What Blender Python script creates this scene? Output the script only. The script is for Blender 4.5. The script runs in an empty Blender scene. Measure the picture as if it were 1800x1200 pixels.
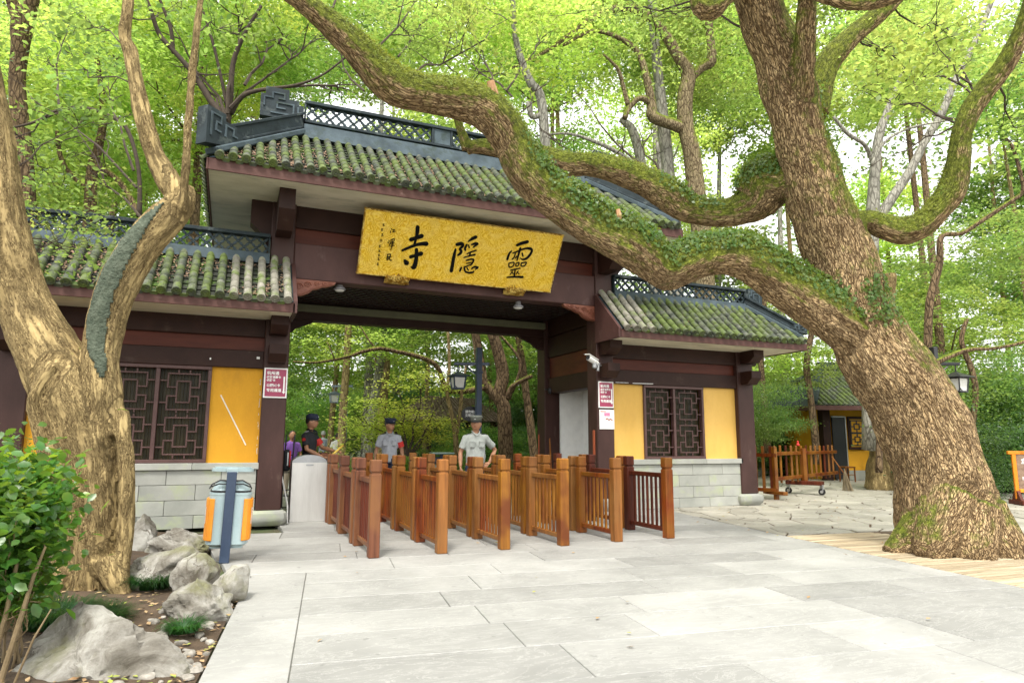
import bpy, math, random
import numpy as np
from mathutils import Vector, Matrix, noise, bvhtree
R = math.radians
rng = np.random.default_rng(7)
random.seed(7)
SC = bpy.context.scene
COL = SC.collection
# ---------------------------------------------------------------- camera
FPX, CAMH = 1168.4, 1.35
def cam_matrix(y=-.39882, p=.149235, r=.0034):
    cy, sy, cp, sp = math.cos(y), math.sin(y), math.cos(p), math.sin(p)
    fw = Vector((-sy*cp, cy*cp, sp)); rt = Vector((cy, sy, 0)); up = rt.cross(fw)
    c, s = math.cos(r), math.sin(r)
    return c*rt + s*up, -s*rt + c*up, fw
RT, UP, FW = cam_matrix()
CAMP = Vector((0, 0, CAMH))
cam = bpy.data.cameras.new('camera'); camo = bpy.data.objects.new('camera', cam); COL.objects.link(camo)
m = Matrix.Identity(4)
for i in range(3):
    m[i][0] = RT[i]; m[i][1] = UP[i]; m[i][2] = -FW[i]; m[i][3] = CAMP[i]
camo.matrix_world = m
cam.sensor_width = 36; cam.lens = 36*FPX/1800; cam.clip_end = 600; cam.clip_start = .05
SC.camera = camo
# ---------------------------------------------------------------- sky, sun, exposure
SUN_EL, SUN_AZ = 58, -150      # sun behind and left of the camera, high, veiled by cloud
w = bpy.data.worlds.new('World'); SC.world = w; w.use_nodes = True
nt = w.node_tree; nt.nodes.clear()
sky = nt.nodes.new('ShaderNodeTexSky'); sky.sky_type = 'NISHITA'; sky.sun_disc = False
sky.sun_elevation = R(SUN_EL); sky.sun_rotation = R(SUN_AZ); sky.dust_density = 6; sky.air_density = 1.2
hsv = nt.nodes.new('ShaderNodeHueSaturation'); hsv.inputs['Saturation'].default_value = .12; hsv.inputs['Value'].default_value = 1.0
mx = nt.nodes.new('ShaderNodeMix'); mx.data_type = 'RGBA'; mx.inputs[0].default_value = .55
mx.inputs[7].default_value = (11.5, 11.6, 11.4, 1)
bg = nt.nodes.new('ShaderNodeBackground'); bg.inputs[1].default_value = .115
out = nt.nodes.new('ShaderNodeOutputWorld')
nt.links.new(sky.outputs[0], hsv.inputs['Color']); nt.links.new(hsv.outputs[0], mx.inputs[6])
nt.links.new(mx.outputs[2], bg.inputs[0]); nt.links.new(bg.outputs[0], out.inputs[0])
sl = bpy.data.lights.new('sun', 'SUN'); sl.energy = 1.5; sl.angle = R(10); sl.color = (1, .95, .86)
so = bpy.data.objects.new('sun', sl); COL.objects.link(so)
az = R(SUN_AZ)
sd = Vector((math.sin(az)*math.cos(R(SUN_EL)), math.cos(az)*math.cos(R(SUN_EL)), math.sin(R(SUN_EL))))
so.rotation_euler = (-sd).to_track_quat('-Z', 'Y').to_euler()
SC.view_settings.view_transform = 'Standard'; SC.view_settings.look = 'None'
SC.view_settings.gamma = 1; SC.view_settings.exposure = 1.22; SC.view_settings.use_curve_mapping = False
try:
    SC.cycles.max_bounces = 8; SC.cycles.transparent_max_bounces = 8; SC.cycles.diffuse_bounces = 4
    SC.cycles.use_denoising = True
except Exception: pass
# ---------------------------------------------------------------- helpers
def ray(x, y):
    return RT*((x-900)/FPX) - UP*((y-600)/FPX) + FW
def at(x, y, D): return CAMP + ray(x, y)*D
def gnd(x, y, z=0):
    d = ray(x, y); return CAMP + d*((z-CAMH)/d.z)
def onY(x, y, Y):
    d = ray(x, y); return CAMP + d*(Y/d.y)
ORG = {}
def tag(o, label=None, cat=None, group=None, kind=None):
    if label: o['label'] = label
    if cat: o['category'] = cat
    if group: o['group'] = group
    if kind: o['kind'] = kind
    return o
def empty(name, loc, rz=0, label=None, cat=None, group=None, kind=None):
    o = bpy.data.objects.new(name, None); COL.objects.link(o)
    o.location = loc; o.rotation_euler = (0, 0, rz); o.empty_display_size = .1
    ORG[o] = Vector(loc)
    return tag(o, label, cat, group, kind)
def place(name, me, parent=None, loc=(0, 0, 0), rot=(0, 0, 0), scl=(1, 1, 1)):
    o = bpy.data.objects.new(name, me); COL.objects.link(o)
    o.location = loc; o.rotation_euler = rot; o.scale = scl
    if parent: o.parent = parent
    return o
def children(o): return [c for c in COL.objects if c.parent == o]
def copy_tree(o, parent=None, kids=None):
    if kids is None:
        kids = {}
        for c in COL.objects:
            if c.parent: kids.setdefault(c.parent.name, []).append(c)
    c = o.copy(); COL.objects.link(c)
    if parent: c.parent = parent
    for ch in kids.get(o.name, []): copy_tree(ch, c, kids)
    return c
class MB:
    def __init__(s): s.v = []; s.f = []
    def add(s, vs, fs):
        n = len(s.v); s.v += [tuple(v) for v in vs]; s.f += [tuple(i+n for i in f) for f in fs]; return s
    def box(s, a, b, rot=None, org=None):
        x0, y0, z0 = a; x1, y1, z1 = b
        vs = [Vector(p) for p in ((x0,y0,z0),(x1,y0,z0),(x1,y1,z0),(x0,y1,z0),(x0,y0,z1),(x1,y0,z1),(x1,y1,z1),(x0,y1,z1))]
        if rot is not None:
            o = Vector(org or (0, 0, 0)); vs = [rot @ (v-o) + o for v in vs]
        return s.add(vs, [(0,3,2,1),(4,5,6,7),(0,1,5,4),(1,2,6,5),(2,3,7,6),(3,0,4,7)])
    def cbox(s, a, b, c=.006, M=None):
        x0, y0, z0 = a; x1, y1, z1 = b
        if x0 > x1: x0, x1 = x1, x0
        if y0 > y1: y0, y1 = y1, y0
        if z0 > z1: z0, z1 = z1, z0
        c = min(c, (x1-x0)/2.2, (y1-y0)/2.2, (z1-z0)/2.2)
        P = []; idx = {}
        for i, X in enumerate((x0, x1)):
            for j, Y in enumerate((y0, y1)):
                for k, Z in enumerate((z0, z1)):
                    sx, sy, sz = (1-2*i), (1-2*j), (1-2*k)
                    for ax in range(3):
                        q = [X+sx*c, Y+sy*c, Z+sz*c]; q[ax] = (X, Y, Z)[ax]
                        idx[i, j, k, ax] = len(P); P.append(Vector(q))
        F = []
        for i in (0, 1):
            q = [idx[i,0,0,0], idx[i,1,0,0], idx[i,1,1,0], idx[i,0,1,0]]; F.append(q if i else q[::-1])
            q = [idx[0,i,0,1], idx[0,i,1,1], idx[1,i,1,1], idx[1,i,0,1]]; F.append(q if i else q[::-1])
            q = [idx[0,0,i,2], idx[1,0,i,2], idx[1,1,i,2], idx[0,1,i,2]]; F.append(q if i else q[::-1])
        for a_ in (0, 1):
            for b_ in (0, 1):
                q = [idx[0,a_,b_,1], idx[1,a_,b_,1], idx[1,a_,b_,2], idx[0,a_,b_,2]]; F.append(q if (a_ != b_) else q[::-1])
                q = [idx[a_,0,b_,0], idx[a_,1,b_,0], idx[a_,1,b_,2], idx[a_,0,b_,2]]; F.append(q if (a_ == b_) else q[::-1])
                q = [idx[a_,b_,0,0], idx[a_,b_,1,0], idx[a_,b_,1,1], idx[a_,b_,0,1]]; F.append(q if (a_ != b_) else q[::-1])
        for i in (0, 1):
            for j in (0, 1):
                for k in (0, 1):
                    q = [idx[i,j,k,0], idx[i,j,k,1], idx[i,j,k,2]]; F.append(q if (i+j+k) % 2 else q[::-1])
        if M is not None: P = [M @ p for p in P]
        return s.add(P, F)
    def bar(s, p, q, w_, h, up=(0, 0, 1), c=0):
        p = Vector(p); q = Vector(q); d = (q-p); L = d.length; d.normalize()
        u = Vector(up); sdir = d.cross(u)
        if sdir.length < 1e-4: sdir = d.cross(Vector((1, 0, 0)))
        sdir.normalize(); u = sdir.cross(d)
        M = Matrix((sdir, d, u)).transposed().to_4x4(); M.translation = p
        if c: return s.cbox((-w_/2, 0, -h/2), (w_/2, L, h/2), c, M)
        vs = [M @ Vector(v) for v in ((-w_/2,0,-h/2),(w_/2,0,-h/2),(w_/2,L,-h/2),(-w_/2,L,-h/2),(-w_/2,0,h/2),(w_/2,0,h/2),(w_/2,L,h/2),(-w_/2,L,h/2))]
        return s.add(vs, [(0,3,2,1),(4,5,6,7),(0,1,5,4),(1,2,6,5),(2,3,7,6),(3,0,4,7)])
    def tube(s, pts, rad, n=8, caps=True, flat=None, sq=1.0):
        pts = [Vector(p) for p in pts]
        if not hasattr(rad, '__len__'): rad = [rad]*len(pts)
        rings = []; u = None
        for i, p in enumerate(pts):
            a = pts[max(i-1, 0)]; b = pts[min(i+1, len(pts)-1)]; d = (b-a)
            d = d.normalized() if d.length > 1e-9 else Vector((0, 0, 1))
            if u is None:
                u = d.orthogonal().normalized()
                if flat is not None: u = Vector(flat); u = (u-d*u.dot(d)).normalized()
            else:
                u = (u - d*u.dot(d)); u = u.normalized() if u.length > 1e-6 else d.orthogonal().normalized()
            v_ = d.cross(u)
            rings.append([p + (u*math.cos(t)*rad[i] + v_*math.sin(t)*rad[i]*sq) for t in [2*math.pi*k/n for k in range(n)]])
        vs = [v for r_ in rings for v in r_]; fs = []
        for i in range(len(pts)-1):
            for k in range(n):
                k2 = (k+1) % n; fs.append((i*n+k, i*n+k2, (i+1)*n+k2, (i+1)*n+k))
        if caps: fs.append(tuple(range(n))[::-1]); fs.append(tuple((len(pts)-1)*n+k for k in range(n)))
        return s.add(vs, fs)
    def prism(s, poly, h0, h1, M=None):
        """polygon in local XY (counter-clockwise), extruded along local Z from h0 to h1, then moved by M"""
        n = len(poly); vs = [Vector((x, y, h0)) for x, y in poly] + [Vector((x, y, h1)) for x, y in poly]
        fs = [tuple(range(n))[::-1], tuple(range(n, 2*n))] + [(i, (i+1) % n, n+(i+1) % n, n+i) for i in range(n)]
        if M is not None: vs = [M @ v for v in vs]
        return s.add(vs, fs)
    def lathe(s, prof, n=16, M=None):
        vs = []; fs = []
        for r_, z in prof:
            for k in range(n):
                t = 2*math.pi*k/n; vs.append(Vector((r_*math.cos(t), r_*math.sin(t), z)))
        for i in range(len(prof)-1):
            for k in range(n):
                k2 = (k+1) % n; fs.append((i*n+k, i*n+k2, (i+1)*n+k2, (i+1)*n+k))
        fs.append(tuple(range(n))[::-1]); fs.append(tuple((len(prof)-1)*n+k for k in range(n)))
        if M is not None: vs = [M @ v for v in vs]
        return s.add(vs, fs)
    def mesh(s, name, mat=None, smooth=False, off=None):
        me = bpy.data.meshes.new(name)
        vs = s.v if off is None else [(v[0]-off[0], v[1]-off[1], v[2]-off[2]) for v in s.v]
        me.from_pydata(vs, [], s.f)
        if mat: me.materials.append(mat)
        if smooth: me.shade_smooth()
        me.update(); return me
    def build(s, name, mat, parent=None, smooth=False, world=True, auto=False):
        off = ORG.get(parent) if (parent is not None and world) else None
        me = s.mesh(name, mat, smooth, off)
        if auto:
            me.shade_smooth()
            try: me.set_sharp_from_angle(angle=R(40))
            except Exception: pass
        o = place(name, me, parent)
        if off is not None: ORG[o] = off
        return o
def npmesh(name, V, F, mat, smooth=False):
    """V (n,3) floats, F (m,k) ints"""
    me = bpy.data.meshes.new(name); V = np.asarray(V, np.float32); F = np.asarray(F, np.int32)
    k = F.shape[1]
    me.vertices.add(len(V)); me.vertices.foreach_set('co', V.ravel())
    me.loops.add(F.size); me.loops.foreach_set('vertex_index', F.ravel())
    me.polygons.add(len(F)); me.polygons.foreach_set('loop_start', np.arange(0, F.size, k, dtype=np.int32))
    me.polygons.foreach_set('loop_total', np.full(len(F), k, np.int32))
    if mat: me.materials.append(mat)
    me.update(calc_edges=True); me.validate()
    if smooth: me.shade_smooth()
    return me
# ---------------------------------------------------------------- materials
def NM(name):
    mt = bpy.data.materials.new(name); mt.use_nodes = True; n = mt.node_tree.nodes; l = mt.node_tree.links
    return mt, n, l, n['Principled BSDF']
def src(n, l, kind='pos', scale=(1, 1, 1)):
    if kind == 'pos': g = n.new('ShaderNodeNewGeometry'); o = g.outputs['Position']
    elif kind == 'obj': g = n.new('ShaderNodeTexCoord'); o = g.outputs['Object']
    else: g = n.new('ShaderNodeAttribute'); g.attribute_name = kind; o = g.outputs['Vector']
    if kind == 'obj':
        oi = n.new('ShaderNodeObjectInfo'); ad = n.new('ShaderNodeVectorMath'); ad.operation = 'MULTIPLY_ADD'
        l.new(oi.outputs['Random'], ad.inputs[0]); ad.inputs[1].default_value = (37, 51, 23); l.new(o, ad.inputs[2]); o = ad.outputs[0]
    m_ = n.new('ShaderNodeVectorMath'); m_.operation = 'MULTIPLY'; m_.inputs[1].default_value = scale
    l.new(o, m_.inputs[0]); return m_.outputs[0]
def noi(n, l, v, sc, det=6, rough=.6, dist=0):
    t = n.new('ShaderNodeTexNoise'); t.inputs['Scale'].default_value = sc; t.inputs['Detail'].default_value = det
    t.inputs['Roughness'].default_value = rough; t.inputs['Distortion'].default_value = dist
    l.new(v, t.inputs['Vector']); return t.outputs[0]
def ramp(n, l, f, stops):
    r_ = n.new('ShaderNodeValToRGB'); e = r_.color_ramp.elements
    while len(e) < len(stops): e.new(.5)
    for i, (p, c) in enumerate(stops):
        e[i].position = p; e[i].color = (*c, 1) if len(c) == 3 else c
    l.new(f, r_.inputs[0]); return r_.outputs[0]
def mixc(n, l, f, a, b, mode='MIX'):
    m_ = n.new('ShaderNodeMix'); m_.data_type = 'RGBA'; m_.blend_type = mode
    for s_, i in ((f, 0), (a, 6), (b, 7)):
        if isinstance(s_, (int, float)): m_.inputs[i].default_value = s_
        elif isinstance(s_, tuple): m_.inputs[i].default_value = (*s_, 1)
        else: l.new(s_, m_.inputs[i])
    return m_.outputs[2]
def bump(n, l, h, b, strength=.3, dist=.01, prev=None):
    bp = n.new('ShaderNodeBump'); bp.inputs['Strength'].default_value = strength; bp.inputs['Distance'].default_value = dist
    l.new(h, bp.inputs['Height'])
    if prev is not None: l.new(prev, bp.inputs['Normal'])
    l.new(bp.outputs[0], b.inputs['Normal']); return bp.outputs[0]
def math_(n, l, op, a, b=None):
    m_ = n.new('ShaderNodeMath'); m_.operation = op
    for i, s_ in enumerate((a, b)):
        if s_ is None: continue
        if isinstance(s_, (int, float)): m_.inputs[i].default_value = s_
        else: l.new(s_, m_.inputs[i])
    return m_.outputs[0]
def mat(name, c1, c2, sc=4, st=(1, 1, 1), rough=.7, bs=.2, bd=.01, kind='pos', spots=None, metal=0, fine=60, objvar=0, thr=(.3, .7), spec=.5):
    """two-tone noise material with fine bump; spots=(colour, scale, lo, hi) adds weathering"""
    mt, n, l, b = NM(name); v = src(n, l, kind, st)
    f = noi(n, l, v, sc); c = ramp(n, l, f, [(thr[0], c1), (thr[1], c2)])
    f2 = noi(n, l, v, fine, 3)
    c = mixc(n, l, math_(n, l, 'MULTIPLY', f2, .35), c, tuple(x*.6 for x in c1))
    if spots:
        f3 = noi(n, l, v, spots[1], 8, .65); k = ramp(n, l, f3, [(spots[2], (0, 0, 0)), (spots[3], (1, 1, 1))])
        c = mixc(n, l, k, c, spots[0])
    if objvar:
        oi = n.new('ShaderNodeObjectInfo'); h = n.new('ShaderNodeHueSaturation')
        k = n.new('ShaderNodeMapRange'); l.new(oi.outputs['Random'], k.inputs[0]); k.inputs[3].default_value = 1-objvar; k.inputs[4].default_value = 1+objvar
        l.new(k.outputs[0], h.inputs['Value']); l.new(c, h.inputs['Color']); c = h.outputs[0]
    l.new(c, b.inputs['Base Color']); b.inputs['Roughness'].default_value = rough; b.inputs['Metallic'].default_value = metal
    b.inputs['Specular IOR Level'].default_value = spec
    if bs: bump(n, l, math_(n, l, 'ADD', f2, f), b, bs, bd)
    return mt
def wood(name, c1, c2, axis=2, rough=.4, gs=14, wear=None, objvar=.2):
    mt, n, l, b = NM(name); st = [1, 1, 1]; st[axis] = .06
    v = src(n, l, 'pos', tuple(st)); f = noi(n, l, v, gs, 8, .65, .6)
    big = noi(n, l, src(n, l, 'pos', (1, 1, 1)), 1.3, 3)
    c = ramp(n, l, f, [(.32, c1), (.62, c2)])
    oi = n.new('ShaderNodeObjectInfo'); h = n.new('ShaderNodeHueSaturation'); k = n.new('ShaderNodeMapRange')
    l.new(oi.outputs['Random'], k.inputs[0]); k.inputs[3].default_value = 1-objvar; k.inputs[4].default_value = 1+objvar
    l.new(k.outputs[0], h.inputs['Value']); l.new(c, h.inputs['Color']); c = h.outputs[0]
    if wear: c = mixc(n, l, ramp(n, l, big, [(.42, (0, 0, 0)), (.62, (1, 1, 1))]), c, mixc(n, l, f, wear, tuple(x*1.5 for x in wear)))
    l.new(c, b.inputs['Base Color']); b.inputs['Roughness'].default_value = rough; b.inputs['Specular IOR Level'].default_value = .3
    bump(n, l, f, b, .35, .004); return mt
def plain(name, c, rough=.5, metal=0, spec=.5):
    return mat(name, c, tuple(min(1, x*1.15) for x in c), 6, rough=rough, bs=.05, metal=metal, spec=spec)
M_ = {}
M_['beam'] = mat('dark_maroon_paint', (.026, .01, .007), (.045, .018, .012), 3, (1, 1, 1), .55, .15, spots=((.085, .055, .04), 3.2, .62, .8), spec=.25)
M_['beam_pale'] = mat('faded_maroon_paint', (.064, .028, .024), (.105, .049, .043), 2.2, (1, 1, .5), .55, .15, spots=((.14, .085, .08), 5, .58, .78), spec=.3)
M_['pillar'] = mat('pillar_maroon_paint', (.042, .018, .014), (.07, .032, .027), 3, (1, 1, .4), .5, .15, spots=((.11, .07, .055), 4, .62, .8), spec=.3)
M_['redboard'] = mat('red_brown_board', (.07, .013, .006), (.14, .03, .012), 2, (.4, 1, 3), .5, .1, spec=.3)
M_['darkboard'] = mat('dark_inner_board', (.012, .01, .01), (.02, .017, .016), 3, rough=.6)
M_['fascia'] = mat('fascia_paint', (.075, .033, .027), (.13, .062, .052), 2.5, (1, 1, 2), .6, .2, spots=((.24, .16, .14), 4, .6, .78), spec=.25)
M_['carved'] = mat('carved_red_wood', (.2, .06, .035), (.34, .12, .07), 8, rough=.5, bs=.3)
M_['soffit'] = mat('limewashed_soffit', (.6, .56, .42), (.8, .75, .6), 1.6, (1, 2.5, 1), .9, .2, spots=((.33, .34, .25), 1.4, .55, .8))
M_['yellow'] = mat('ochre_wall_paint', (.6, .28, .006), (.74, .37, .014), 1.6, (1, 1, .45), rough=.75, bs=.15, spots=((.42, .2, .012), 2.3, .55, .85))
M_['yellow_lit'] = mat('sunlit_ochre_wall_paint', (.72, .42, .08), (.84, .53, .14), 1.6, (1, 1, .45), rough=.75, bs=.15, spots=((.6, .34, .08), 2.3, .55, .85))  # paler copy of the ochre: sunlight on the right wing put into the colour
M_['granite'] = mat('grey_granite', (.27, .28, .25), (.43, .43, .39), 1.5, rough=.85, bs=.3, bd=.004, kind='obj', spots=((.36, .4, .24), 1.8, .55, .72), fine=130, objvar=.08)
M_['mortar'] = mat('mortar', (.13, .13, .11), (.2, .195, .17), 6, rough=.95)
def tilemat():
    mt, n, l, b = NM('weathered_grey_tile'); v = src(n, l, 'pos')
    c = ramp(n, l, noi(n, l, v, 7), [(.3, (.024, .03, .024)), (.5, (.065, .074, .056)), (.76, (.19, .19, .145))])
    oi = n.new('ShaderNodeObjectInfo'); h = n.new('ShaderNodeHueSaturation'); k = n.new('ShaderNodeMapRange')
    l.new(oi.outputs['Random'], k.inputs[0]); k.inputs[3].default_value = .88; k.inputs[4].default_value = 1.12
    l.new(k.outputs[0], h.inputs['Value']); l.new(c, h.inputs['Color']); c = h.outputs[0]
    g = ramp(n, l, noi(n, l, v, 3.1, 8, .7), [(.42, (0, 0, 0)), (.58, (1, 1, 1))])
    c = mixc(n, l, math_(n, l, 'MULTIPLY', g, .85), c, mixc(n, l, noi(n, l, v, 25), (.05, .085, .012), (.15, .2, .03)))
    l.new(c, b.inputs['Base Color']); b.inputs['Roughness'].default_value = .8
    bump(n, l, noi(n, l, v, 60, 4), b, .4, .006); return mt
M_['tile'] = tilemat()
M_['tile_pale'] = mat('sun_bleached_tile', (.17, .16, .13), (.34, .32, .26), 6, rough=.85, bs=.4, kind='pos', spots=((.13, .17, .05), 4, .5, .64), objvar=.12)
M_['ridge'] = mat('blue_grey_ridge_plaster', (.01, .016, .019), (.034, .052, .06), 3, rough=.7, bs=.3, spots=((.16, .19, .18), 2.6, .56, .76), spec=.3)
M_['ridge_band'] = mat('pale_ridge_mortar', (.03, .045, .055), (.1, .135, .155), 2.4, rough=.8, bs=.4, spots=((.035, .05, .04), 5, .5, .7), spec=.3)
M_['litter'] = mat('dry_leaf_litter', (.16, .09, .05), (.42, .28, .19), 30, rough=.9, bs=.2, spots=((.12, .2, .03), 7, .58, .66))
def shaded_mosstile():
    return mat('shaded_mossy_pan_tile', (.018, .02, .014), (.045, .05, .035), 8, rough=.9, bs=.4, spots=((.07, .13, .015), 3, .5, .62))  # dark base paints in the shade between tile rows; the spots are moss
M_['pan'] = shaded_mosstile()
def slabmat(name, a, c_, joint=None):
    mt, n, l, b = NM(name); v = src(n, l, 'pos'); oi = n.new('ShaderNodeObjectInfo')
    c = ramp(n, l, noi(n, l, v, 1.1, 8, .6, .4), [(.3, a), (.7, c_)])
    h = n.new('ShaderNodeHueSaturation'); k = n.new('ShaderNodeMapRange'); l.new(oi.outputs['Random'], k.inputs[0])
    k.inputs[3].default_value = .74; k.inputs[4].default_value = 1.1; l.new(k.outputs[0], h.inputs['Value']); l.new(c, h.inputs['Color'])
    ve = ramp(n, l, noi(n, l, src(n, l, 'pos', (.5, 1.4, 1)), 2.2, 8, .75, 2.5), [(.485, (0, 0, 0)), (.5, (.6, .6, .6)), (.515, (0, 0, 0))])
    c = mixc(n, l, math_(n, l, 'MULTIPLY', ve, .6), h.outputs[0], (.72, .7, .66))
    st = ramp(n, l, noi(n, l, v, .7, 6, .7), [(.5, (0, 0, 0)), (.75, (1, 1, 1))])
    c = mixc(n, l, math_(n, l, 'MULTIPLY', st, .5), c, tuple(x*.62 for x in a))
    sp = ramp(n, l, noi(n, l, v, 11, 2, .5), [(.68, (0, 0, 0)), (.74, (.5, .5, .5))]); c = mixc(n, l, sp, c, tuple(x*.5 for x in a))
    fi = noi(n, l, v, 150, 3); c = mixc(n, l, math_(n, l, 'MULTIPLY', fi, .3), c, tuple(x*.7 for x in a))
    l.new(c, b.inputs['Base Color']); b.inputs['Roughness'].default_value = .62
    bump(n, l, math_(n, l, 'ADD', fi, noi(n, l, v, 14, 6)), b, .25, .004); return mt
M_['slab'] = slabmat('pale_grey_granite_paving', (.27, .268, .25), (.4, .395, .37))
M_['flag'] = slabmat('rough_flagstone', (.29, .27, .215), (.44, .415, .35))
M_['barrier'] = wood('oiled_red_wood', (.06, .01, .002), (.2, .042, .006), wear=(.16, .06, .008), rough=.42)
M_['barrier_brown'] = wood('worn_orange_brown_wood', (.1, .034, .007), (.26, .1, .022), rough=.45, wear=(.17, .075, .02))
M_['barrier_dark'] = wood('dark_red_wood', (.04, .007, .003), (.105, .02, .007), rough=.45)
M_['barrier_gold'] = wood('honey_wood', (.13, .04, .004), (.34, .145, .016), wear=(.1, .026, .005), rough=.45)
M_['barrier_pink'] = wood('greyed_red_wood', (.075, .024, .012), (.17, .062, .03), rough=.5, wear=(.15, .062, .022))
M_['window'] = mat('window_maroon_paint', (.075, .034, .03), (.115, .055, .048), 5, rough=.5, bs=.1)
M_['shade'] = wood('olive_brown_blind', (.008, .006, .002), (.04, .03, .009), axis=2, gs=30, rough=.45, objvar=.05)
M_['white'] = plain('white_paint', (.83, .83, .81), .5)
M_['gold'] = None
M_['steel'] = mat('brushed_steel', (.62, .61, .58), (.8, .79, .76), 5, (1, 1, .1), .38, .1, metal=.55)
M_['steel_top'] = mat('satin_steel', (.4, .41, .42), (.5, .51, .52), 6, rough=.4, bs=.05, metal=.7)
M_['black'] = plain('black_plastic', (.015, .015, .017), .4)
M_['navy'] = mat('navy_powder_coat', (.035, .055, .1), (.06, .09, .15), 4, rough=.35, bs=.05)
M_['binblue'] = mat('pale_blue_plastic', (.36, .48, .5), (.46, .57, .58), 3, rough=.4, bs=.04)
M_['orange'] = mat('orange_plastic', (.8, .27, .015), (.9, .36, .03), 5, rough=.4, bs=.05)
M_['skin'] = mat('skin', (.36, .17, .09), (.45, .23, .13), 12, rough=.5, bs=.05)
M_['hair'] = plain('dark_hair', (.02, .017, .015), .6)
M_['sky_shirt'] = mat('grey_uniform_shirt', (.33, .345, .385), (.44, .455, .49), 9, rough=.85, bs=.3, bd=.01)
M_['khaki_shirt'] = mat('pale_khaki_shirt', (.32, .345, .32), (.42, .44, .41), 9, rough=.85, bs=.3, bd=.01)
M_['black_cloth'] = mat('black_cloth', (.012, .013, .016), (.022, .024, .03), 9, rough=.8, bs=.3, bd=.01)
M_['navy_cloth'] = mat('navy_cloth', (.015, .02, .045), (.025, .033, .07), 9, rough=.8, bs=.3)
M_['red'] = plain('red_cloth', (.55, .025, .02), .7)
M_['soil'] = mat('dark_soil', (.05, .032, .018), (.13, .085, .05), 5, rough=.95, bs=.6, bd=.03)
M_['rock'] = None
# ================================================================ SETTING: ground
def clip(poly, a, b):
    """keep the part of poly left of the line a->b"""
    o = []; n = len(poly)
    def sd(p): return (b[0]-a[0])*(p[1]-a[1]) - (b[1]-a[1])*(p[0]-a[0])
    for i in range(n):
        p, q = poly[i], poly[(i+1) % n]; s, t = sd(p), sd(q)
        if s >= 0: o.append(p)
        if (s > 0 > t) or (s < 0 < t):
            k = s/(s-t); o.append((p[0]+(q[0]-p[0])*k, p[1]+(q[1]-p[1])*k))
    return o
def inset(poly, d):
    o = poly; n = len(poly)
    for i in range(n):
        p, q = poly[i], poly[(i+1) % n]; L = math.hypot(q[0]-p[0], q[1]-p[1])
        if L < 1e-6: continue
        nx, ny = -(q[1]-p[1])/L*d, (q[0]-p[0])/L*d
        o = clip(o, (p[0]+nx, p[1]+ny), (q[0]+nx, q[1]+ny))
        if len(o) < 3: return []
    return o
def area(p): return abs(sum(p[i][0]*p[(i+1) % len(p)][1]-p[(i+1) % len(p)][0]*p[i][1] for i in range(len(p))))/2
M_['ground'] = mat('forest_floor', (.09, .075, .045), (.17, .14, .08), 1.5, rough=.95, bs=.6, bd=.05, spots=((.07, .11, .03), .6, .45, .6))
gm = MB(); nx = 40
for i in range(nx+1):
    for j in range(nx+1):
        x = -160+i*8; y = -60+j*8; r_ = math.hypot(x-4, y-10)
        z = -.06 + (max(0, r_-70)*.06 if y > 0 else 0); gm.v.append((x, y, z))
for i in range(nx):
    for j in range(nx):
        a = i*(nx+1)+j; gm.f.append((a, a+nx+1, a+nx+2, a+1))
g0 = gm.build('ground', M_['ground']); tag(g0, kind='structure')
# --- granite slab pavement, laid in rows turned a few degrees from the gate
pav = empty('pavement', (0, 0, 0), kind='structure')
b = MB(); b.prism([(-.6, -6), (5.4, -6), (7.62, 7.75), (8.45, 11.6), (8.6, 12.5), (9.5, 40), (-1, 40), (.86, 11), (.55, 9)], -.06, -.012); b.build('joint_bed', M_['mortar'], pav)
TH = R(-7.6); U = (math.cos(TH), math.sin(TH)); Vv = (-math.sin(TH), math.cos(TH))
def uv(u, v): return (.45 + U[0]*u + Vv[0]*v, 4.6 + U[1]*u + Vv[1]*v)
REGION = [((-.58, -6), (5.35, -6)), ((5.35, -6), (7.6, 7.75)), ((8.21, 11.5), (8.7, 40))]
def slab(poly, name, th=.05, dz=0, parent=pav, mt='slab', off=(0, 0)):
    poly = inset(poly, .0034)
    if len(poly) < 3 or area(poly) < .012: return
    p2 = inset(poly, .004)
    if len(p2) != len(poly): p2 = None
    m_ = MB(); n = len(poly); z1 = dz
    cx = sum(p[0] for p in poly)/n; cy = sum(p[1] for p in poly)/n
    if p2:
        vs = [(x, y, z1-th) for x, y in poly]+[(x, y, z1-.005) for x, y in poly]+[(x, y, z1) for x, y in p2]
        fs = [tuple(range(2*n, 3*n))]+[(k*n+i, k*n+(i+1) % n, (k+1)*n+(i+1) % n, (k+1)*n+i) for k in (0, 1) for i in range(n)]
        m_.add(vs, fs)
    else: m_.prism(poly, z1-th, z1)
    return m_
extra = MB(); cnt = 0
v = -10.4; row = 0
random.seed(3)
edges = [-10.4]
while edges[-1] < 22: edges.append(edges[-1]+random.choice([.58, .66, .7, .62]))
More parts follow.
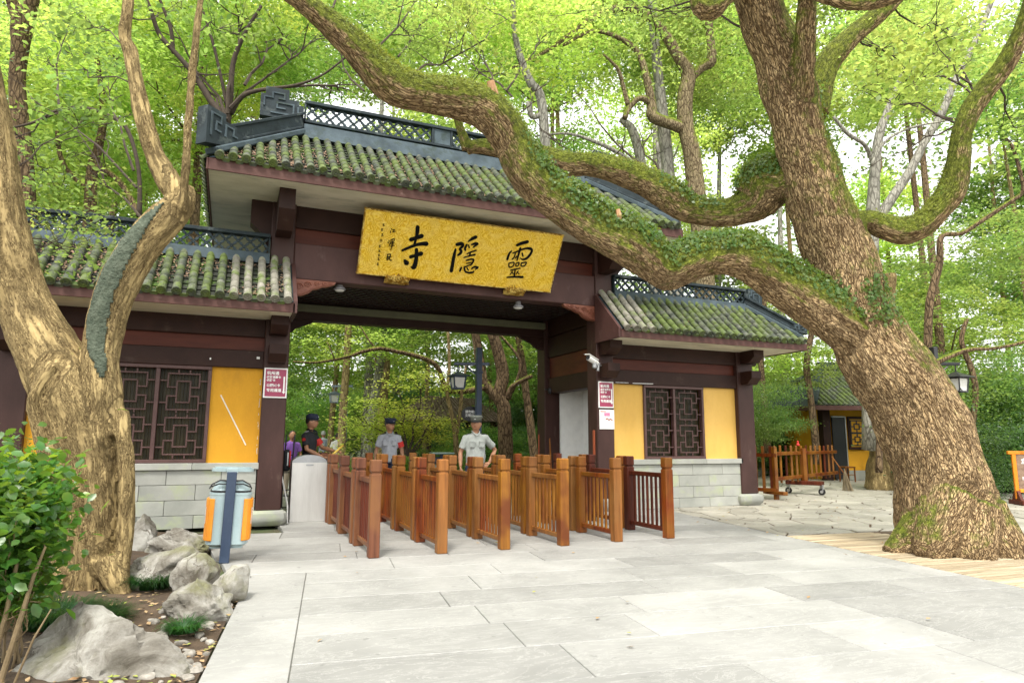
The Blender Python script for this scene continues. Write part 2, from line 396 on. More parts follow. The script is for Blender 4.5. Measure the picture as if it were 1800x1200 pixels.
for k in range(len(edges)-1):
    v0, v1 = edges[k], edges[k+1]; u = -.0 if v0 < 2.7 else -1.5; u += 0 if v0 < 2.7 else -random.random()
    while u < 12:
        L = random.uniform(.85, 2.0)
        poly = [uv(u, v0), uv(u+L, v0), uv(u+L, v1), uv(u, v1)]
        if v0 < 2.65: pass
        for a, c_ in REGION:
            if poly: poly = clip(poly, a, c_)
        if v0 >= 2.65:
            for a, c_ in (((.84, 40), (.84, 10.0)), ((.9, 11.2), (.2, 8.2)), ((.2, 9), (.2, 5))):
                if poly and v0 < 30: poly = clip(poly, a, c_) if a[1] > 30 and v0 > 6 else (clip(poly, (.3, 12), (.22, 7.2)) if a[1] == 9 else poly)
        if len(poly) >= 3 and area(poly) > .02:
            cyy = sum(p[1] for p in poly)/len(poly); m_ = slab(poly, 'slab', dz=random.uniform(-.0015, .0015))
            if m_:
                if cyy > -2.5 and cnt < 290: m_.build('paving_slab', M_['slab'], pav); cnt += 1
                else: extra.add(m_.v, m_.f)
        u += L
vb = [e_ for e_ in edges if e_ >= 2.65][0]
PT = [(lambda y: (-.08-(4.36-y)*.117, y))(uv(-.35, vb)[1]), uv(-.0, vb)]
# border course of long slabs on the left edge
for i, (ya, yb) in enumerate([(-6, -4.2), (-4.2, -2.4), (-2.4, -.8), (-.8, .9), (.9, 2.4), (2.4, 3.9), (3.9, 5.6), (5.6, 7.255)]):
    lx = lambda y: -.08-(4.36-y)*.117
    rx = lambda y: .45-(4.6-y)*.1335*1.0
    m_ = slab([(lx(ya), ya), (rx(ya), ya+0), (rx(yb), yb), (lx(yb), yb)] if yb < 7 else [(lx(ya), ya), (rx(ya), ya), PT[1], PT[0]], 'slab')
    if m_: m_.build('paving_slab', M_['slab'], pav)
for (xa, xb, ya, yb) in [(-.15, .3, 9.7, 11.3), (-.05, .3, 8.5, 9.7), (.1, .3, 7.36, 8.5)]:
    m_ = slab([(xa, ya), (xb-.0, ya), (xb+.0, yb), (xa-.1, yb)], 'slab'); m_.build('paving_slab', M_['slab'], pav)
if extra.v: tag(extra.build('far_slabs', M_['slab'], pav), kind='stuff')
# --- irregular flagstone yard to the right of the gate
yard = empty('flagstone_path', (8, 8, 0), kind='structure')
b = MB(); b.prism([(7.4, -3), (44, -3), (44, 34), (9.1, 34), (8.22, 11.5), (7.61, 7.76)], -.059, -.013); b.build('joint_bed', M_['soil'], yard)
random.seed(11)
pts = []
for i in range(62):
    for j in range(70):
        x = 6.8+i*.62+(j % 2)*.3+random.uniform(-.24, .24); y = 2+j*.42+random.uniform(-.16, .16); pts.append((x, y))
P = np.array(pts); far = MB(); cand = []
for i, (x, y) in enumerate(pts):
    if x > 30 or x < 7.0: continue
    if y < 7.2 and x < 10.6: continue
    d = (P[:, 0]-x)**2+(P[:, 1]-y)**2; nb = np.argsort(d)[1:13]
    poly = [(x-1, y-1), (x+1, y-1), (x+1, y+1), (x-1, y+1)]
    for k in nb:
        qx, qy = P[k]; mx_, my_ = (x+qx)/2, (y+qy)/2; dx, dy = qx-x, qy-y
        poly = clip(poly, (mx_, my_), (mx_-dy, my_+dx))
        if len(poly) < 3: break
    if len(poly) < 3: continue
    a, c_ = ((8.235, 11.5), (7.624, 7.75)) if y < 11.5 else ((8.73, 40), (8.235, 11.5))
    poly = clip(poly, a, c_)
    if len(poly) < 3: continue
    if y < 8.9 and x < 11 and len(poly) >= 3: poly = clip(poly, (7.4, 7.785), (11, 7.395))
    if len(poly) < 3: continue
    # nothing under the gate's right wing
    if 8.4 < x < 10.4 and 11.9 < y < 14.2: continue
    poly = inset(poly, random.choice([.006, .012, .02]))
    if len(poly) < 3 or area(poly) < .01: continue
    cand.append((math.hypot(x, y), poly))
cand.sort(key=lambda c: c[0])
for k, (d_, poly) in enumerate(cand):
    m_ = MB(); n = len(poly); dz = random.uniform(-.008, .006); p2 = inset(poly, .008)
    if len(p2) == n:
        m_.add([(x, y, -.05) for x, y in poly]+[(x, y, dz-.007) for x, y in poly]+[(x, y, dz) for x, y in p2],
               [tuple(range(2*n, 3*n))]+[(q*n+i, q*n+(i+1) % n, (q+1)*n+(i+1) % n, (q+1)*n+i) for q in (0, 1) for i in range(n)])
    else: m_.prism(poly, -.05, dz)
    if k < 290: m_.build('flagstone', M_['flag'], yard)
    else: far.add(m_.v, m_.f)
tag(far.build('far_flagstones', M_['flag'], yard), kind='stuff')
# --- pale slats laid over the root plate of the big tree
slats = empty('slatted_root_cover', (7.5, 6, 0), label='pale wooden slats laid side by side round the foot of the leaning giant tree', cat='wooden slats')
M_['slatwood'] = wood('pale_bamboo', (.25, .19, .11), (.46, .38, .26), axis=0, rough=.8, objvar=.22)
b = MB(); b.prism([(4.9, -4), (10.6, -4), (10.6, 6.9), (9.6, 7.75), (7.67, 7.74)], -.058, -.03); b.build('bed', M_['soil'], slats)
y = 2.2; k = 0
while y < 7.74:
    w_ = random.uniform(.062, .075); xl = 7.62-(7.75-y)*.1636*1.02+.012; xr = 10.2 if y < 5.5 else 9.9-(y-5.5)*.35
    m_ = MB(); t = random.uniform(-.006, .006)
    m_.bar((xl, y, -.016+t*.3), (xr, y-.12*(xr-xl)*.9+t, -.016), w_, .03, c=.006)
    m_.build('slat', M_['slatwood'], slats); y += w_+random.uniform(.02, .036)
# --- planting bed on the left
bed = MB()
nb_ = 46
for i in range(nb_+1):
    for j in range(nb_+1):
        x = -7+ (7.9)*i/nb_; yy = -3+14.3*j/nb_
        lim = -.1-(4.36-yy)*.117 if yy < 7.25 else (-.16)
        x = min(x, lim-.004) if i > 34 else x*(1 if i < 30 else 1)
        if x > lim-.004: x = lim-.004
        e = min(1, max(0, (lim-x)/.5)); z = -.035+e*.05+e*.05*noise.noise((x*1.3, yy*1.3, 0))+.06*e*max(0, min(1, (-x-.8)/1.5))
        bed.v.append((x, yy, z))
for i in range(nb_):
    for j in range(nb_):
        a = i*(nb_+1)+j; bed.f.append((a, a+nb_+1, a+nb_+2, a+1))
bedo = bed.build('planting_bed', M_['soil'], smooth=True); tag(bedo, kind='structure'); ORG[bedo] = Vector((0, 0, 0))
bvh_bed = bvhtree.BVHTree.FromPolygons([Vector(v) for v in bed.v], bed.f)
def bedz(x, y):
    h = bvh_bed.ray_cast(Vector((x, y, 5)), Vector((0, 0, -1))); return h[0].z if h[0] else 0
# ================================================================ THE GATE
CX, YF = 3.81, 11.65
gate = empty('temple_gate', (CX, YF, 0), label='dark maroon timber gatehouse with mossy grey tiled roofs and ochre wings on both sides', cat='gatehouse')
def G(name, mb, mt, parent=gate, **k): 
    if parent is not gate and parent not in ORG: ORG[parent] = ORG[gate]
    return mb.build(name, M_[mt], parent, **k)
mir = lambda x: 2*CX-x
# pillars with barrel-shaped stone feet
def pillar(x0, x1, y0, y1, z0, z1, mt='beam'):
    b = MB(); b.cbox((x0, y0, z0), (x1, y1, z1), .015); p = G('pillar', b, 'pillar')
    f = MB(); cx, cy = (x0+x1)/2, (y0+y1)/2; hw, hd = (x1-x0)/2, (y1-y0)/2
    prof = [(.035, 0), (.085, .06), (.1, .13), (.09, .2), (.05, z0-.012), (.03, z0)]
    vs = []
    for e, z in prof:
        a, c_ = hw+e, hd+e; t = .05
        vs += [(cx-a+t, cy-c_, z), (cx+a-t, cy-c_, z), (cx+a, cy-c_+t, z), (cx+a, cy+c_-t, z), (cx+a-t, cy+c_, z), (cx-a+t, cy+c_, z), (cx-a, cy+c_-t, z), (cx-a, cy-c_+t, z)]
    n = 8; fs = [(i*n+k, i*n+(k+1) % n, (i+1)*n+(k+1) % n, (i+1)*n+k) for i in range(len(prof)-1) for k in range(n)]+[tuple((len(prof)-1)*n+k for k in range(n))]
    f.add(vs, fs); G('stone_foot', f, 'granite', auto=True)
for x0, x1 in ((.46, .85), (6.77, 7.16)):
    pillar(x0, x1, YF, YF+.4, .24, 5.42)
    pillar(x0, x1, YF+2.42, YF+2.85, .24, 5.42)
for x0, x1 in ((mir(10.8), mir(10.36)), (10.36, 10.8)):
    pillar(x0, x1, YF, YF+.4, .24, 3.38)
    pillar(x0, x1, YF+2.42, YF+2.85, .24, 3.38)
# main beams over the opening, front and back
for yy, back in ((YF+.06, 0), (YF+2.5, 1)):
    b = MB(); b.cbox((.85, yy, 5.01), (6.77, yy+.26, 5.41), .01); G('top_beam', b, 'beam')
    b = MB(); b.box((.85, yy+.06, 4.73), (6.77, yy+.2, 5.01)); G('frieze_board', b, 'redboard')
    if not back:
        b = MB(); b.cbox((.85, yy-.03, 4.1), (6.77, yy+.3, 4.73), .012); G('lintel_beam', b, 'beam_pale')
    else:
        b = MB(); b.cbox((.85, yy-.03, 3.82), (6.77, yy+.26, 4.73), .012); G('lintel_beam', b, 'beam')
# side bays of the tall gate (above the wing roofs): beams from front to back at both ends
for xs in (0, 1):
    x0 = .5 if not xs else 6.86
    for z0, z1, mt in ((5.0, 5.41, 'beam'), (4.73, 5.0, 'redboard'), (3.8, 4.3, 'beam'), (4.3, 4.73, 'redboard'), (3.3, 3.78, 'beam_pale' if 0 else 'beam'), (2.82, 3.3, 'redboard'), (2.47, 2.82, 'beam')):
        d_ = .0 if mt == 'redboard' else .045
        xa, xb = (x0+.04-d_, x0+.27+d_)
        b = MB(); b.cbox((xa, YF+.4, z0), (xb, YF+2.42, z1), .008); G('side_beam' if mt != 'redboard' else 'side_board', b, mt)
# ceiling of the passage with scale pattern, pale cornice strip
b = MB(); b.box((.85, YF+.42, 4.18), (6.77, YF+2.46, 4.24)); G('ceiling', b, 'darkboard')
b = MB()
for i in range(37):
    for j in range(12):
        cx = .95+i*.16+(j % 2)*.08; cy = YF+.5+j*.16
        if cx > 6.7: continue
        pts_ = [(cx+.08*math.cos(t), cy+.08*math.sin(t), 4.172) for t in [math.pi*k/5 for k in range(6)]]
        for p_, q_ in zip(pts_, pts_[1:]): b.bar(p_, q_, .012, .014)
tag(G('ceiling_scales', b, 'beam'), kind='stuff')
b = MB(); b.cbox((.85, YF+2.36, 3.98), (6.77, YF+2.46, 4.13), .01)
M_['strip'] = mat('pale_green_strip', (.12, .12, .07), (.18, .18, .1), 3); G('cornice_strip', b, 'strip')
# carved corner brackets under the front beam and plain ones under the back beam
def scroll(flip, x0, y0, z1, L, H, mt, relief):
    poly = [(0, 0), (L, 0), (L*.97, -H*.14), (L*.8, -H*.3), (L*.68, -H*.36), (L*.62, -H*.44), (L*.46, -H*.56), (L*.36, -H*.78), (L*.2, -H*.95), (0, -H)]
    poly = [(x if not flip else -x, z) for x, z in poly]
    if not flip: poly = poly[::-1]
    M = Matrix(((1, 0, 0, x0), (0, 0, 1, y0), (0, 1, 0, z1), (0, 0, 0, 1)))
    b = MB(); b.prism(poly if flip else poly, 0, .1, M)
    o = G('carved_bracket', b, mt)
    if relief:
        b = MB(); sg = -1 if flip else 1
        for (cx, cz, r0) in ((.14, -.42, .15), (.34, -.28, .13), (.55, -.2, .09), (.72, -.14, .07), (.86, -.1, .05)):
            pts_ = []
            for k in range(13):
                t = k/12*1.6*2*math.pi; r_ = r0*(1-k/16)*L*.9*.75
                pts_.append((x0+sg*(cx*L+r_*math.cos(t)), y0-.012, z1+cz*H+r_*math.sin(t)*.8))
            b.tube(pts_, .011, 5)
        b.tube([(x0+sg*x, y0-.012, z1+z) for x, z in ((L*.9, -H*.12), (L*.7, -H*.27), (L*.5, -H*.45), (L*.36, -H*.66), (L*.2, -H*.86), (.03, -H*.92))], .011, 5)
        G('relief', b, 'carved', parent=o)
scroll(False, .852, YF+.04, 4.098, .72, .3, 'carved', True)
scroll(True, 6.768, YF+.04, 4.098, .72, .3, 'carved', True)
scroll(False, .852, YF+2.5, 3.818, .62, .32, 'beam', False)
scroll(True, 6.768, YF+2.5, 3.818, .62, .32, 'beam', False)
# beam ends: forward blocks and side tenons
def block(x0, x1, y0, y1, z0, z1, cut=True):
    b = MB(); M = Matrix(((0, 0, 1, x0), (1, 0, 0, 0), (0, 1, 0, 0), (0, 0, 0, 1)))
    h = z1-z0
    poly = [(y0, z0+h*.45 if cut else z0), (y0+(y1-y0)*.4, z0), (y1, z0), (y1, z1), (y0, z1)]
    b.prism(poly, 0, x1-x0, M); G('beam_end', b, 'beam')
for x in (.52, 6.83): block(x, x+.25, 10.9, YF, 4.78, 5.4)
for sg, xe in ((-1, .46), (1, 7.16)):
    b = MB(); M = Matrix(((1, 0, 0, xe), (0, 0, 1, YF+.02), (0, 1, 0, 0), (0, 0, 0, 1)))
    poly = [(0, 4.78), (.1*sg, 4.78), (.34*sg, 5.0), (.34*sg, 5.4), (0, 5.4)]
    if sg < 0: poly = poly[::-1]
    b.prism(poly, 0, .3, M); G('beam_end', b, 'beam')
for x0 in (.52, 6.83, mir(10.72), 10.45):
    for z in (3.0, 2.58):
        if z == 3.0: block(x0, x0+.27, 11.2, YF, 3.08, 3.36)
        else: block(x0, x0+.27, 11.3, YF, 2.62, 2.9)
for sg, xe in ((1, 10.8), (-1, mir(10.8))):
    for z in (3.08, 2.64):
        b = MB(); b.cbox((xe+(0 if sg > 0 else -.22), YF+.1, z), (xe+(.22 if sg > 0 else 0), YF+.3, z+.26), .01); G('beam_end', b, 'beam')
# --- wings
def leaf_lattice(b, x0, x1, z0, z1, y):
    """one lattice leaf: two stacked meander squares joined by short bars"""
    W, H = x1-x0, z1-z0; t, d_ = .024, .03
    def X(u): return x0+u*W
    def Z(v): return z0+v*H
    def hb(u0, u1, v): b.cbox((X(u0)-t/2, y-d_, Z(v)-t/2), (X(u1)+t/2, y, Z(v)+t/2), .004)
    def vb(u, v0, v1): b.cbox((X(u)-t/2, y-d_*.93, Z(v0)+t/2), (X(u)+t/2, y-.002, Z(v1)-t/2), .004)
    for c_ in (.255, .745):
        h = .245
        top, bot = c_+h*.82, c_-h*.82
        a0, a1 = .17, .83; i0, i1 = .36, .64; it, ib = c_+h*.48, c_-h*.48
        hb(a0, a1, top); hb(a0, a1, bot)
        u1_, l1_ = c_+h*.2, c_-h*.2
        for a in (a0, a1): vb(a, u1_, top); vb(a, bot, l1_)
        for (p, q) in ((a0, i0), (i1, a1)): hb(p, q, u1_); hb(p, q, l1_)
        hb(i0, i1, it); hb(i0, i1, ib); vb(i0, ib, it); vb(i1, ib, it)
        for z_ in (c_+h*.5, c_-h*.5): hb(.02, a0, z_); hb(a1, .98, z_)
        up_to = 1 if c_ > .5 else .5; dn = .5 if c_ > .5 else 0
        for u in (.38, .62): vb(u, top, up_to); vb(u, dn, bot)
def wing(L):
    f = (lambda x: mir(x)) if L else (lambda x: x)
    def rng_(a, b_): a, b_ = f(a), f(b_); return (min(a, b_), max(a, b_))
    side = 'left' if L else 'right'
    b = MB(); x0, x1 = rng_(7.16, 10.36); b.cbox((x0, YF+.04, 3.05), (x1, YF+.3, 3.38), .01); G('top_beam', b, 'beam')
    b = MB(); b.box((x0, YF+.12, 2.82), (x1, YF+.25, 3.05)); G('frieze_board', b, 'redboard')
    b = MB(); b.cbox((x0, YF+.04, 2.53), (x1, YF+.3, 2.82), .01); G('lower_beam', b, 'beam')
    for a, c_ in ((7.16, 7.93), (9.47, 10.36)):
        b = MB(); p, q = rng_(a, c_); b.box((p, YF+.12, .995), (q, YF+.26, 2.53)); G('ochre_panel', b, 'yellow' if L else 'yellow_lit')
    # window
    wx0, wx1 = rng_(7.93, 9.47)
    wf = MB(); t = .055
    wf.cbox((wx0, YF+.06, 1.0), (wx1, YF+.2, 1.0+t), .006); wf.cbox((wx0, YF+.06, 2.53-t), (wx1, YF+.2, 2.53), .006)
    wf.cbox((wx0, YF+.07, 1.0+t), (wx0+t, YF+.19, 2.53-t), .006); wf.cbox((wx1-t, YF+.07, 1.0+t), (wx1, YF+.19, 2.53-t), .006)
    wm = (wx0+wx1)/2; wf.cbox((wm-.03, YF+.075, 1.0+t), (wm+.03, YF+.185, 2.53-t), .006)
    win = G('window', wf, 'window')
    for a, c_ in ((wx0+t, wm-.03), (wm+.03, wx1-t)):
        b = MB(); leaf_lattice(b, a, c_, 1.0+t, 2.53-t, YF+.13); G('lattice', b, 'window', parent=win)
        b = MB(); n = 14
        for k in range(n):
            p = a+(c_-a)*k/n; b.box((p+.002, YF+.2+(k % 2)*.004, 1.0), (p+(c_-a)/n-.002, YF+.215+(k % 2)*.004, 2.52))
        G('slatted_blind', b, 'shade', parent=win)
    # granite base
    b = MB(); x0, x1 = rng_(7.14, 10.42)
    cp = MB(); xx = x0
    while xx < x1-.01:
        L_ = min(1.15, x1-xx); 
        if x1-xx-L_ < .3: L_ = x1-xx
        m_ = MB(); m_.cbox((xx+.002, YF+.0, .895), (xx+L_-.002, YF+.3, .998), .006); G('cap_stone', m_, 'granite'); xx += L_
    bw = MB(); bw.box((x0+.04, YF+.1, 0), (x1-.04, YF+.3, .89)); wall = G('base_wall', bw, 'mortar')
    z = 0; k = 0
    for h in (.2, .23, .235, .225):
        xx = x0+.03; off = (k % 2)*.42
        while xx < x1-.04:
            L_ = .78 if xx > x0+.04 or not off else .78-off
            L_ = min(L_, x1-.03-xx)
            if x1-.03-xx-L_ < .15: L_ = x1-.03-xx
            m_ = MB(); m_.cbox((xx+.003, YF+.045+random.uniform(-.002, .002), z+.003), (xx+L_-.003, YF+.11, z+h-.003), .005)
            G('stone_block', m_, 'granite', parent=wall); xx += L_
        z += h; k += 1
    # back wall, outer end wall
    b = MB(); x0, x1 = rng_(7.16, 10.36); b.box((x0, YF+2.5, 0), (x1, YF+2.75, 3.38)); G('back_wall', b, 'yellow')
    b = MB(); x0, x1 = rng_(10.48, 10.68); b.box((x0, YF+.4, 0), (x1, YF+2.42, 3.38)); G('end_wall', b, 'yellow')
wing(True); wing(False)
# ticket booth seen through the passage: white lining and corner
b = MB(); b.box((7.12, YF+2.3, 0), (8.2, YF+2.36, 3.2)); G('booth_wall', b, 'white')
b = MB(); b.box((7.72, YF+.32, 0), (7.78, YF+2.3, 3.2)); G('booth_wall', b, 'white')
b = MB(); b.box((7.16, YF+.4, 3.15), (7.72, YF+2.3, 3.2)); G('booth_ceiling', b, 'white')
b = MB(); b.cbox((6.83, YF+.4, 0), (7.05, YF+2.42, .12), .01); G('booth_sill', b, 'beam')
# left side of the passage is closed by boards
b = MB(); b.box((.55, YF+.4, 0), (.72, YF+2.42, 2.47)); G('side_board', b, 'redboard')

# --- roofs -----------------------------------------------------------------
def halftile(r=.062, L=.215, n=7, taper=.95, cap=False):
    b = MB(); vs = []
    for y, s_ in ((0, 1.0), (L, taper)):
        for k in range(n+1):
            t = math.pi*(-.06+1.12*k/n); vs.append((r*s_*math.cos(t), y, r*s_*math.sin(t)))
    fs = [(k, k+1, n+2+k, n+1+k) for k in range(n)]
    # thickness lip at the lower end
    for k in range(n+1):
        t = math.pi*(-.06+1.12*k/n); vs.append((r*.8*math.cos(t), 0, r*.8*math.sin(t)))
    fs += [(k+1, k, 2*n+2+k, 2*n+3+k) for k in range(n)]
    b.add(vs, fs)
    if cap:
        # round end disc with a raised ring and boss
        for r_, y in ((r*1.1, -.0),): 
            m_ = Matrix.Rotation(R(90), 4, 'X')
            b.lathe([(r*1.12, 0), (r*1.12, .016), (r*.9, .02), (r*.86, .012), (r*.6, .012), (r*.56, .018), (r*.3, .018), (r*.25, .01)], 12, Matrix.Translation((0, .004, .006)) @ m_)
    return b
TILE = halftile().mesh('roof_tile', M_['tile'], True)
TILE_E = halftile(cap=True).mesh('end_tile', M_['tile'], False)
TILE_P = halftile().mesh('pale_tile', M_['tile_pale'], True)
TILE_PE = halftile(cap=True).mesh('pale_end_tile', M_['tile_pale'], False)
def driptile():
    b = MB(); w_ = .062
    b.add([(-w_, 0, .01), (w_, 0, .01), (w_*.9, 0, -.03), (w_*.35, 0, -.062), (0, 0, -.085), (-w_*.35, 0, -.062), (-w_*.9, 0, -.03),
           (-w_, .014, .01), (w_, .014, .01), (w_*.9, .014, -.03), (w_*.35, .014, -.062), (0, .014, -.085), (-w_*.35, .014, -.062), (-w_*.9, .014, -.03)],
          [(0,6,5,4,3,2,1), (7,8,9,10,11,12,13)]+[(i, (i+1) % 7, 7+(i+1) % 7, 7+i) for i in range(7)])
    return b
DRIP = driptile().mesh('drip_tile', M_['tile'])
def slope_tiles(roof, A, B, dirv, inward, rise, depth, hipA, hipB, sp, budget, pale=None, litter=1., nseg=None):
    """rows on one slope. A->B: eave line; inward: horizontal unit up-slope; rise per metre; depth: horizontal depth to the ridge;
    hipA/hipB: True where the end is a 45 degree hip"""
    A, B = Vector(A), Vector(B); Lx = (B-A).length; e = (B-A)/Lx; inn = Vector(inward); sl = Vector((inn.x, inn.y, rise)).normalized()
    sc_ = math.sqrt(1+rise*rise)
    up = e.cross(sl); up = up if up.z > 0 else -up
    n = int(Lx/sp); s0 = (Lx-(n-1)*sp)/2
    xa = sl.cross(up)   # right-handed: x, y=slope, z=up
    base = Matrix((xa, sl, up)).transposed().to_4x4()
    stuff = MB(); pan = MB(); lit = MB(); left = budget
    T = .185
    for i in range(n):
        s = s0+i*sp; dep = depth
        if hipA: dep = min(dep, s)
        if hipB: dep = min(dep, Lx-s)
        dep = max(dep-.015, .1); Ls = dep*sc_
        k = 0; y = -.075
        isp = pale and pale(s)
        while y < Ls-.05:
            p = A+e*s+sl*y+up*(.06+random.uniform(-.003, .003))
            M = base.copy(); M.translation = p+Vector((0, 0, 0))+e*random.uniform(-.004, .004)
            M = M @ Matrix.Rotation(random.uniform(-.02, .02), 4, 'Z') @ Matrix.Rotation(-.03, 4, 'X')
            me = (TILE_PE if k == 0 else TILE_P) if isp else (TILE_E if k == 0 else TILE)
            if left > 0:
                o = bpy.data.objects.new('roof_tile' if k else 'end_tile', me); COL.objects.link(o); o.parent = roof
                M2 = M.copy(); M2.translation -= ORG[roof]; o.matrix_local = M2; left -= 1
            else:
                stuff.add([M @ v.co for v in me.vertices], [tuple(q.vertices) for q in me.polygons])
            y += T; k += 1
        # pan tiles between this row and the next, stepped
        if i < n-1:
            s2 = s+sp/2; dep2 = depth
            if hipA: dep2 = min(dep2, s2)
            if hipB: dep2 = min(dep2, Lx-s2)
            Ls2 = max(dep2*sc_-.03, .08); y = -.06; hw = sp/2-.015
            while y < Ls2:
                y1 = min(y+.15, Ls2)
                for a, c_ in ((-1, -.4), (-.4, .4), (.4, 1)):
                    za, zc = (.03 if abs(a) > .5 else .0), (.03 if abs(c_) > .5 else .0)
                    P_ = [A+e*(s2+a*hw)+sl*y+up*(za+.022), A+e*(s2+c_*hw)+sl*y+up*(zc+.022), A+e*(s2+c_*hw)+sl*y1+up*zc, A+e*(s2+a*hw)+sl*y1+up*za]
                    pan.add(P_, [(0, 1, 2, 3)])
                    pan.add([P_[0], P_[1], P_[1]-up*.02, P_[0]-up*.02], [(0, 3, 2, 1)])
                y = y1
            m2 = base.copy(); m2.translation = A+e*s2-sl*.07+up*.012-ORG[roof]
            if budget > 0:
                o = bpy.data.objects.new('drip_tile', DRIP); COL.objects.link(o); o.parent = roof; o.matrix_local = m2
            # dry leaves caught between the rows
            if litter:
                for _ in range(int(Ls2*75*litter)):
                    y = random.random()*Ls2
                    if noise.noise((s2*1.1+3, y*1.3, depth)) < -.22: continue
                    c_ = A+e*(s2+random.uniform(-.8, .8)*hw)+sl*y+up*random.uniform(.03, .055)
                    a = random.uniform(0, 6.3); q = random.uniform(.012, .03); d1 = (e*math.cos(a)+sl*math.sin(a)+up*random.uniform(-.5, .5)).normalized(); d2 = d1.cross(up).normalized()
                    lit.add([c_-d1*q, c_+d2*q*.5, c_+d1*q, c_-d2*q*.5+up*.005], [(0, 1, 2, 3)])
    if stuff.v: tag(stuff.build('roof_tiles', M_['tile'], roof, smooth=False), kind='stuff')
    if pan.v: tag(pan.build('pan_tiles', M_['pan'], roof), kind='stuff')
    if lit.v: tag(lit.build('leaf_litter', M_['litter'], roof), kind='stuff')
def lattice_band(roof, p0, p1, z0, z1, th=.07, panels=()):
    """pierced ridge: frame with overlapping rings. p0->p1 along the ridge at constant z"""
    p0, p1 = Vector(p0), Vector(p1); L = (p1-p0).length; e = (p1-p0)/L
    def bx(s0, s1, a, c_, t): 
        b = MB(); b.bar(p0+e*s0+Vector((0, 0, (a+c_)/2)), p0+e*s1+Vector((0, 0, (a+c_)/2)), t, c_-a, c=.006); return b
    b = bx(0, L, z1-.06, z1, .16); G('ridge_cap', b, 'ridge', parent=roof)
    b = bx(0, L, z0, z0+.05, .14); G('ridge_foot', b, 'ridge', parent=roof)
    cuts = [0]+[c_ for pr in panels for c_ in pr]+[L]
    for s in cuts:
        b = bx(max(0, s-.025), min(L, s+.025), z0+.05, z1-.06, .12); G('ridge_post', b, 'ridge', parent=roof)
    for a, c_ in panels: b = bx(a+.025, c_-.025, z0+.05, z1-.06, .09); G('ridge_panel', b, 'ridge_band', parent=roof)
    b = MB(); hz = z1-z0-.11; pitch = hz/1.5; r_ = pitch*.43; nrm = e.cross(Vector((0, 0, 1)))
    for a, c_ in zip(cuts[::2], cuts[1::2]):
        n = max(1, int((c_-a-.05)/pitch)); pp = (c_-a-.05)/n
        for i in range(n*2+1):
            for j in range(4):
                if (i+j) % 2: continue
                cx = a+.025+i*pp/2; cz = z0+.05+j*pitch/2
                ks = 10
                ring = []
                for k in range(ks):
                    t = 2*math.pi*k/ks; ring.append((cx+r_*math.cos(t), cz+r_*math.sin(t)))
                for k in range(ks):
                    (xa, za), (xb, zb) = ring[k], ring[(k+1) % ks]
                    if min(xa, xb) < a or max(xa, xb) > c_ or min(za, zb) < z0+.03 or max(za, zb) > z1-.04: continue
                    P_ = p0+e*xa+Vector((0, 0, za)); Q_ = p0+e*xb+Vector((0, 0, zb)); d_ = (Q_-P_).normalized(); w_ = d_.cross(nrm)*.0085
                    h = nrm*.022
                    b.add([P_-w_-h, P_+w_-h, Q_+w_-h, Q_-w_-h, P_-w_+h, P_+w_+h, Q_+w_+h, Q_-w_+h], [(0,1,2,3), (7,6,5,4), (0,3,7,4), (1,5,6,2)])
    tag(G('ring_lattice', b, 'ridge_band', parent=roof), kind='stuff')
def ornament(roof, org, e, poly, lines, th=.16, mt='ridge'):
    """stepped meander block: outline in (along, up), raised key lines on both faces"""
    e = Vector(e).normalized(); nrm = e.cross(Vector((0, 0, 1)))
    M = Matrix((e, Vector((0, 0, 1)), nrm)).transposed().to_4x4(); M.translation = Vector(org)-nrm*0
    b = MB(); b.prism(poly, -th/2, th/2, M)
    o = G('stepped_finial', b, mt, parent=roof)
    b = MB()
    for ln in lines:
        for (x0, z0), (x1, z1) in zip(ln, ln[1:]):
            for sd_ in (1, -1):
                if x0 == x1: a, c_ = (x0-.014, min(z0, z1)-.014), (x0+.014, max(z0, z1)+.014)
                else: a, c_ = (min(x0, x1)+.014, z0-.014), (max(x0, x1)-.014, z0+.014)
                lo, hi = sorted((sd_*(th/2), sd_*(th/2+.02)))
                b.box((a[0], a[1], lo), (c_[0], c_[1], hi)) if 0 else b.add([M @ Vector(p) for p in ((a[0],a[1],lo),(c_[0],a[1],lo),(c_[0],c_[1],lo),(a[0],c_[1],lo),(a[0],a[1],hi),(c_[0],a[1],hi),(c_[0],c_[1],hi),(a[0],c_[1],hi))], [(0,3,2,1),(4,5,6,7),(0,1,5,4),(1,2,6,5),(2,3,7,6),(3,0,4,7)])
    G('finial_relief', b, 'ridge_band', parent=roof)
FIN = [(0, 0), (.68, 0), (.68, .3), (.6, .3), (.6, .38), (.42, .38), (.42, .56), (.02, .56), (.02, .42), (-.06, .42), (-.06, 0)]
FINL = [[(.1, .08), (.5, .08), (.5, .28), (.22, .28), (.22, .18), (.38, .18)], [(.0, .2), (.0, .36), (.14, .36), (.14, .46), (.34, .46), (.34, .36), (.22, .36)], [(.58, .05), (.58, .24)]]
def flipx(poly): return [(-x, z) for x, z in poly][::-1]
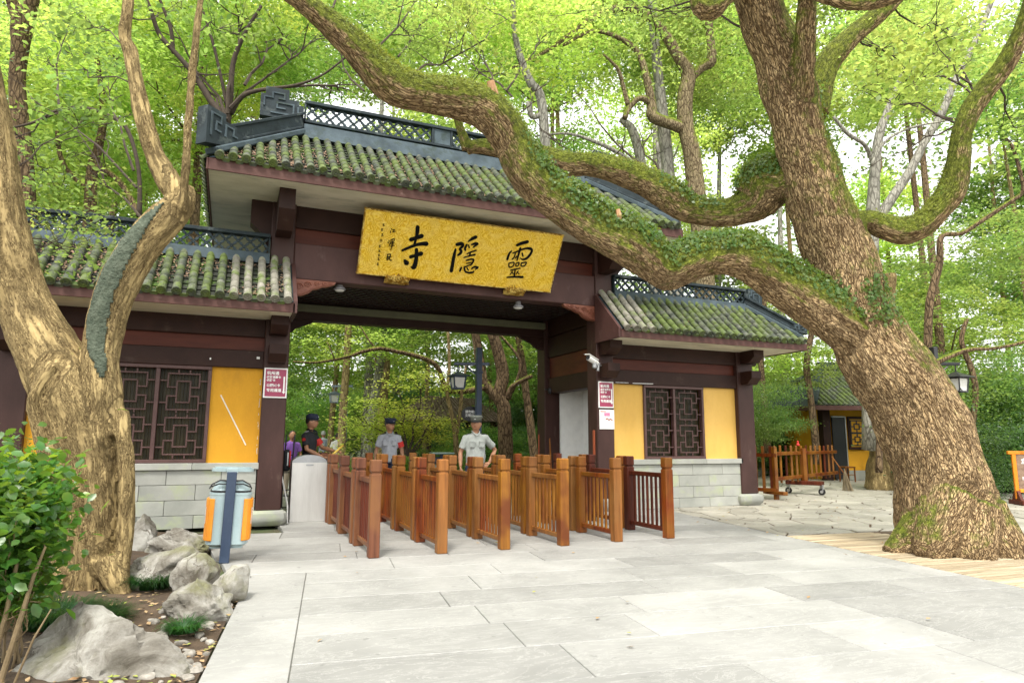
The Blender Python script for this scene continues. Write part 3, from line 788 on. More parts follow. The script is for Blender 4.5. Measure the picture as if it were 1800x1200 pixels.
def hiproof(x0, x1, y0, y1, z0, rise, yr, zt, hips, fasc=.2, fz=.06, inner=None):
    """body, fascia and soffit of a hipped roof. eave rectangle x0..x1,y0..y1 at z0 (tile bed); ridge at y=yr"""
    dep = yr-y0; zr = z0+dep*rise; depb = y1-yr
    xa = x0+dep if hips[0] else x0; xb = x1-dep if hips[1] else x1
    body = MB()
    V = [(x0, y0, z0), (x1, y0, z0), (x1, y1, z0), (x0, y1, z0), (xa, yr, zr), (xb, yr, zr)]
    if inner is not None:
        # the part in front of the tall pillar stops at its face; behind it the roof starts beyond the passage
        zf = z0+(YF-.005-y0)*rise
        L_ = hips[0]; xe = x1 if L_ else x0
        lo, hi = (inner, xe) if L_ else (xe, inner)
        body.add([Vector(v)-Vector((0, 0, .012)) for v in ((lo, y0, z0), (hi, y0, z0), (hi, YF-.005, z0), (lo, YF-.005, z0), (lo, YF-.005, zf), (hi, YF-.005, zf))], [(0, 1, 5, 4), (1, 2, 5), (2, 3, 4, 5), (3, 0, 4), (0, 3, 2, 1)])
        if L_: x1s, x0s = inner, x0
        else: x1s, x0s = x1, inner
        V = [(x0s, y0, z0), (x1s, y0, z0), (x1s, y1, z0), (x0s, y1, z0), (xa if L_ else x0s, yr, zr), (x1s if L_ else xb, yr, zr)]
    else: x0s, x1s = x0, x1
    body.add([Vector(v)-Vector((0, 0, .012)) for v in V], [(0, 1, 5, 4), (1, 2, 5), (2, 3, 4, 5), (3, 0, 4), (0, 3, 2, 1)])
    roof = G('roof', body, 'ridge_band')
    ORG[roof] = ORG[gate]
    f = MB(); d_ = .03
    f.cbox((x0-.0, y0-d_, z0-fasc), (x1, y0-.002, z0-.035), .006)
    if hips[0]: f.cbox((x0-d_, y0-d_, z0-fasc-.001), (x0-.002, y1, z0-.036), .006)
    if hips[1]: f.cbox((x1+.002, y0-d_, z0-fasc-.001), (x1+d_, y1, z0-.036), .006)
    f.cbox((x0s, y1+.002, z0-fasc), (x1s, y1+d_, z0-.035), .006)
    G('fascia_board', f, 'fascia', parent=roof)
    s = MB(); s.box((x0s, y0, z0-fasc+.02), (x1s, y1, z0-.03))
    if inner is not None: s.box((lo+(.001 if not L_ else .003), y0, z0-fasc+.02), (hi-(.001 if L_ else .003), YF-.006, z0-.03))
    G('soffit', s, 'soffit', parent=roof)
    return roof, xa, xb, zr
# main roof
MX0, MX1, MY0, MYR, MZ0 = -.53, 8.12, 10.55, 12.0, 5.6
mrise = (6.78-MZ0)/(MYR-MY0)
MY1 = 15.1
main, xa, xb, zr = hiproof(MX0, MX1, MY0, MY1, MZ0, mrise, MYR, 0, (1, 1), fasc=.22)
slope_tiles(main, (MX0, MY0, MZ0), (MX1, MY0, MZ0), 0, (0, 1, 0), mrise, MYR-MY0-.02, 1, 1, .19, 300, litter=1)
srise = (zr-MZ0)/(MYR-MY0)
slope_tiles(main, (MX0, MY1, MZ0), (MX0, MY0, MZ0), 0, (1, 0, 0), srise, MYR-MY0, 1, 1, .19, 0, litter=0)
slope_tiles(main, (MX1, MY0, MZ0), (MX1, MY1, MZ0), 0, (-1, 0, 0), srise, MYR-MY0, 1, 1, .19, 0, litter=0)
# mortar strip and pierced ridge
b = MB(); b.prism([(-.2, -.1), (.2, -.1), (.1, .2), (-.1, .2)], 0, xb-xa, Matrix(((0, 0, 1, xa), (1, 0, 0, MYR), (0, 1, 0, zr+.05), (0, 0, 0, 1)))); G('ridge_mortar', b, 'ridge_band', parent=main)
lattice_band(main, (xa+.0, MYR, 0), (xb-.0, MYR, 0), 7.08, 7.5, panels=((2.42, 2.8),))
for (x, fl) in ((xa, 1), (xb, 0)):
    poly = FIN; ls = FINL
    if not fl: 
        poly2 = flipx([(x_-.7, z) for x_, z in poly]); ln2 = [[(-(x_-.7), z) for x_, z in l_] for l_ in ls]
        ornament(main, (x, MYR, 7.06), (1, 0, 0), [(x_-.0, z) for x_, z in poly2], ln2)
    else: ornament(main, (x-.7, MYR, 7.06), (1, 0, 0), poly, ls)
def hipridge(roof, c0, c1, w_=.1, h=.26, fin=True, sc_=.8, flip=False):
    """ridge running down a hip from c1 (top) to c0 (corner)"""
    c0, c1 = Vector(c0), Vector(c1); d_ = (c1-c0).normalized()
    b = MB(); b.bar(c0+Vector((0, 0, .05)), c1+Vector((0, 0, .05)), .26, .1, c=.02); G('hip_mortar', b, 'ridge_band', parent=roof)
    b = MB(); b.bar(c0+Vector((0, 0, .12+h/2)), c1+Vector((0, 0, .12+h/2)), w_, h, c=.008); G('hip_wall', b, 'ridge', parent=roof)
    b = MB(); b.bar(c0+Vector((0, 0, .14+h)), c1+Vector((0, 0, .14+h)), w_+.07, .05, c=.008); G('hip_cap', b, 'ridge', parent=roof)
    b = MB(); b.bar(c0+Vector((0, 0, .14)), c1+Vector((0, 0, .14)), w_+.06, .04, c=.008); G('hip_foot', b, 'ridge', parent=roof)
    if fin:
        e = Vector((d_.x, d_.y, 0)).normalized()
        poly = [(-.16, -.08), (.4, .08), (.4, .28), (.3, .28), (.3, .36), (.12, .36), (.12, .46), (-.16, .46)]
        ls = [[(-.1, .06), (-.1, .38), (.04, .38), (.04, .28), (-.03, .28), (-.03, .16), (.06, .16)], [(.12, .14), (.12, .3), (.24, .3), (.24, .2), (.32, .2)]]
        poly = [(x*sc_*1.15, z*sc_) for x, z in poly]; ls = [[(x*sc_*1.15, z*sc_) for x, z in l_] for l_ in ls]
        ornament(roof, c0+Vector((0, 0, .18)), e, poly, ls, th=.2)
dz = .04
hipridge(main, (MX0+.02, MY0+.02, MZ0+dz), (xa-.06, MYR-.06, zr+dz), sc_=1.1)
hipridge(main, (MX1-.02, MY0+.02, MZ0+dz), (xb+.06, MYR-.06, zr+dz), sc_=1.1)
bx_ = MYR-MY0
hipridge(main, (MX0+.02, MY1-.02, MZ0+dz), (xa, MYR+.1, zr+dz), fin=False)
hipridge(main, (MX1-.02, MY1-.02, MZ0+dz), (xb, MYR+.1, zr+dz), fin=False)
# wing roofs
for L in (0, 1):
    if L: x0, x1, hips = mir(11.5), .84, (1, 0)
    else: x0, x1, hips = 6.78, 11.5, (0, 1)
    y0, yr, z0 = 10.78, 11.62, 3.52; rise = (4.3-z0)/(yr-y0); y1 = YF+3.5
    roof, xa, xb, zr = hiproof(x0, x1, y0, y1, z0, rise, yr, 0, hips, fasc=.19, inner=.48 if L else 7.14)
    pl = (lambda s, L=L, W=x1-x0: (s > W-.9 if L else s < .75))
    slope_tiles(roof, (x0, y0, z0), (x1, y0, z0), 0, (0, 1, 0), rise, yr-y0, hips[0], hips[1], .195, 300, pale=pl, litter=.9 if L else .12)
    if L: slope_tiles(roof, (x0, y1, z0), (x0, y0, z0), 0, (1, 0, 0), rise, yr-y0, 1, 1, .195, 0, litter=0)
    else: slope_tiles(roof, (x1, y0, z0), (x1, y1, z0), 0, (-1, 0, 0), rise, yr-y0, 1, 1, .195, 0, litter=0)
    ra, rb = (xa, .45) if L else (7.18, xb)
    b = MB(); b.prism([(-.15, -.06), (.15, -.06), (.08, .13), (-.08, .13)], 0, rb-ra, Matrix(((0, 0, 1, ra), (1, 0, 0, yr+.03), (0, 1, 0, zr+.03), (0, 0, 0, 1)))); G('ridge_mortar', b, 'ridge_band', parent=roof)
    lattice_band(roof, (ra, yr+.03, 0), (rb, yr+.03, 0), 4.41, 4.8, panels=())
    e = .62; poly = [(0, 0), (.46, 0), (.46, .3), (.38, .3), (.38, .42), (.06, .42), (.06, .3), (0, .3)]
    ls = [[(.08, .08), (.36, .08), (.36, .3), (.2, .3), (.2, .18), (.28, .18)], [(.08, .14), (.08, .26), (.14, .26), (.14, .36), (.3, .36)]]
    if L: poly = flipx(poly); ls = [[(-x, z) for x, z in l_] for l_ in ls]
    ornament(roof, ((xb if not L else xa), yr+.03, 4.4), (1, 0, 0), poly, ls, th=.15)
    if L: hipridge(roof, (x0+.02, y0+.02, z0+.03), (xa, yr, zr+.03), h=.15, w_=.08, sc_=.5); hipridge(roof, (x0+.02, y1-.02, z0+.03), (xa, yr+.1, zr+.03), h=.15, w_=.08, fin=False)
    else: hipridge(roof, (x1-.02, y0+.02, z0+.03), (xb, yr, zr+.03), h=.15, w_=.08, sc_=.5); hipridge(roof, (x1-.02, y1-.02, z0+.03), (xb, yr+.1, zr+.03), h=.15, w_=.08, fin=False)
    # verge board where the wing roof meets the tall pillar
    xv = .81 if L else 6.74
    b = MB(); M = Matrix(((0, 0, 1, xv), (1, 0, 0, 0), (0, 1, 0, 0), (0, 0, 0, 1)))
    b.prism([(y0-.03, z0-.19), (YF-.005, z0-.19), (YF-.005, z0+(YF-y0)*rise+.02), (y0-.03, z0+.0)], 0, .06, M); G('verge_board', b, 'beam_pale', parent=roof)
# paint chips and scrapes on the gate
M_['chalk'] = plain('chalk_mark', (.72, .66, .55), .9)
b = MB(); b.bar(onY(388, 694, YF+.118), onY(432, 782, YF+.118), .02, .005, up=(0, -1, 0)); G('scrape', b, 'chalk')
b = MB()
random.seed(5)
for k in range(26):
    t = random.random(); p = onY(458-7*t+random.uniform(-.6, .6), 668+132*t, YF+.117); b.bar(p, p+Vector((0, 0, random.uniform(.01, .06))), .008, .005, up=(0, -1, 0))
tag(G('paint_chips', b, 'chalk'), kind='stuff')
b = MB(); p = onY(454, 629, YF+.036); b.cbox((p.x-.025, p.y-.006, p.z-.02), (p.x+.025, p.y, p.z+.02), .003); G('paper_scrap', b, 'white')
b = MB(); p = onY(370, 630, YF+.036); b.cbox((p.x-.012, p.y-.006, p.z-.018), (p.x+.01, p.y, p.z+.015), .003); G('paper_scrap', b, 'white')
b = MB()
for x in np.arange(1083, 1104, 2.3): p = onY(x, 671.5+(x-1083)*.035, YF+.036); b.box((p.x-.008, p.y-.004, p.z-.012), (p.x+.008, p.y, p.z+.004))
for x in np.arange(1113, 1149, 1.9): p = onY(x, 672+(x-1083)*.035, YF+.036); b.box((p.x-.008, p.y-.004, p.z-.012), (p.x+.009, p.y, p.z+.006))
tag(G('old_paper_strip', b, 'white'), kind='stuff')
# ================================================================ NAME PLAQUE
def goldmat(name, rough=.42, relief=1):
    mt, n, l, b = NM(name); v = src(n, l, 'pos')
    wv = n.new('ShaderNodeTexWave'); wv.inputs['Scale'].default_value = 4.2; wv.inputs['Distortion'].default_value = 34; wv.inputs['Detail'].default_value = 2; wv.inputs['Detail Scale'].default_value = 1.1
    l.new(v, wv.inputs['Vector']); big = noi(n, l, v, 2.2, 5, .6, 2.5); fi = noi(n, l, v, 9, 4, .6, 3)
    h = math_(n, l, 'ADD', math_(n, l, 'MULTIPLY', wv.outputs[1], .7), fi)
    c = ramp(n, l, h, [(.4, (.7, .4, .004)), (.8, (.82, .5, .01)), (1.0, (.92, .64, .07))])
    c = mixc(n, l, ramp(n, l, big, [(.45, (0, 0, 0)), (.6, (.35, .35, .35))]), c, (.93, .7, .18))
    l.new(c, b.inputs['Base Color']); b.inputs['Roughness'].default_value = rough; b.inputs['Metallic'].default_value = .2
    bump(n, l, h, b, .6 if relief else .3, .012); return mt
M_['gold'] = goldmat('gilded_cloud_relief'); M_['gold_glints'] = mat('gilding_painted_glints', (.42, .2, .005), (1.0, .76, .22), 13, rough=.3, bs=1.0, bd=.03, metal=.4, thr=(.42, .58))  # second gilding: noise colour paints in highlights and dark crevices
M_['ink'] = plain('black_lacquer', (.004, .004, .004), .6, spec=.1)
TL, TR = Vector((1.905, 10.92, 5.24)), Vector((5.66, 10.92, 5.24)); BL, BR = Vector((1.905, 11.52, 4.26)), Vector((5.66, 11.52, 4.26))
pn = (TR-TL).cross(BL-TL).normalized(); pn = -pn if pn.y > 0 else pn
plq = empty('name_plaque', (CX, 11.5, 4.26), label='large gilded name plaque with three black brush characters tilted forward over the gate opening', cat='plaque')
def quadbox(b, q, t, nrm):
    vs = [p for p in q]+[p-nrm*t for p in q]; b.add(vs, [(0, 1, 2, 3), (7, 6, 5, 4)]+[(i, 4+i, 4+(i+1) % 4, (i+1) % 4) for i in range(4)])
b = MB(); quadbox(b, [TL, BL, BR, TR], .05, pn); b.build('board', M_['gold'], plq)
b = MB(); e1 = (TR-TL).normalized(); e2 = (TL-BL).normalized()
for p, q in ((TL, TR), (BL, BR)): b.bar(p-pn*.03-e1*.02, q-pn*.03+e1*.02, .022, .075, up=pn, c=.004)
for p, q in ((TL, BL), (TR, BR)): b.bar(p-pn*.03, q-pn*.03, .022, .074, up=pn, c=.004)
b.build('frame', M_['gold_glints'], plq)
def onplq(x, y):
    d = ray(x, y); t = (TL-CAMP).dot(pn)/d.dot(pn); return CAMP+d*t
def stroke(b, pts, off, sc, k=1.0):
    P_ = [(onplq(off[0]+x/sc, off[1]+y/sc), r_) for x, y, r_ in pts]
    Q = []
    for i in range(len(P_)-1):
        for s in range(4):
            t = s/4; a = P_[max(i-1, 0)][0]; p = P_[i][0]; q = P_[i+1][0]; d_ = P_[min(i+2, len(P_)-1)][0]
            pt = .5*((2*p)+(-a+q)*t+(2*a-5*p+4*q-d_)*t*t+(-a+3*p-3*q+d_)*t**3)
            Q.append((pt, P_[i][1]*(1-t)+P_[i+1][1]*t))
    Q.append(P_[-1]); mpp = 1/FPX/sc*10.6*k*1.45
    pa, ra = Q[0]; pb, rb = Q[-1]; da = (Q[0][0]-Q[1][0]).normalized(); db = (Q[-1][0]-Q[-2][0]).normalized()
    Q = [(pa+da*ra*mpp*.9, ra*.35)]+[(pa+da*ra*mpp*.5, ra*.8)]+Q+[(pb+db*rb*mpp*.5, rb*.8), (pb+db*rb*mpp*.9, rb*.35)]
    n = 8; vs = []
    for i, (p, r_) in enumerate(Q):
        d_ = (Q[min(i+1, len(Q)-1)][0]-Q[max(i-1, 0)][0]).normalized(); s_ = d_.cross(pn)
        for q in range(n):
            t = 2*math.pi*q/n; vs.append(p+s_*math.cos(t)*r_*mpp+pn*(math.sin(t)*.012+.004))
    fs = [(i*n+q, i*n+(q+1) % n, (i+1)*n+(q+1) % n, (i+1)*n+q) for i in range(len(Q)-1) for q in range(n)]
    fs += [tuple(range(n))[::-1], tuple((len(Q)-1)*n+q for q in range(n))]
    b.add(vs, fs)
A_, B_ = ((620, 360), 7.5), ((780, 390), 8.57)
SI = [[(855, 292, 20), (852, 350, 21), (843, 405, 16), (828, 470, 13), (808, 535, 12)], [(768, 458, 22), (830, 437, 19), (908, 412, 24)],
      [(655, 600, 13), (740, 563, 15), (830, 530, 16), (920, 512, 20), (970, 513, 25)], [(765, 685, 20), (830, 665, 17), (900, 642, 25)],
      [(840, 588, 18), (840, 680, 20), (828, 760, 23), (805, 822, 26), (778, 822, 12)], [(688, 735, 16), (710, 765, 27)]]
YIN = [[(178, 412, 13), (152, 520, 21), (132, 640, 22), (114, 735, 23)], [(200, 340, 22), (268, 328, 24), (285, 362, 19), (245, 405, 16), (263, 440, 17), (250, 472, 19), (212, 500, 12)],
       [(365, 298, 6), (425, 255, 20), (482, 228, 22)], [(345, 345, 14), (320, 398, 15), (325, 425, 12)], [(372, 345, 7), (382, 385, 10)],
       [(420, 342, 10), (470, 325, 16), (512, 328, 13), (472, 360, 13), (440, 385, 7)], [(350, 480, 8), (420, 450, 10), (485, 430, 11)], [(405, 455, 9), (385, 510, 10)],
       [(305, 535, 9), (380, 512, 10), (468, 492, 13)], [(340, 580, 10), (410, 562, 11), (447, 570, 13), (430, 620, 11), (398, 652, 10)], [(345, 625, 8), (410, 610, 8)],
       [(308, 682, 11), (380, 652, 9), (425, 634, 7)], [(264, 688, 13), (243, 737, 12)], [(310, 700, 11), (325, 745, 11), (380, 765, 13), (438, 757, 13), (455, 738, 6)],
       [(350, 690, 8), (368, 722, 9)], [(420, 702, 10), (465, 676, 13), (512, 688, 15), (478, 712, 8)]]
LING = [[(1105, 350, 18), (1180, 320, 21), (1258, 300, 22)], [(1020, 440, 10), (985, 480, 14), (958, 560, 17)],
        [(1040, 470, 8), (1120, 440, 11), (1220, 402, 12), (1300, 402, 19), (1328, 432, 15), (1300, 492, 17), (1250, 545, 17), (1190, 566, 12), (1150, 542, 5)],
        [(1152, 402, 17), (1130, 480, 13), (1104, 575, 10)], [(1078, 470, 9), (1062, 530, 9), (1030, 562, 9)], [(1182, 472, 10), (1192, 512, 11)], [(1098, 515, 7), (1080, 545, 8)],
        [(982, 622, 9), (1055, 608, 9), (1045, 662, 9), (988, 682, 9), (980, 630, 9)], [(1090, 622, 8), (1132, 612, 9), (1120, 658, 8), (1086, 664, 8), (1088, 630, 8)],
        [(1170, 618, 9), (1242, 608, 10), (1218, 658, 9), (1166, 664, 9), (1168, 625, 8)], [(1010, 727, 8), (1080, 711, 10), (1148, 698, 9)], [(1076, 715, 9), (1060, 820, 11)],
        [(1032, 742, 7), (1000, 790, 6)], [(1028, 755, 6), (1046, 778, 7)], [(1120, 738, 8), (1088, 786, 6)], [(1105, 752, 6), (1132, 782, 8)], [(952, 834, 9), (1060, 826, 13), (1185, 830, 17)]]
for st_, (off, sc) in ((SI, A_), (YIN, B_), (LING, B_)):
    b = MB()
    for s_ in st_: stroke(b, s_, off, sc)
    b.build('brush_character', M_['ink'], plq, smooth=True)
def thin(lst, r_): return [[(x, y, r_) for x, y in s_] for s_ in lst]
SIG = [thin([[(508, 314), (520, 328)], [(500, 345), (497, 368)], [(533, 330), (552, 325)], [(544, 330), (540, 350)], [(528, 357), (562, 350)]], 4),
       thin([[(475, 466), (482, 480)], [(464, 490), (470, 502)], [(478, 545), (496, 500)], [(506, 460), (547, 445), (540, 480), (502, 490), (506, 462)], [(523, 455), (518, 488)], [(500, 510), (547, 497)], [(510, 527), (540, 518)], [(498, 547), (546, 537)], [(522, 500), (512, 560), (500, 592)]], 4),
       thin([[(458, 655), (497, 650), (490, 680), (460, 686)], [(460, 655), (450, 724), (475, 706)], [(462, 692), (505, 686)], [(482, 682), (492, 728), (510, 730)]], 5)]
DATE = []
random.seed(21)
for cx, cy in ((405, 268), (386, 330), (390, 398), (374, 470), (357, 548), (350, 612), (345, 665), (340, 716), (330, 782)):
    DATE += thin([[(cx-8, cy-12), (cx+10, cy-16)], [(cx, cy-16), (cx-6, cy+14)], [(cx-2, cy), (cx+12, cy+8)]], 2.6)
for g_ in SIG:
    b = MB(); [stroke(b, s_, *A_) for s_ in g_]; b.build('signature_character', M_['ink'], plq, smooth=True)
b = MB(); [stroke(b, s_, *A_) for s_ in DATE]; b.build('date_line', M_['ink'], plq, smooth=True)
# gilded rests under the plaque
for px, w_, lab in ((699, .46, 'gilded carved rest under the left end of the name plaque'), (906, .44, 'gilded carved rest under the right end of the name plaque')):
    c_ = onY(px, 494 if px < 800 else 514, 11.5)
    b = MB(); N_ = 44; K_ = 14
    vs = []; 
    for i in range(N_+1):
        for j in range(K_+1):
            u = i/N_*2-1; v = j/K_
            top = .045+.1*(1-abs(u)**1.8)
            x = c_.x+u*w_/2*(1-.05*v); z = 4.15+top*1.55*v; bul = math.sin(v*math.pi*.9+.1)*(1-abs(u)**6)
            y = YF-.05-.11*bul-.06*noise.noise((u*6, v*4, px))-.04*noise.noise((u*13, v*9, px))
            z += (.05*noise.noise((u*7, v*3, px+5))+.02)*v
            vs.append((x, y, z))
    fs = [(i*(K_+1)+j, (i+1)*(K_+1)+j, (i+1)*(K_+1)+j+1, i*(K_+1)+j+1) for i in range(N_) for j in range(K_)]
    b.add(vs, fs); n0 = len(vs)
    b.box((c_.x-w_/2+.06, YF-.05, 4.16), (c_.x+w_/2-.06, YF+.03, 4.22))
    for k in range(9):
        u = -0.8+k*.2; b.tube([(c_.x+u*w_/2+.03*math.cos(t), YF-.15-.02*math.sin(t*.5), 4.22+.03*math.sin(t)+.02*math.cos(k)) for t in (0, 1, 2, 3, 4, 5)], .012, 5)
    o = b.build('plaque_rest', M_['gold_glints'], auto=True); tag(o, lab, 'carving', 'gilded rests under the plaque')
# ================================================================ signs with writing
def textmesh(name, body, size, mt, parent, org, ex=(1, 0, 0), ez=(0, 0, 1), bold=0, align='LEFT', space=1.0):
    cu = bpy.data.curves.new(name, 'FONT'); cu.body = body; cu.size = size; cu.extrude = .0012; cu.offset = bold; cu.align_x = align; cu.resolution_u = 2; cu.space_line = space
    t = bpy.data.objects.new(name, cu); COL.objects.link(t)
    dg = bpy.context.evaluated_depsgraph_get(); me = bpy.data.meshes.new_from_object(t.evaluated_get(dg)); bpy.data.objects.remove(t)
    me.materials.clear(); me.materials.append(mt)
    ex = Vector(ex).normalized(); ez = Vector(ez).normalized(); nr = ex.cross(ez)
    M = Matrix((ex, ez, nr)).transposed().to_4x4(); M.translation = Vector(org)
    me.transform(M)
    if parent is not None and parent in ORG: me.transform(Matrix.Translation(-ORG[parent]))
    return place(name, me, parent)
M_['magenta'] = plain('magenta_print', (.32, .035, .09), .4)
M_['ink2'] = plain('grey_print', (.3, .3, .32), .6); M_['pink'] = plain('pink_print', (.75, .12, .3), .6); M_['rust'] = plain('rust_print', (.35, .08, .03), .6)
def cardsign(p0, p1, lab):
    x0, z1 = p0; x1, z0 = p1; y = YF
    s = empty('card_sign', (x0, y, z0), label=lab, cat='sign', group='magenta card notices on the main pillars')
    b = MB(); b.cbox((x0, y-.022, z0), (x1, y-.004, z1), .004); b.build('plate', M_['white'], s)
    t = .022; b = MB(); b.box((x0+t, y-.0245, z0+t*1.1), (x1-t, y-.0221, z1-t)); b.build('print', M_['magenta'], s)
    W, H = x1-x0, z1-z0; yy = y-.027
    for i, (tx, u, v, sz) in enumerate((('杭州通', .12, .84, .135), ('·旅游消费卡', .1, .70, .092), ('·优待卡', .1, .595, .092), ('公园IC卡', .12, .43, .115), ('专用通道', .12, .27, .125))):
        textmesh('lettering', tx, sz*H*.95, M_['white'], s, (x0+u*W, yy, z1-H*(1-v)-sz*H*.45), bold=.0016)
    b = MB(); ax = x0+.86*W; b.box((ax-.012, yy-.002, z0+.22*H), (ax+.012, yy, z0+.72*H))
    b.prism([(ax-.03, z0+.22*H), (ax, z0+.14*H), (ax+.03, z0+.22*H)], 0, .002, Matrix(((1, 0, 0, 0), (0, 0, 1, yy-.002), (0, 1, 0, 0), (0, 0, 0, 1))))
    b.build('arrow', M_['white'], s)
a = onY(465, 646, YF); c_ = onY(504, 702, YF); cardsign((a.x, a.z), (.845, c_.z+.02), 'magenta card notice with a downward arrow on the left main pillar')
a = onY(1050, 670, YF); c_ = onY(1077, 717, YF); cardsign((6.79, a.z), (7.14, c_.z), 'magenta card notice above a white poster on the right main pillar')
s = empty('white_poster', (6.8, YF, 1.6), label='white poster with a small pink mark under the magenta card notice', cat='poster')
a = onY(1052, 719, YF); c_ = onY(1078, 754, YF)
b = MB(); b.box((6.81, YF-.012, c_.z), (7.15, YF-.004, a.z-.005)); b.build('sheet', M_['white'], s)
b = MB()
for x in (6.92, 6.965, 7.01): b.box((x, YF-.015, 1.86), (x+.035, YF-.0121, 1.93))
b.build('pink_mark', M_['pink'], s)
b = MB(); b.box((6.83, YF-.015, a.z-.05), (6.96, YF-.0121, a.z-.035)); b.build('red_line', M_['red'], s)
b = MB()
for k in range(7): b.box((6.95+k*.022, YF-.015, 1.79+.012*math.sin(k*1.7)-.002*k), (6.975+k*.022, YF-.0121, 1.815+.012*math.sin(k*1.7)-.002*k))
b.build('small_picture', M_['rust'], s)
# red couplet strips on the inner pillars
s = MB(); s.cbox((6.755, YF+.1, 1.05), (6.768, YF+.18, 1.58), .003); o = s.build('red_strip', M_['rust']); tag(o, 'worn red and gold strip on the inner face of the right front pillar', 'banner')
s = MB(); s.cbox((6.755, YF+2.72, .7), (6.768, YF+2.77, 1.52), .003); o = s.build('red_strip', M_['rust']); tag(o, 'narrow red strip on the rear right pillar of the passage', 'banner')
# clock in the booth
ck = empty('wall_clock', (7.7, 13.35, 2.1), label='round gold rimmed clock on the white booth wall', cat='clock')
M = Matrix.Translation((7.715, 13.2, 2.12)) @ Matrix.Rotation(R(-90), 4, 'Y')
b = MB(); b.lathe([(.2, 0), (.2, .03), (.17, .035), (.165, .02), (.01, .02)], 24, M); b.build('rim', M_['gold_glints'], ck)
b = MB(); b.lathe([(.16, 0), (.16, .026), (.01, .026)], 24, M); b.build('dial', M_['white'], ck)
# stick leaning in the booth opening
p = onY(972, 770, 12.9)
b = MB(); b.tube([(p.x+.02, 12.95, .0), (p.x-.02, 13.02, p.z)], .016, 7); o = b.build('broom_stick', M_['barrier_gold']); tag(o, 'bare wooden stick leaning against the white booth wall', 'stick')
# lamps and cameras
for px, py, lab in ((597, 509, 'small round spotlight under the left end of the lintel'), (911, 540, 'small round spotlight under the right end of the lintel')):
    p = onY(px, py, YF+.25); 
    l_ = empty('spotlight', (p.x, p.y, p.z), label=lab, cat='lamp', group='spotlights under the lintel')
    b = MB(); b.lathe([(.05, .22), (.055, .06), (.1, .02), (.105, 0), (.09, -.005)][::-1], 14, Matrix.Translation(p)); b.build('housing', M_['ink2'], l_)
    b = MB(); b.lathe([(.085, -.012), (.07, -.028), (.02, -.034)][::-1], 14, Matrix.Translation(p)); b.build('glass', M_['white'], l_)
    b = MB(); b.bar((p.x, p.y, p.z+.2), (p.x, p.y, 4.11), .03, .03); b.build('stem', M_['ink2'], l_)
for px, py in ((635, 562), (810, 577)):
    p = onY(px, py, YF+2.6); b = MB(); b.lathe([(.03, -.06), (.05, -.03), (.055, 0), (.055, .04), (.03, .05), (.03, 3.82-p.z)], 12, Matrix.Translation(p))
    o = b.build('dome_camera', M_['black'], auto=True); tag(o, 'black dome camera under the rear beam, ' + ('left one' if px < 700 else 'right one'), 'camera', 'dome cameras under the rear beam')
p = onY(967, 688, YF+2.3); b = MB(); b.lathe([(.02, -.05), (.05, -.02), (.055, .04), (.03, .09)], 12, Matrix.Translation(p)); b.bar(p+Vector((-.14, 0, .05)), p+Vector((0, 0, .05)), .03, .03); o = b.build('booth_camera', M_['black'], auto=True); tag(o, 'small black camera above the white booth opening', 'camera')
cc = empty('bullet_camera', (6.75, YF-.1, 3.1), label='white bullet camera on a bracket beside the right main pillar', cat='camera')
q = onY(1044, 635, YF-.2); p = q+Vector((-.17, -.09, .05))
b = MB(); d_ = (q-p).normalized(); b.tube([p-d_*.02, p, q+d_*.1], [.05, .055, .055], 12); b.bar(p-d_*.06+Vector((0, 0, .055)), q+d_*.1+Vector((0, 0, .06)), .11, .012); b.build('housing', M_['white'], cc, auto=True)
b = MB(); b.lathe([(.045, 0), (.045, .012)], 12, Matrix.Translation(p-d_*.03) @ d_.to_track_quat('Z', 'Y').to_matrix().to_4x4()); b.build('lens', M_['black'], cc)
b = MB(); e_ = onY(1072, 640, YF-.02); m0 = onY(1045, 642, YF-.2); b.tube([q, m0, m0+Vector((.12, .1, 0)), e_], .018, 7); 
M = Matrix.Translation(m0); b.lathe([(.03, -.06), (.05, -.04), (.05, .04), (.03, .06)], 10, M); b.tube([m0+Vector((.1, .05, -.1)), m0+Vector((.12, .05, .06))], .035, 8); b.build('bracket', M_['steel_top'], cc, auto=True)
# ================================================================ QUEUE BARRIERS
ROWS = [(1.645, 4, 'barrier_pink', 'barrier_pink', 'barrier_dark'), (2.475, 4, 'barrier', 'barrier_brown', 'barrier'), (3.305, 4, 'barrier_brown', 'barrier_gold', 'barrier'), (4.15, 3, 'barrier_brown', 'barrier_gold', 'barrier_gold'), (5.0, 3, 'barrier', 'barrier_brown', 'barrier_gold'), (5.86, 3, 'barrier_dark', 'barrier', 'barrier_dark')]
def postmb(y, w_=.128):
    b = MB(); h = w_/2
    b.cbox((-h, y-h, 0), (h, y+h, .962), .009); b.box((-h+.014, y-h+.014, .955), (h-.014, y+h-.014, .99)); b.cbox((-h-.001, y-h-.001, .984), (h+.001, y+h+.001, 1.13), .012); return b
ordn = ['leftmost', 'second', 'third', 'fourth', 'fifth', 'rightmost']
nth = ['nearest', 'second nearest', 'third', 'rearmost']
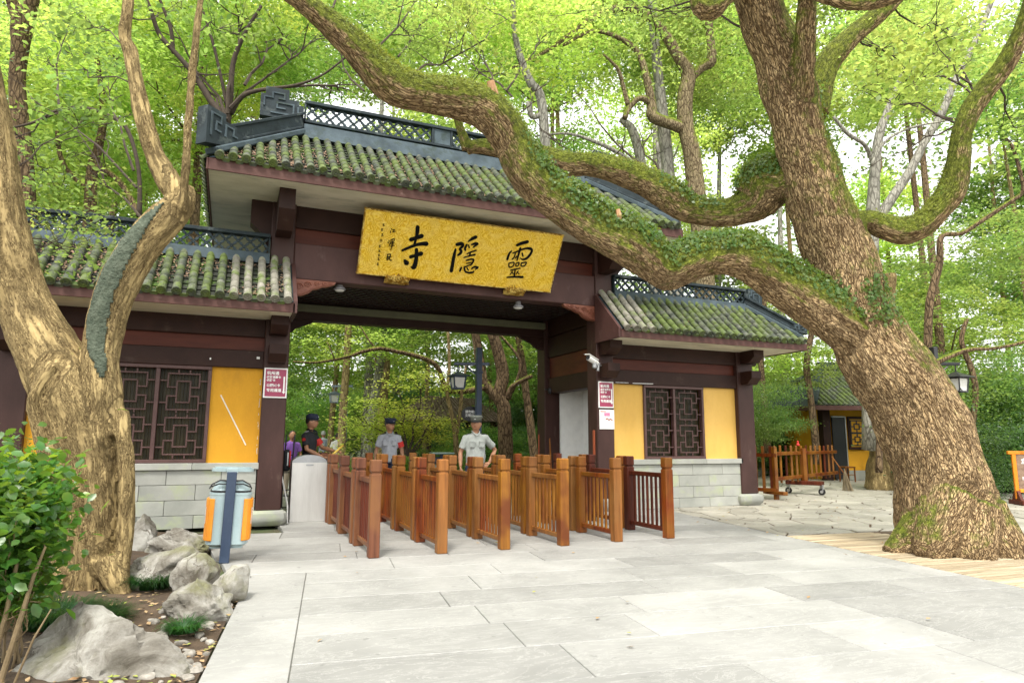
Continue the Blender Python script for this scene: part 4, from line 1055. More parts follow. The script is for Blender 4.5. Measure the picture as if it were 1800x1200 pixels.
for ri, (X, ns, mt, fp, sm) in enumerate(ROWS):
    proto = None
    for k in range(ns):
        Y = 8.085+k*1.232+(.0 if ri < 4 else .05)
        lab = f'{["nearest", "second", "third", "rearmost"][k]} slatted wooden barrier of the {ordn[ri]} queue row'
        if k == 0:
            proto = empty('queue_barrier', (X, Y, 0), label=lab, cat='barrier', group='wooden queue barriers in front of the gate')
            postmb(0).build('post', M_[fp], proto, world=False); postmb(1.0).build('post', M_[mt], proto, world=False)
            b = MB(); b.cbox((-.03, .062, .84), (.03, .938, .905), .008); b.build('top_rail', M_[mt], proto, world=False)
            b = MB(); b.cbox((-.03, .062, .085), (.03, .938, .145), .008); b.build('bottom_rail', M_[mt], proto, world=False)
            sb = MB(); sb.cbox((-.014, -.019, .14), (.014, .019, .845), .004); sme = sb.mesh('slat', M_[sm])
            for q in range(7): place('slat', sme, proto, (0, .165+q*.112, 0))
        else:
            c_ = copy_tree(proto); c_.location = (X+random.uniform(-.012, .012), Y, 0); c_.rotation_euler = (0, 0, random.uniform(-.012, .012)); c_['label'] = lab
            ORG[c_] = Vector(c_.location)
# ================================================================ litter bin
bn = gnd(395, 988); bin_ = empty('litter_bin', (bn.x, bn.y+.1, 0), R(0), label='pale blue twin litter bin with orange side panels and a navy post', cat='bin')
BX, BY = bn.x, bn.y+.1
b = MB(); b.cbox((-.062, -.21, 0), (.062, -.165, 1.0), .008); b.cbox((-.05, -.165, .1), (.05, .2, .16), .008); o = b.build('post', M_['navy'], bin_, world=False)
bin_.rotation_euler = (R(0), R(1.5), R(-3)); bin_.scale = (.84, .84, 1.0)
b = MB()
poly = [(.27*math.copysign(abs(math.cos(t))**.7, math.cos(t)), .16*math.copysign(abs(math.sin(t))**.8, math.sin(t))) for t in [2*math.pi*k/28 for k in range(28)]]
b.prism(poly, 1.0, 1.035, Matrix.Identity(4)); b.prism([(x*.88, y*.88) for x, y in poly], 1.035, 1.05); b.cbox((-.075, -.19, .985), (.075, -.05, 1.04), .01); b.build('cover', M_['binblue'], bin_, world=False, auto=True)
for sg in (-1, 1):
    b = MB(); cxx = sg*.122; N_ = 20
    prof = [(.6, .15), (.62, .17), (1, .2), (1.0, .735), (1.03, .74), (1.03, .765), (.98, .77)]
    vs = []
    for r_, z in prof:
        for k in range(N_):
            t = 2*math.pi*k/N_; vs.append((cxx+.145*r_*math.copysign(abs(math.cos(t))**.75, math.cos(t)), .02+.2*r_*math.copysign(abs(math.sin(t))**.75, math.sin(t)), z))
    fs = [(i*N_+k, i*N_+(k+1) % N_, (i+1)*N_+(k+1) % N_, (i+1)*N_+k) for i in range(len(prof)-1) for k in range(N_)]+[tuple(range(N_))[::-1]]
    b.add(vs, fs); drum = b.build('drum', M_['binblue'], bin_, world=False, auto=True)
    b = MB(); vs = []
    prof = [(1.0, .772), (1.02, .785), (.95, .8), (.7, .86), (.2, .9)]
    for r_, z in prof:
        for k in range(N_):
            t = 2*math.pi*k/N_; vs.append((cxx-sg*.02*(1-r_)+.125*r_*math.cos(t), .02+.185*r_*math.sin(t), z))
    b.add(vs, [(i*N_+k, i*N_+(k+1) % N_, (i+1)*N_+(k+1) % N_, (i+1)*N_+k) for i in range(len(prof)-1) for k in range(N_)]+[tuple((len(prof)-1)*N_+k for k in range(N_))])
    b.build('hood', M_['binblue'], bin_, world=False, auto=True)
    b = MB(); b.tube([(sg*.06, -.17, .9), (sg*.14, -.175, .905), (sg*.235, -.17, .86), (sg*.265, -.16, .81)], .011, 6, sq=.6); b.tube([(sg*.06, -.172, .86), (sg*.15, -.176, .865), (sg*.25, -.165, .83)], .008, 6); b.build('handle', M_['black'], bin_, world=False)
    b = MB(); vs = []; 
    for z in (.765, .79):
        for k in range(N_):
            t = 2*math.pi*k/N_; vs.append((cxx+.138*math.copysign(abs(math.cos(t))**.75, math.cos(t)), .02+.204*math.copysign(abs(math.sin(t))**.75, math.sin(t)), z))
    b.add(vs, [(k, (k+1) % N_, N_+(k+1) % N_, N_+k) for k in range(N_)]); b.build('rim', M_['black'], bin_, world=False)
    for k in range(5):
        a = R(-62+k*24); b = MB(); px_, py_ = cxx+sg*.152*abs(math.cos(a))**.75, .02+.205*math.copysign(abs(math.sin(a))**.75, math.sin(a))
        M = Matrix.Translation((px_, py_, 0)) @ Matrix.Rotation(a if sg > 0 else math.pi-a, 4, 'Z')
        b.cbox((-.008, -.031, .24), (.02, .031, .7), .007, M); b.build('orange_panel', M_['orange'], bin_, world=False)
    b = MB(); M = Matrix.Translation((cxx+sg*.166, -.035, 0)); b.box((-.003, -.05, .42), (.003, .05, .6)); b.v = [tuple(M @ Vector(v)) for v in b.v]; st_ = b.build('sticker', M_['white'], bin_, world=False)
    b = MB(); b.box((-.004, -.045, .43), (.004, .045, .455)); b.v = [tuple(M @ Vector(v)) for v in b.v]; b.build('blue_band', M_['navy'], st_, world=False)
# ================================================================ steel ticket box
bx = empty('steel_box', (1.31, 12.05, 0), label='round topped stainless steel box beside the left main pillar', cat='metal box')
b = MB(); b.cbox((1.02, 12.0, 0.0), (1.6, 12.012, .98), .003)
b.cbox((1.02, 12.012, 0), (1.6, 12.42, .98), .01); b.build('cabinet', M_['steel'], bx)
b = MB(); poly = [(1.6, .981)]+[(1.31+.29*math.cos(t), .981+.13*math.sin(t)) for t in [math.pi*k/14 for k in range(1, 14)]]+[(1.02, .981)]
b.prism(poly[::-1], 0, .38, Matrix(((1, 0, 0, 0), (0, 0, 1, 12.03), (0, 1, 0, 0), (0, 0, 0, 1)))); b.build('round_top', M_['steel_top'], bx)
b = MB(); b.cbox((1.25, 11.993, .93), (1.37, 11.999, .955), .002); b.box((1.355, 11.99, .935), (1.365, 11.9925, .95)); b.build('latch', M_['steel_top'], bx)
# things leaning by the left pillar
b = MB(); p = onY(497, 800, 11.95); q = onY(506, 893, 11.95); b.tube([(p.x-.02, 11.95, p.z), (p.x+.0, 11.93, (p.z+q.z)/2+.1), (q.x-.01, 11.92, q.z+.05), (q.x, 11.9, 0)], .012, 6); o = b.build('white_pole', M_['white']); tag(o, 'thin white pole leaning against the left main pillar', 'pole')
fw_ = empty('folded_trolley', (.98, 12.5, 0), label='folded black trolley with red and white straps behind the left main pillar', cat='trolley')
b = MB()
for x in (.92, 1.06): b.tube([(x, 12.5, .05), (x, 12.5, .9), (x+.02, 12.45, 1.45), (x+.0, 12.38, 1.28)], .014, 7)
for z in (.2, .5, .8, 1.1): b.bar((.92, 12.5, z), (1.06, 12.5, z), .02, .02)
b.build('frame', M_['black'], fw_)
b = MB(); b.cbox((.9, 12.4, .82), (1.02, 12.49, 1.2), .03); b.build('bag', M_['black_cloth'], fw_)
b = MB(); b.cbox((1.0, 12.385, .9), (1.025, 12.4, 1.18), .004); b.build('red_strap', M_['red'], fw_)
b = MB(); b.cbox((.965, 12.385, .92), (.985, 12.399, 1.15), .004); b.build('white_strap', M_['white'], fw_)
b = MB(); b.lathe([(.07, -.015), (.07, .015)], 14, Matrix.Translation((.92, 12.5, .07)) @ Matrix.Rotation(R(90), 4, 'Y')); b.lathe([(.07, -.015), (.07, .015)], 14, Matrix.Translation((1.08, 12.5, .07)) @ Matrix.Rotation(R(90), 4, 'Y')); b.build('wheels', M_['black'], fw_)
# ================================================================ lanterns
def lantern(name, base, armdir, H, lab, size=.45, drop=.0, mt='navy', post=.13, armlen=1.0):
    bx_, by_ = base; o = empty(name, (bx_, by_, 0), label=lab, cat='street lamp', group='lantern lamps along the path')
    b = MB(); b.cbox((bx_-post/2, by_-post/2, 0), (bx_+post/2, by_+post/2, H), .01); b.cbox((bx_-post*.7, by_-post*.7, 0), (bx_+post*.7, by_+post*.7, .3), .01); b.cbox((bx_-post*.62, by_-post*.62, H-.6), (bx_+post*.62, by_+post*.62, H-.55), .005); b.build('post', M_[mt], o)
    ax, ay = armdir; ex, ey = bx_+ax*armlen, by_+ay*armlen; za = H-.38
    b = MB(); b.bar((bx_-ax*.25, by_-ay*.25, za), (bx_+ax*(armlen+.1), by_+ay*(armlen+.1), za), .06, .07, c=.008); b.tube([(bx_+ax*.05, by_+ay*.05, za-.25), (bx_+ax*.3, by_+ay*.3, za-.05)], .015, 6); b.tube([(ex, ey, za), (ex, ey, za-.18)], .015, 6); b.build('arm', M_[mt], o)
    zt = za-.18; s = size
    def sq(r_, z): return [(ex-r_, ey-r_, z), (ex+r_, ey-r_, z), (ex+r_, ey+r_, z), (ex-r_, ey+r_, z)]
    def fr(lst):
        b = MB(); vs = [v for r_, z in lst for v in sq(r_, z)]; n = len(lst)
        b.add(vs, [(0, 3, 2, 1), tuple(4*(n-1)+k for k in range(4))]+[(4*i+k, 4*i+(k+1) % 4, 4*(i+1)+(k+1) % 4, 4*(i+1)+k) for i in range(n-1) for k in range(4)]); return b
    fr([(s*.62, zt-s*.3), (s*.6, zt-s*.27), (s*.2, zt-s*.08), (s*.06, zt)]).build('hat', M_[mt], o)
    g_ = fr([(s*.29, zt-s*1.05), (s*.36, zt-s*.31)]).build('glass', M_['lampglass'], o)
    b = MB()
    for a, c_ in ((-1, -1), (1, -1), (1, 1), (-1, 1)): b.bar((ex+a*s*.31, ey+c_*s*.31, zt-s*1.07), (ex+a*s*.39, ey+c_*s*.39, zt-s*.3), .025, .025)
    for r_, z in ((s*.32, zt-s*1.06), (s*.39, zt-s*.34)):
        q = sq(r_, z)
        for k in range(4): b.bar(q[k], q[(k+1) % 4], .03, .03)
    for k in range(4):
        q = sq(s*.36, zt-s*.9)
        b.bar(Vector(q[k])*.97+Vector(q[(k+1) % 4])*.03, Vector(q[k])*.75+Vector(q[(k+1) % 4])*.25-Vector((0, 0, s*.12)), .015, .015)
    b.build('cage', M_[mt], g_ if False else o)
    return o
M_['lampglass'] = plain('milky_lamp_glass', (.7, .7, .66), .3)
M_['greyblue'] = plain('grey_blue_paint', (.22, .27, .33), .4)
p = gnd(842, 806); p = at(842, 790, 17.5)
def lanternpx(px, ytop, D, pxl, lab, size, mt, yl, post=.13):
    p = at(px, ytop, D); q = at(pxl, ytop, D); L = math.hypot(q.x-p.x, q.y-p.y); ad = ((q.x-p.x)/L, (q.y-p.y)/L)
    return lantern('path_lantern', (p.x, p.y), ad, p.z, lab, size=size, mt=mt, armlen=L, post=post)
lanternpx(842, 611, 15.5, 806, 'dark blue post lantern standing behind the right guard', .37, 'navy', 650)
lanternpx(609, 660, 24, 589, 'grey blue post lantern beside the straight tan trunk', .38, 'greyblue', 715, .16)
lanternpx(545, 705, 34, 532, 'small distant lantern above the cap of the guard in black', .45, 'navy', 730, .12)
lanternpx(1640, 610, 15, 1676, 'black lantern hanging to the right of the leaning giant tree', .42, 'black', 655)
# oval board on the lantern post
p = at(827, 727, 15.35); ob = empty('oval_board', p, label='small black oval board with white lettering fixed to the dark blue lantern post', cat='sign')
M = Matrix.Translation(p) @ Matrix.Rotation(R(90), 4, 'X')
b = MB(); b.prism([(.22*math.cos(t), .17*math.sin(t)) for t in [2*math.pi*k/20 for k in range(20)]], -.02, .02, M); b.bar(p+Vector((.15, .03, 0)), p+Vector((.28, .1, 0)), .03, .03); b.build('board', M_['black'], ob)
for k, tx in enumerate(('请勿吸烟', '文明游览')): textmesh('lettering', tx, .075, M_['white'], ob, p+Vector((-.14, -.024, .02-k*.085)), bold=.001)
# ================================================================ rolling wooden gate on the right
def post_fence(): pass
fx = empty('fixed_fence', gnd(1355, 868), label='short fixed wooden fence between the gate pillar and the wheeled fence', cat='fence')
a0 = gnd(1325, 858); a1 = gnd(1360, 869); rf = gnd(1466, 845)
def fence(root, p0, p1, n, mats, z0, z1, rail, w_=.07, ends=True):
    p0, p1 = Vector(p0), Vector(p1); e = (p1-p0).normalized(); L = (p1-p0).length
    ang = math.atan2(e.y, e.x)
    for k in range(n):
        s = L*(k+.5)/n; M = Matrix.Translation(p0+e*s) @ Matrix.Rotation(ang, 4, 'Z')
        b = MB(); b.cbox((-w_/2, -.018, z0+random.uniform(-.01, .01)), (w_/2, .018, z1+random.uniform(-.01, .01)), .006, M); b.build('picket', M_[mats[k % len(mats)]], root)
    for z in rail:
        b = MB(); M = Matrix.Translation(p0) @ Matrix.Rotation(ang, 4, 'Z'); b.cbox((-.08, -.06, z), (L+.06, -.022, z+.09), .008, M); b.build('rail', M_['barrier'], root)
dF = (rf-a1); 
P0 = at(1333, 800, 16.6); P0.z = 0; P1 = at(1361, 800, 16.0); P1.z = 0; P2 = at(1467, 800, 20.0); P2.z = 0
fx.location = P0; ORG[fx] = P0.copy()
fence(fx, P0-Vector((.5, -.2, 0)), P1, 5, ['barrier_brown', 'barrier_dark', 'barrier'], .14, 1.27, (1.0, .18))
b = MB(); b.cbox((P1.x-.05, P1.y-.05, 0), (P1.x+.05, P1.y+.05, 1.24), .01); b.cbox((P1.x-.07, P1.y-.3, .12), (P1.x+.07, P1.y+.3, .2), .01); b.build('post', M_['barrier_gold'], fx)
rw = empty('wheeled_fence', (P1+P2)/2, label='long wheeled wooden picket fence closing the yard beside the small ticket house', cat='fence')
fence(rw, P1+(P2-P1)*.03+Vector((.0, .16, 0)), P2, 13, ['barrier_brown', 'barrier_gold', 'barrier_dark', 'barrier_brown'], .34, 1.27, (1.03, .42), w_=.08)
mid = P1+(P2-P1)*.42; e = (P2-P1).normalized(); nr = Vector((e.y, -e.x, 0))
b = MB(); b.bar(mid+Vector((0, 0, .3)), mid+Vector((0, 0, 1.2)), .12, .12); b.build('centre_post', M_['barrier'], rw)
b = MB(); b.bar(mid-nr*-.45+Vector((0, 0, .3)), mid+nr*-.45+Vector((0, 0, .3)), .3, .1, c=.01); b.build('axle_block', M_['barrier_dark'], rw)
for s_ in (-1, 1):
    c_ = mid+nr*.42*s_+Vector((0, 0, .085)); b = MB(); M = Matrix.Translation(c_) @ Matrix.Rotation(math.atan2(nr.y, nr.x), 4, 'Z') @ Matrix.Rotation(R(90), 4, 'X')
    b.lathe([(.085, -.025), (.085, .025)], 16, M); wo = b.build('wheel', M_['black'], rw)
    b = MB(); b.lathe([(.04, -.04), (.04, .04)], 10, M); b.bar(c_, c_+Vector((0, 0, .18)), .1, .03); b.build('hub', M_['steel_top'], wo)
b = MB(); b.lathe([(.03, 0), (.045, .03), (.02, .08), (.03, .11), (.0, .14)], 10, Matrix.Translation(mid+Vector((-.15, 0, 1.26)))); b.build('red_knob', M_['red'], rw, auto=True)
# low white wall far behind the fence
b = MB(); p, q = at(1320, 790, 26), at(1475, 790, 30); b.bar((p.x-3, p.y+1, .4), (q.x, q.y, .4), .4, 1.0, c=.02)
M_['plaster'] = mat('pale_plaster', (.5, .5, .47), (.62, .62, .58), 2, rough=.9, bs=.2, spots=((.3, .33, .25), 2, .5, .7))
o = b.build('low_wall', M_['plaster']); tag(o, 'low pale wall behind the wooden fences on the right', 'wall')
# ================================================================ small ticket house
hb = at(1425, 790, 24.0); hb.z = 0; ang = R(-14)
house = empty('ticket_house', hb, ang, label='small ochre ticket house with a grey tiled roof behind the giant tree', cat='house')
def H_(name, b, mt, parent=house, **k): return b.build(name, M_[mt], parent, world=False, **k)
b = MB(); b.cbox((1.0, 0, .0), (5.2, 3, .35), .01); H_('stone_base', b, 'granite')
b = MB(); b.cbox((1.0, .02, .352), (5.2, 3, 2.7), .01); H_('ochre_wall', b, 'yellow')
b = MB(); b.cbox((.52, -.05, 0), (.82, .25, 2.7), .01); H_('post', b, 'beam')
b = MB(); b.box((.8, .0, 2.35), (5.2, .02, 2.72)); H_('ochre_band', b, 'yellow')
b = MB(); b.box((.82, .12, 0), (1.0, 3, 2.7)); H_('ochre_wall', b, 'yellow')
b = MB(); b.cbox((.9, -.03, .05), (1.42, .04, 2.3), .01); dr = H_('door', b, 'black'); b = MB(); b.cbox((1.4, -.05, .05), (1.44, -.031, 2.3), .003); b.cbox((.86, -.05, 2.26), (1.4, -.031, 2.31), .003); H_('door_frame', b, 'steel_top', parent=dr)
b = MB(); b.cbox((1.52, -.05, 1.1), (2.17, .03, 2.3), .01); wn = H_('window', b, 'beam')
b = MB(); b.box((1.59, -.058, 1.2), (2.1, -.051, 2.2)); H_('pane', b, 'yellow', parent=wn)
b = MB()
for cz in (1.47, 1.93):
    cx = 1.845
    for r_ in (.24, .1):
        for a, c_ in (((-r_, -r_), (r_, -r_)), ((-r_, r_), (r_, r_)), ((-r_, -r_), (-r_, r_)), ((r_, -r_), (r_, r_))):
            x0_, x1_ = sorted((a[0], c_[0])); z0_, z1_ = sorted((a[1], c_[1]))
            b.box((cx+x0_-.02, -.075, cz+z0_*.9-.02), (cx+x1_+.02, -.06, cz+z1_*.9+.02))
    for d_ in ((-.24, 0), (.1, 0)): b.box((cx+d_[0], -.073, cz-.02), (cx+d_[0]+.14, -.06, cz+.02))
    for d_ in (-.22, .1): b.box((cx-.02, -.073, cz+d_), (cx+.02, -.06, cz+d_+.12))
H_('lattice', b, 'black', parent=wn)
b = MB(); b.cbox((2.3, -.012, 1.3), (2.5, .018, 1.9), .003); nt_ = H_('notice', b, 'white')
b = MB(); b.box((2.3, -.016, 1.8), (2.5, -.0125, 1.9)); b.box((2.33, -.016, 1.5), (2.47, -.0125, 1.65)); H_('teal_print', b, 'teal' if 'teal' in M_ else 'greyblue', parent=nt_)
b = MB(); b.lathe([(.12, 0), (.14, .08), (.05, .14)], 12, Matrix.Translation((2.25, -.14, 2.45))); H_('wall_light', b, 'black')
# tiled roof, hipped end towards the yard
rf_ = MB(); x0, x1, y0, y1, z0 = -.35, 6.0, -.9, 3.9, 2.62; yr = 1.5; zr = 4.15
rf_.add([(x0, y0, z0), (x1, y0, z0), (x1, y1, z0), (x0, y1, z0), (x0+2.0, yr, zr), (x1-2, yr, zr), (x0, y0, z0-.03), (x1, y0, z0-.03), (x1, y1, z0-.03), (x0, y1, z0-.03)], [(0, 1, 5, 4), (1, 2, 5), (2, 3, 4, 5), (3, 0, 4), (9, 8, 7, 6), (0, 6, 7, 1), (1, 7, 8, 2), (2, 8, 9, 3), (3, 9, 6, 0)])
roof = H_('roof', rf_, 'ridge'); 
b = MB(); b.cbox((x0-.03, y0-.04, z0-.14), (x1, y0-.001, z0+.02), .005); b.cbox((x0-.04, y0, z0-.14), (x0-.001, y1, z0+.02), .005); H_('fascia_board', b, 'fascia', parent=roof)
tm = MB(); 
sl = Vector((0, yr-y0, zr-z0)); Ls = sl.length; sl.normalize(); upv = Vector((0, -sl.z, sl.y))
base = Matrix((Vector((1, 0, 0)), sl, upv)).transposed().to_4x4()
for i in range(int((x1-x0)/.2)):
    s = .1+i*.2; f_ = min(1, s/2.0, (x1-x0-s)/2.0); y = 0
    while y < Ls*f_-.05:
        M = base.copy(); M.translation = Vector((x0+s, y0, z0))+sl*y+upv*.02; 
        if i < 17 and i*9+int(y/.28) < 900:
            o = place('roof_tile', TILE, roof); o.matrix_local = M @ Matrix.Diagonal((1.15, 1.4, 1, 1))
        else: tm.add([M @ Vector((v.co.x, v.co.y*1.4, v.co.z)) for v in TILE.vertices], [tuple(q.vertices) for q in TILE.polygons])
        y += .27
    M = base.copy(); M.translation = Vector((x0+s, y0, z0))
if tm.v: tag(tm.build('roof_tiles', M_['tile'], roof, world=False), kind='stuff')
b = MB(); b.bar((x0, y0, z0+.1), (x0+2.0, yr, zr+.12), .2, .16, c=.02); b.bar((x0+1.8, yr, zr+.18), (x1-2, yr, zr+.18), .2, .3, c=.02); b.bar((x0, y1, z0+.1), (x0+2.0, yr, zr+.12), .2, .16, c=.02); H_('ridge', b, 'ridge', parent=roof)
st = gnd(1483, 838); st = at(1487, 800, 23.3); st.z = 0
so_ = empty('wooden_stool', st, R(-14), label='small orange wooden stool at the door of the ticket house', cat='stool')
b = MB(); b.cbox((-.2, -.2, .48), (.2, .2, .53), .008); b.build('seat', M_['barrier'], so_, world=False)
lg = MB(); lg.cbox((-.02, -.02, 0), (.02, .02, .478), .004); lme = lg.mesh('leg', M_['barrier'])
for x in (-.17, .17):
    for y in (-.17, .17): place('leg', lme, so_, (x, y, 0))
b = MB(); b.bar((-.17, -.17, .25), (.17, -.17, .25), .02, .03); b.bar((-.17, .17, .25), (.17, .17, .25), .02, .03); b.build('stretcher', M_['barrier'], so_, world=False)
# bamboo broom standing by the fence
bp_ = at(1487, 800, 19.0); bp_.z = 0; tp = at(1467, 808, 19.2)
br = empty('bamboo_broom', bp_, label='upright bamboo broom with a bushy head at the end of the wheeled fence', cat='broom')
M_['straw'] = plain('dry_straw', (.3, .24, .15), .9)
b = MB(); b.tube([bp_+Vector((0, 0, .35)), tp+Vector((-.1, 0, .1))], .016, 6); b.build('handle', M_['barrier_gold'], br)
b = MB()
random.seed(9)
for k in range(60):
    a = random.uniform(0, 6.3); r_ = random.uniform(.02, .2); b.tube([bp_+Vector((-.1, 0, .62)), bp_+Vector((r_*.5*math.cos(a)-.03, r_*.5*math.sin(a), .3)), bp_+Vector((r_*math.cos(a)+.05, r_*math.sin(a), .0))], .006, 3)
b.build('bristles', M_['straw'], br)
# warning board at the right edge
q0 = at(1781, 800, 15.0); q0.z = 0
ib = empty('warning_board', q0, label='orange framed brown warning board with white lettering at the right edge of the yard', cat='sign')
dx = Vector((RT.x, RT.y, 0)).normalized(); dx = Vector((math.cos(R(-32)), math.sin(R(-32)), 0)); ny = Vector((dx.y, -dx.x, 0)); 
M_['orangewood'] = wood('orange_varnished_wood', (.5, .13, .01), (.75, .26, .02), rough=.35)
M_['brownboard'] = wood('brown_board', (.16, .1, .07), (.28, .19, .13), axis=0, rough=.4)
W_ = 1.15
for s in (0, W_): 
    b = MB(); b.bar(q0+dx*s+Vector((0, 0, .12)), q0+dx*s+Vector((0, 0, 1.14)), .08, .06, up=ny, c=.008); b.build('post', M_['orangewood'], ib)
    b = MB(); b.bar(q0+dx*s-ny*.28+Vector((0, 0, .05)), q0+dx*s+ny*.28+Vector((0, 0, .05)), .12, .1, c=.01); b.prism([(-.18, .1), (.18, .1), (.06, .3), (-.06, .3)], -.03, .03, Matrix((ny, Vector((0, 0, 1)), ny.cross(Vector((0, 0, 1))))).transposed().to_4x4() if False else (Matrix.Translation(q0+dx*s) @ Matrix((ny, Vector((0, 0, 1)), ny.cross(Vector((0, 0, 1))))).transposed().to_4x4())); b.build('foot', M_['barrier_dark'], ib)
for z in (.3, 1.14): 
    b = MB(); ex_ = .12 if z > 1 else -.05; b.bar(q0-dx*ex_+Vector((0, 0, z)), q0+dx*(W_+ex_)+Vector((0, 0, z)), .07, .075, c=.008); b.build('rail', M_['orangewood'], ib)
b = MB(); b.bar(q0+dx*.05+Vector((0, 0, .72)), q0+dx*(W_-.05)+Vector((0, 0, .72)), .02, .78); b.build('board', M_['brownboard'], ib)
for tx, z, sz, x in (('车辆和宠物', .88, .16, .13), ('请勿入内', .68, .16, .24), ('No vehicles or', .54, .095, .13), ('Prohibited for pets', .44, .095, .16)):
    textmesh('lettering', tx, sz, M_['white'], ib, q0+dx*x+Vector((0, 0, z))+ny*.013*(1 if ny.y < 0 else -1), ex=dx, bold=.002)
# ================================================================ remesh helper
def remesh(b, vox, smooth=True, name='m', iters=0):
    me = b.mesh(name); o = bpy.data.objects.new('tmp', me); COL.objects.link(o)
    md = o.modifiers.new('r', 'REMESH'); md.mode = 'VOXEL'; md.voxel_size = vox; md.use_smooth_shade = True
    if iters: s_ = o.modifiers.new('s', 'SMOOTH'); s_.iterations = iters; s_.factor = .5
    dg = bpy.context.evaluated_depsgraph_get(); r_ = bpy.data.meshes.new_from_object(o.evaluated_get(dg)); bpy.data.objects.remove(o)
    if smooth: r_.shade_smooth()
    return r_
# ================================================================ PEOPLE
def ell(b, c, r_, n=12, m=8, rot=None):
    vs = [Vector((0, 0, -1))]; fs = []
    for i in range(1, m):
        f = math.pi*i/m
        for k in range(n): t = 2*math.pi*k/n; vs.append(Vector((math.sin(f)*math.cos(t), math.sin(f)*math.sin(t), -math.cos(f))))
    vs.append(Vector((0, 0, 1)))
    for k in range(n):
        fs.append((0, 1+(k+1) % n, 1+k)); fs.append((len(vs)-1, 1+(m-2)*n+k, 1+(m-2)*n+(k+1) % n))
        for i in range(m-2): fs.append((1+i*n+k, 1+i*n+(k+1) % n, 1+(i+1)*n+(k+1) % n, 1+(i+1)*n+k))
    vs = [Vector((v.x*r_[0], v.y*r_[1], v.z*r_[2])) for v in vs]
    if rot is not None: vs = [rot @ v for v in vs]
    return b.add([v+Vector(c) for v in vs], fs)
def hand(b, wrist, dirv, palm, side, curl=.5, sc=1.0):
    """palm, four bent fingers of unequal length and a thumb; dirv: towards fingertips, palm: palm normal, side: +1 thumb on the dirv x palm side"""
    d = Vector(dirv).normalized(); pn_ = Vector(palm); pn_ = (pn_-d*pn_.dot(d)).normalized(); s = d.cross(pn_)*side
    w = Vector(wrist)
    b.tube([w-d*.01, w+d*.03*sc, w+d*.085*sc], [.026*sc, .036*sc, .04*sc], 10, flat=s, sq=.5)
    for k, (off, L) in enumerate(((.027, .07), (.009, .08), (-.009, .074), (-.026, .058))):
        p = w+d*.08*sc+s*off*sc; a = 0; pts_ = [p-d*.02*sc]; q = p; 
        for seg in (.45, .32, .25):
            a += curl*.9; dd = d*math.cos(a-.45*curl)+pn_*math.sin(a-.45*curl); q = q+dd*L*seg*sc; pts_.append(q)
        b.tube(pts_, [.0095*sc, .009*sc, .008*sc, .006*sc], 6)
    t0 = w+d*.025*sc+s*.03*sc; t1 = t0+(d*.6+s*.6+pn_*.35).normalized()*.04*sc; t2 = t1+(d*.85+s*.1+pn_*.5).normalized()*.034*sc
    b.tube([t0-s*.01*sc, t1, t2], [.013*sc, .011*sc, .008*sc], 6)
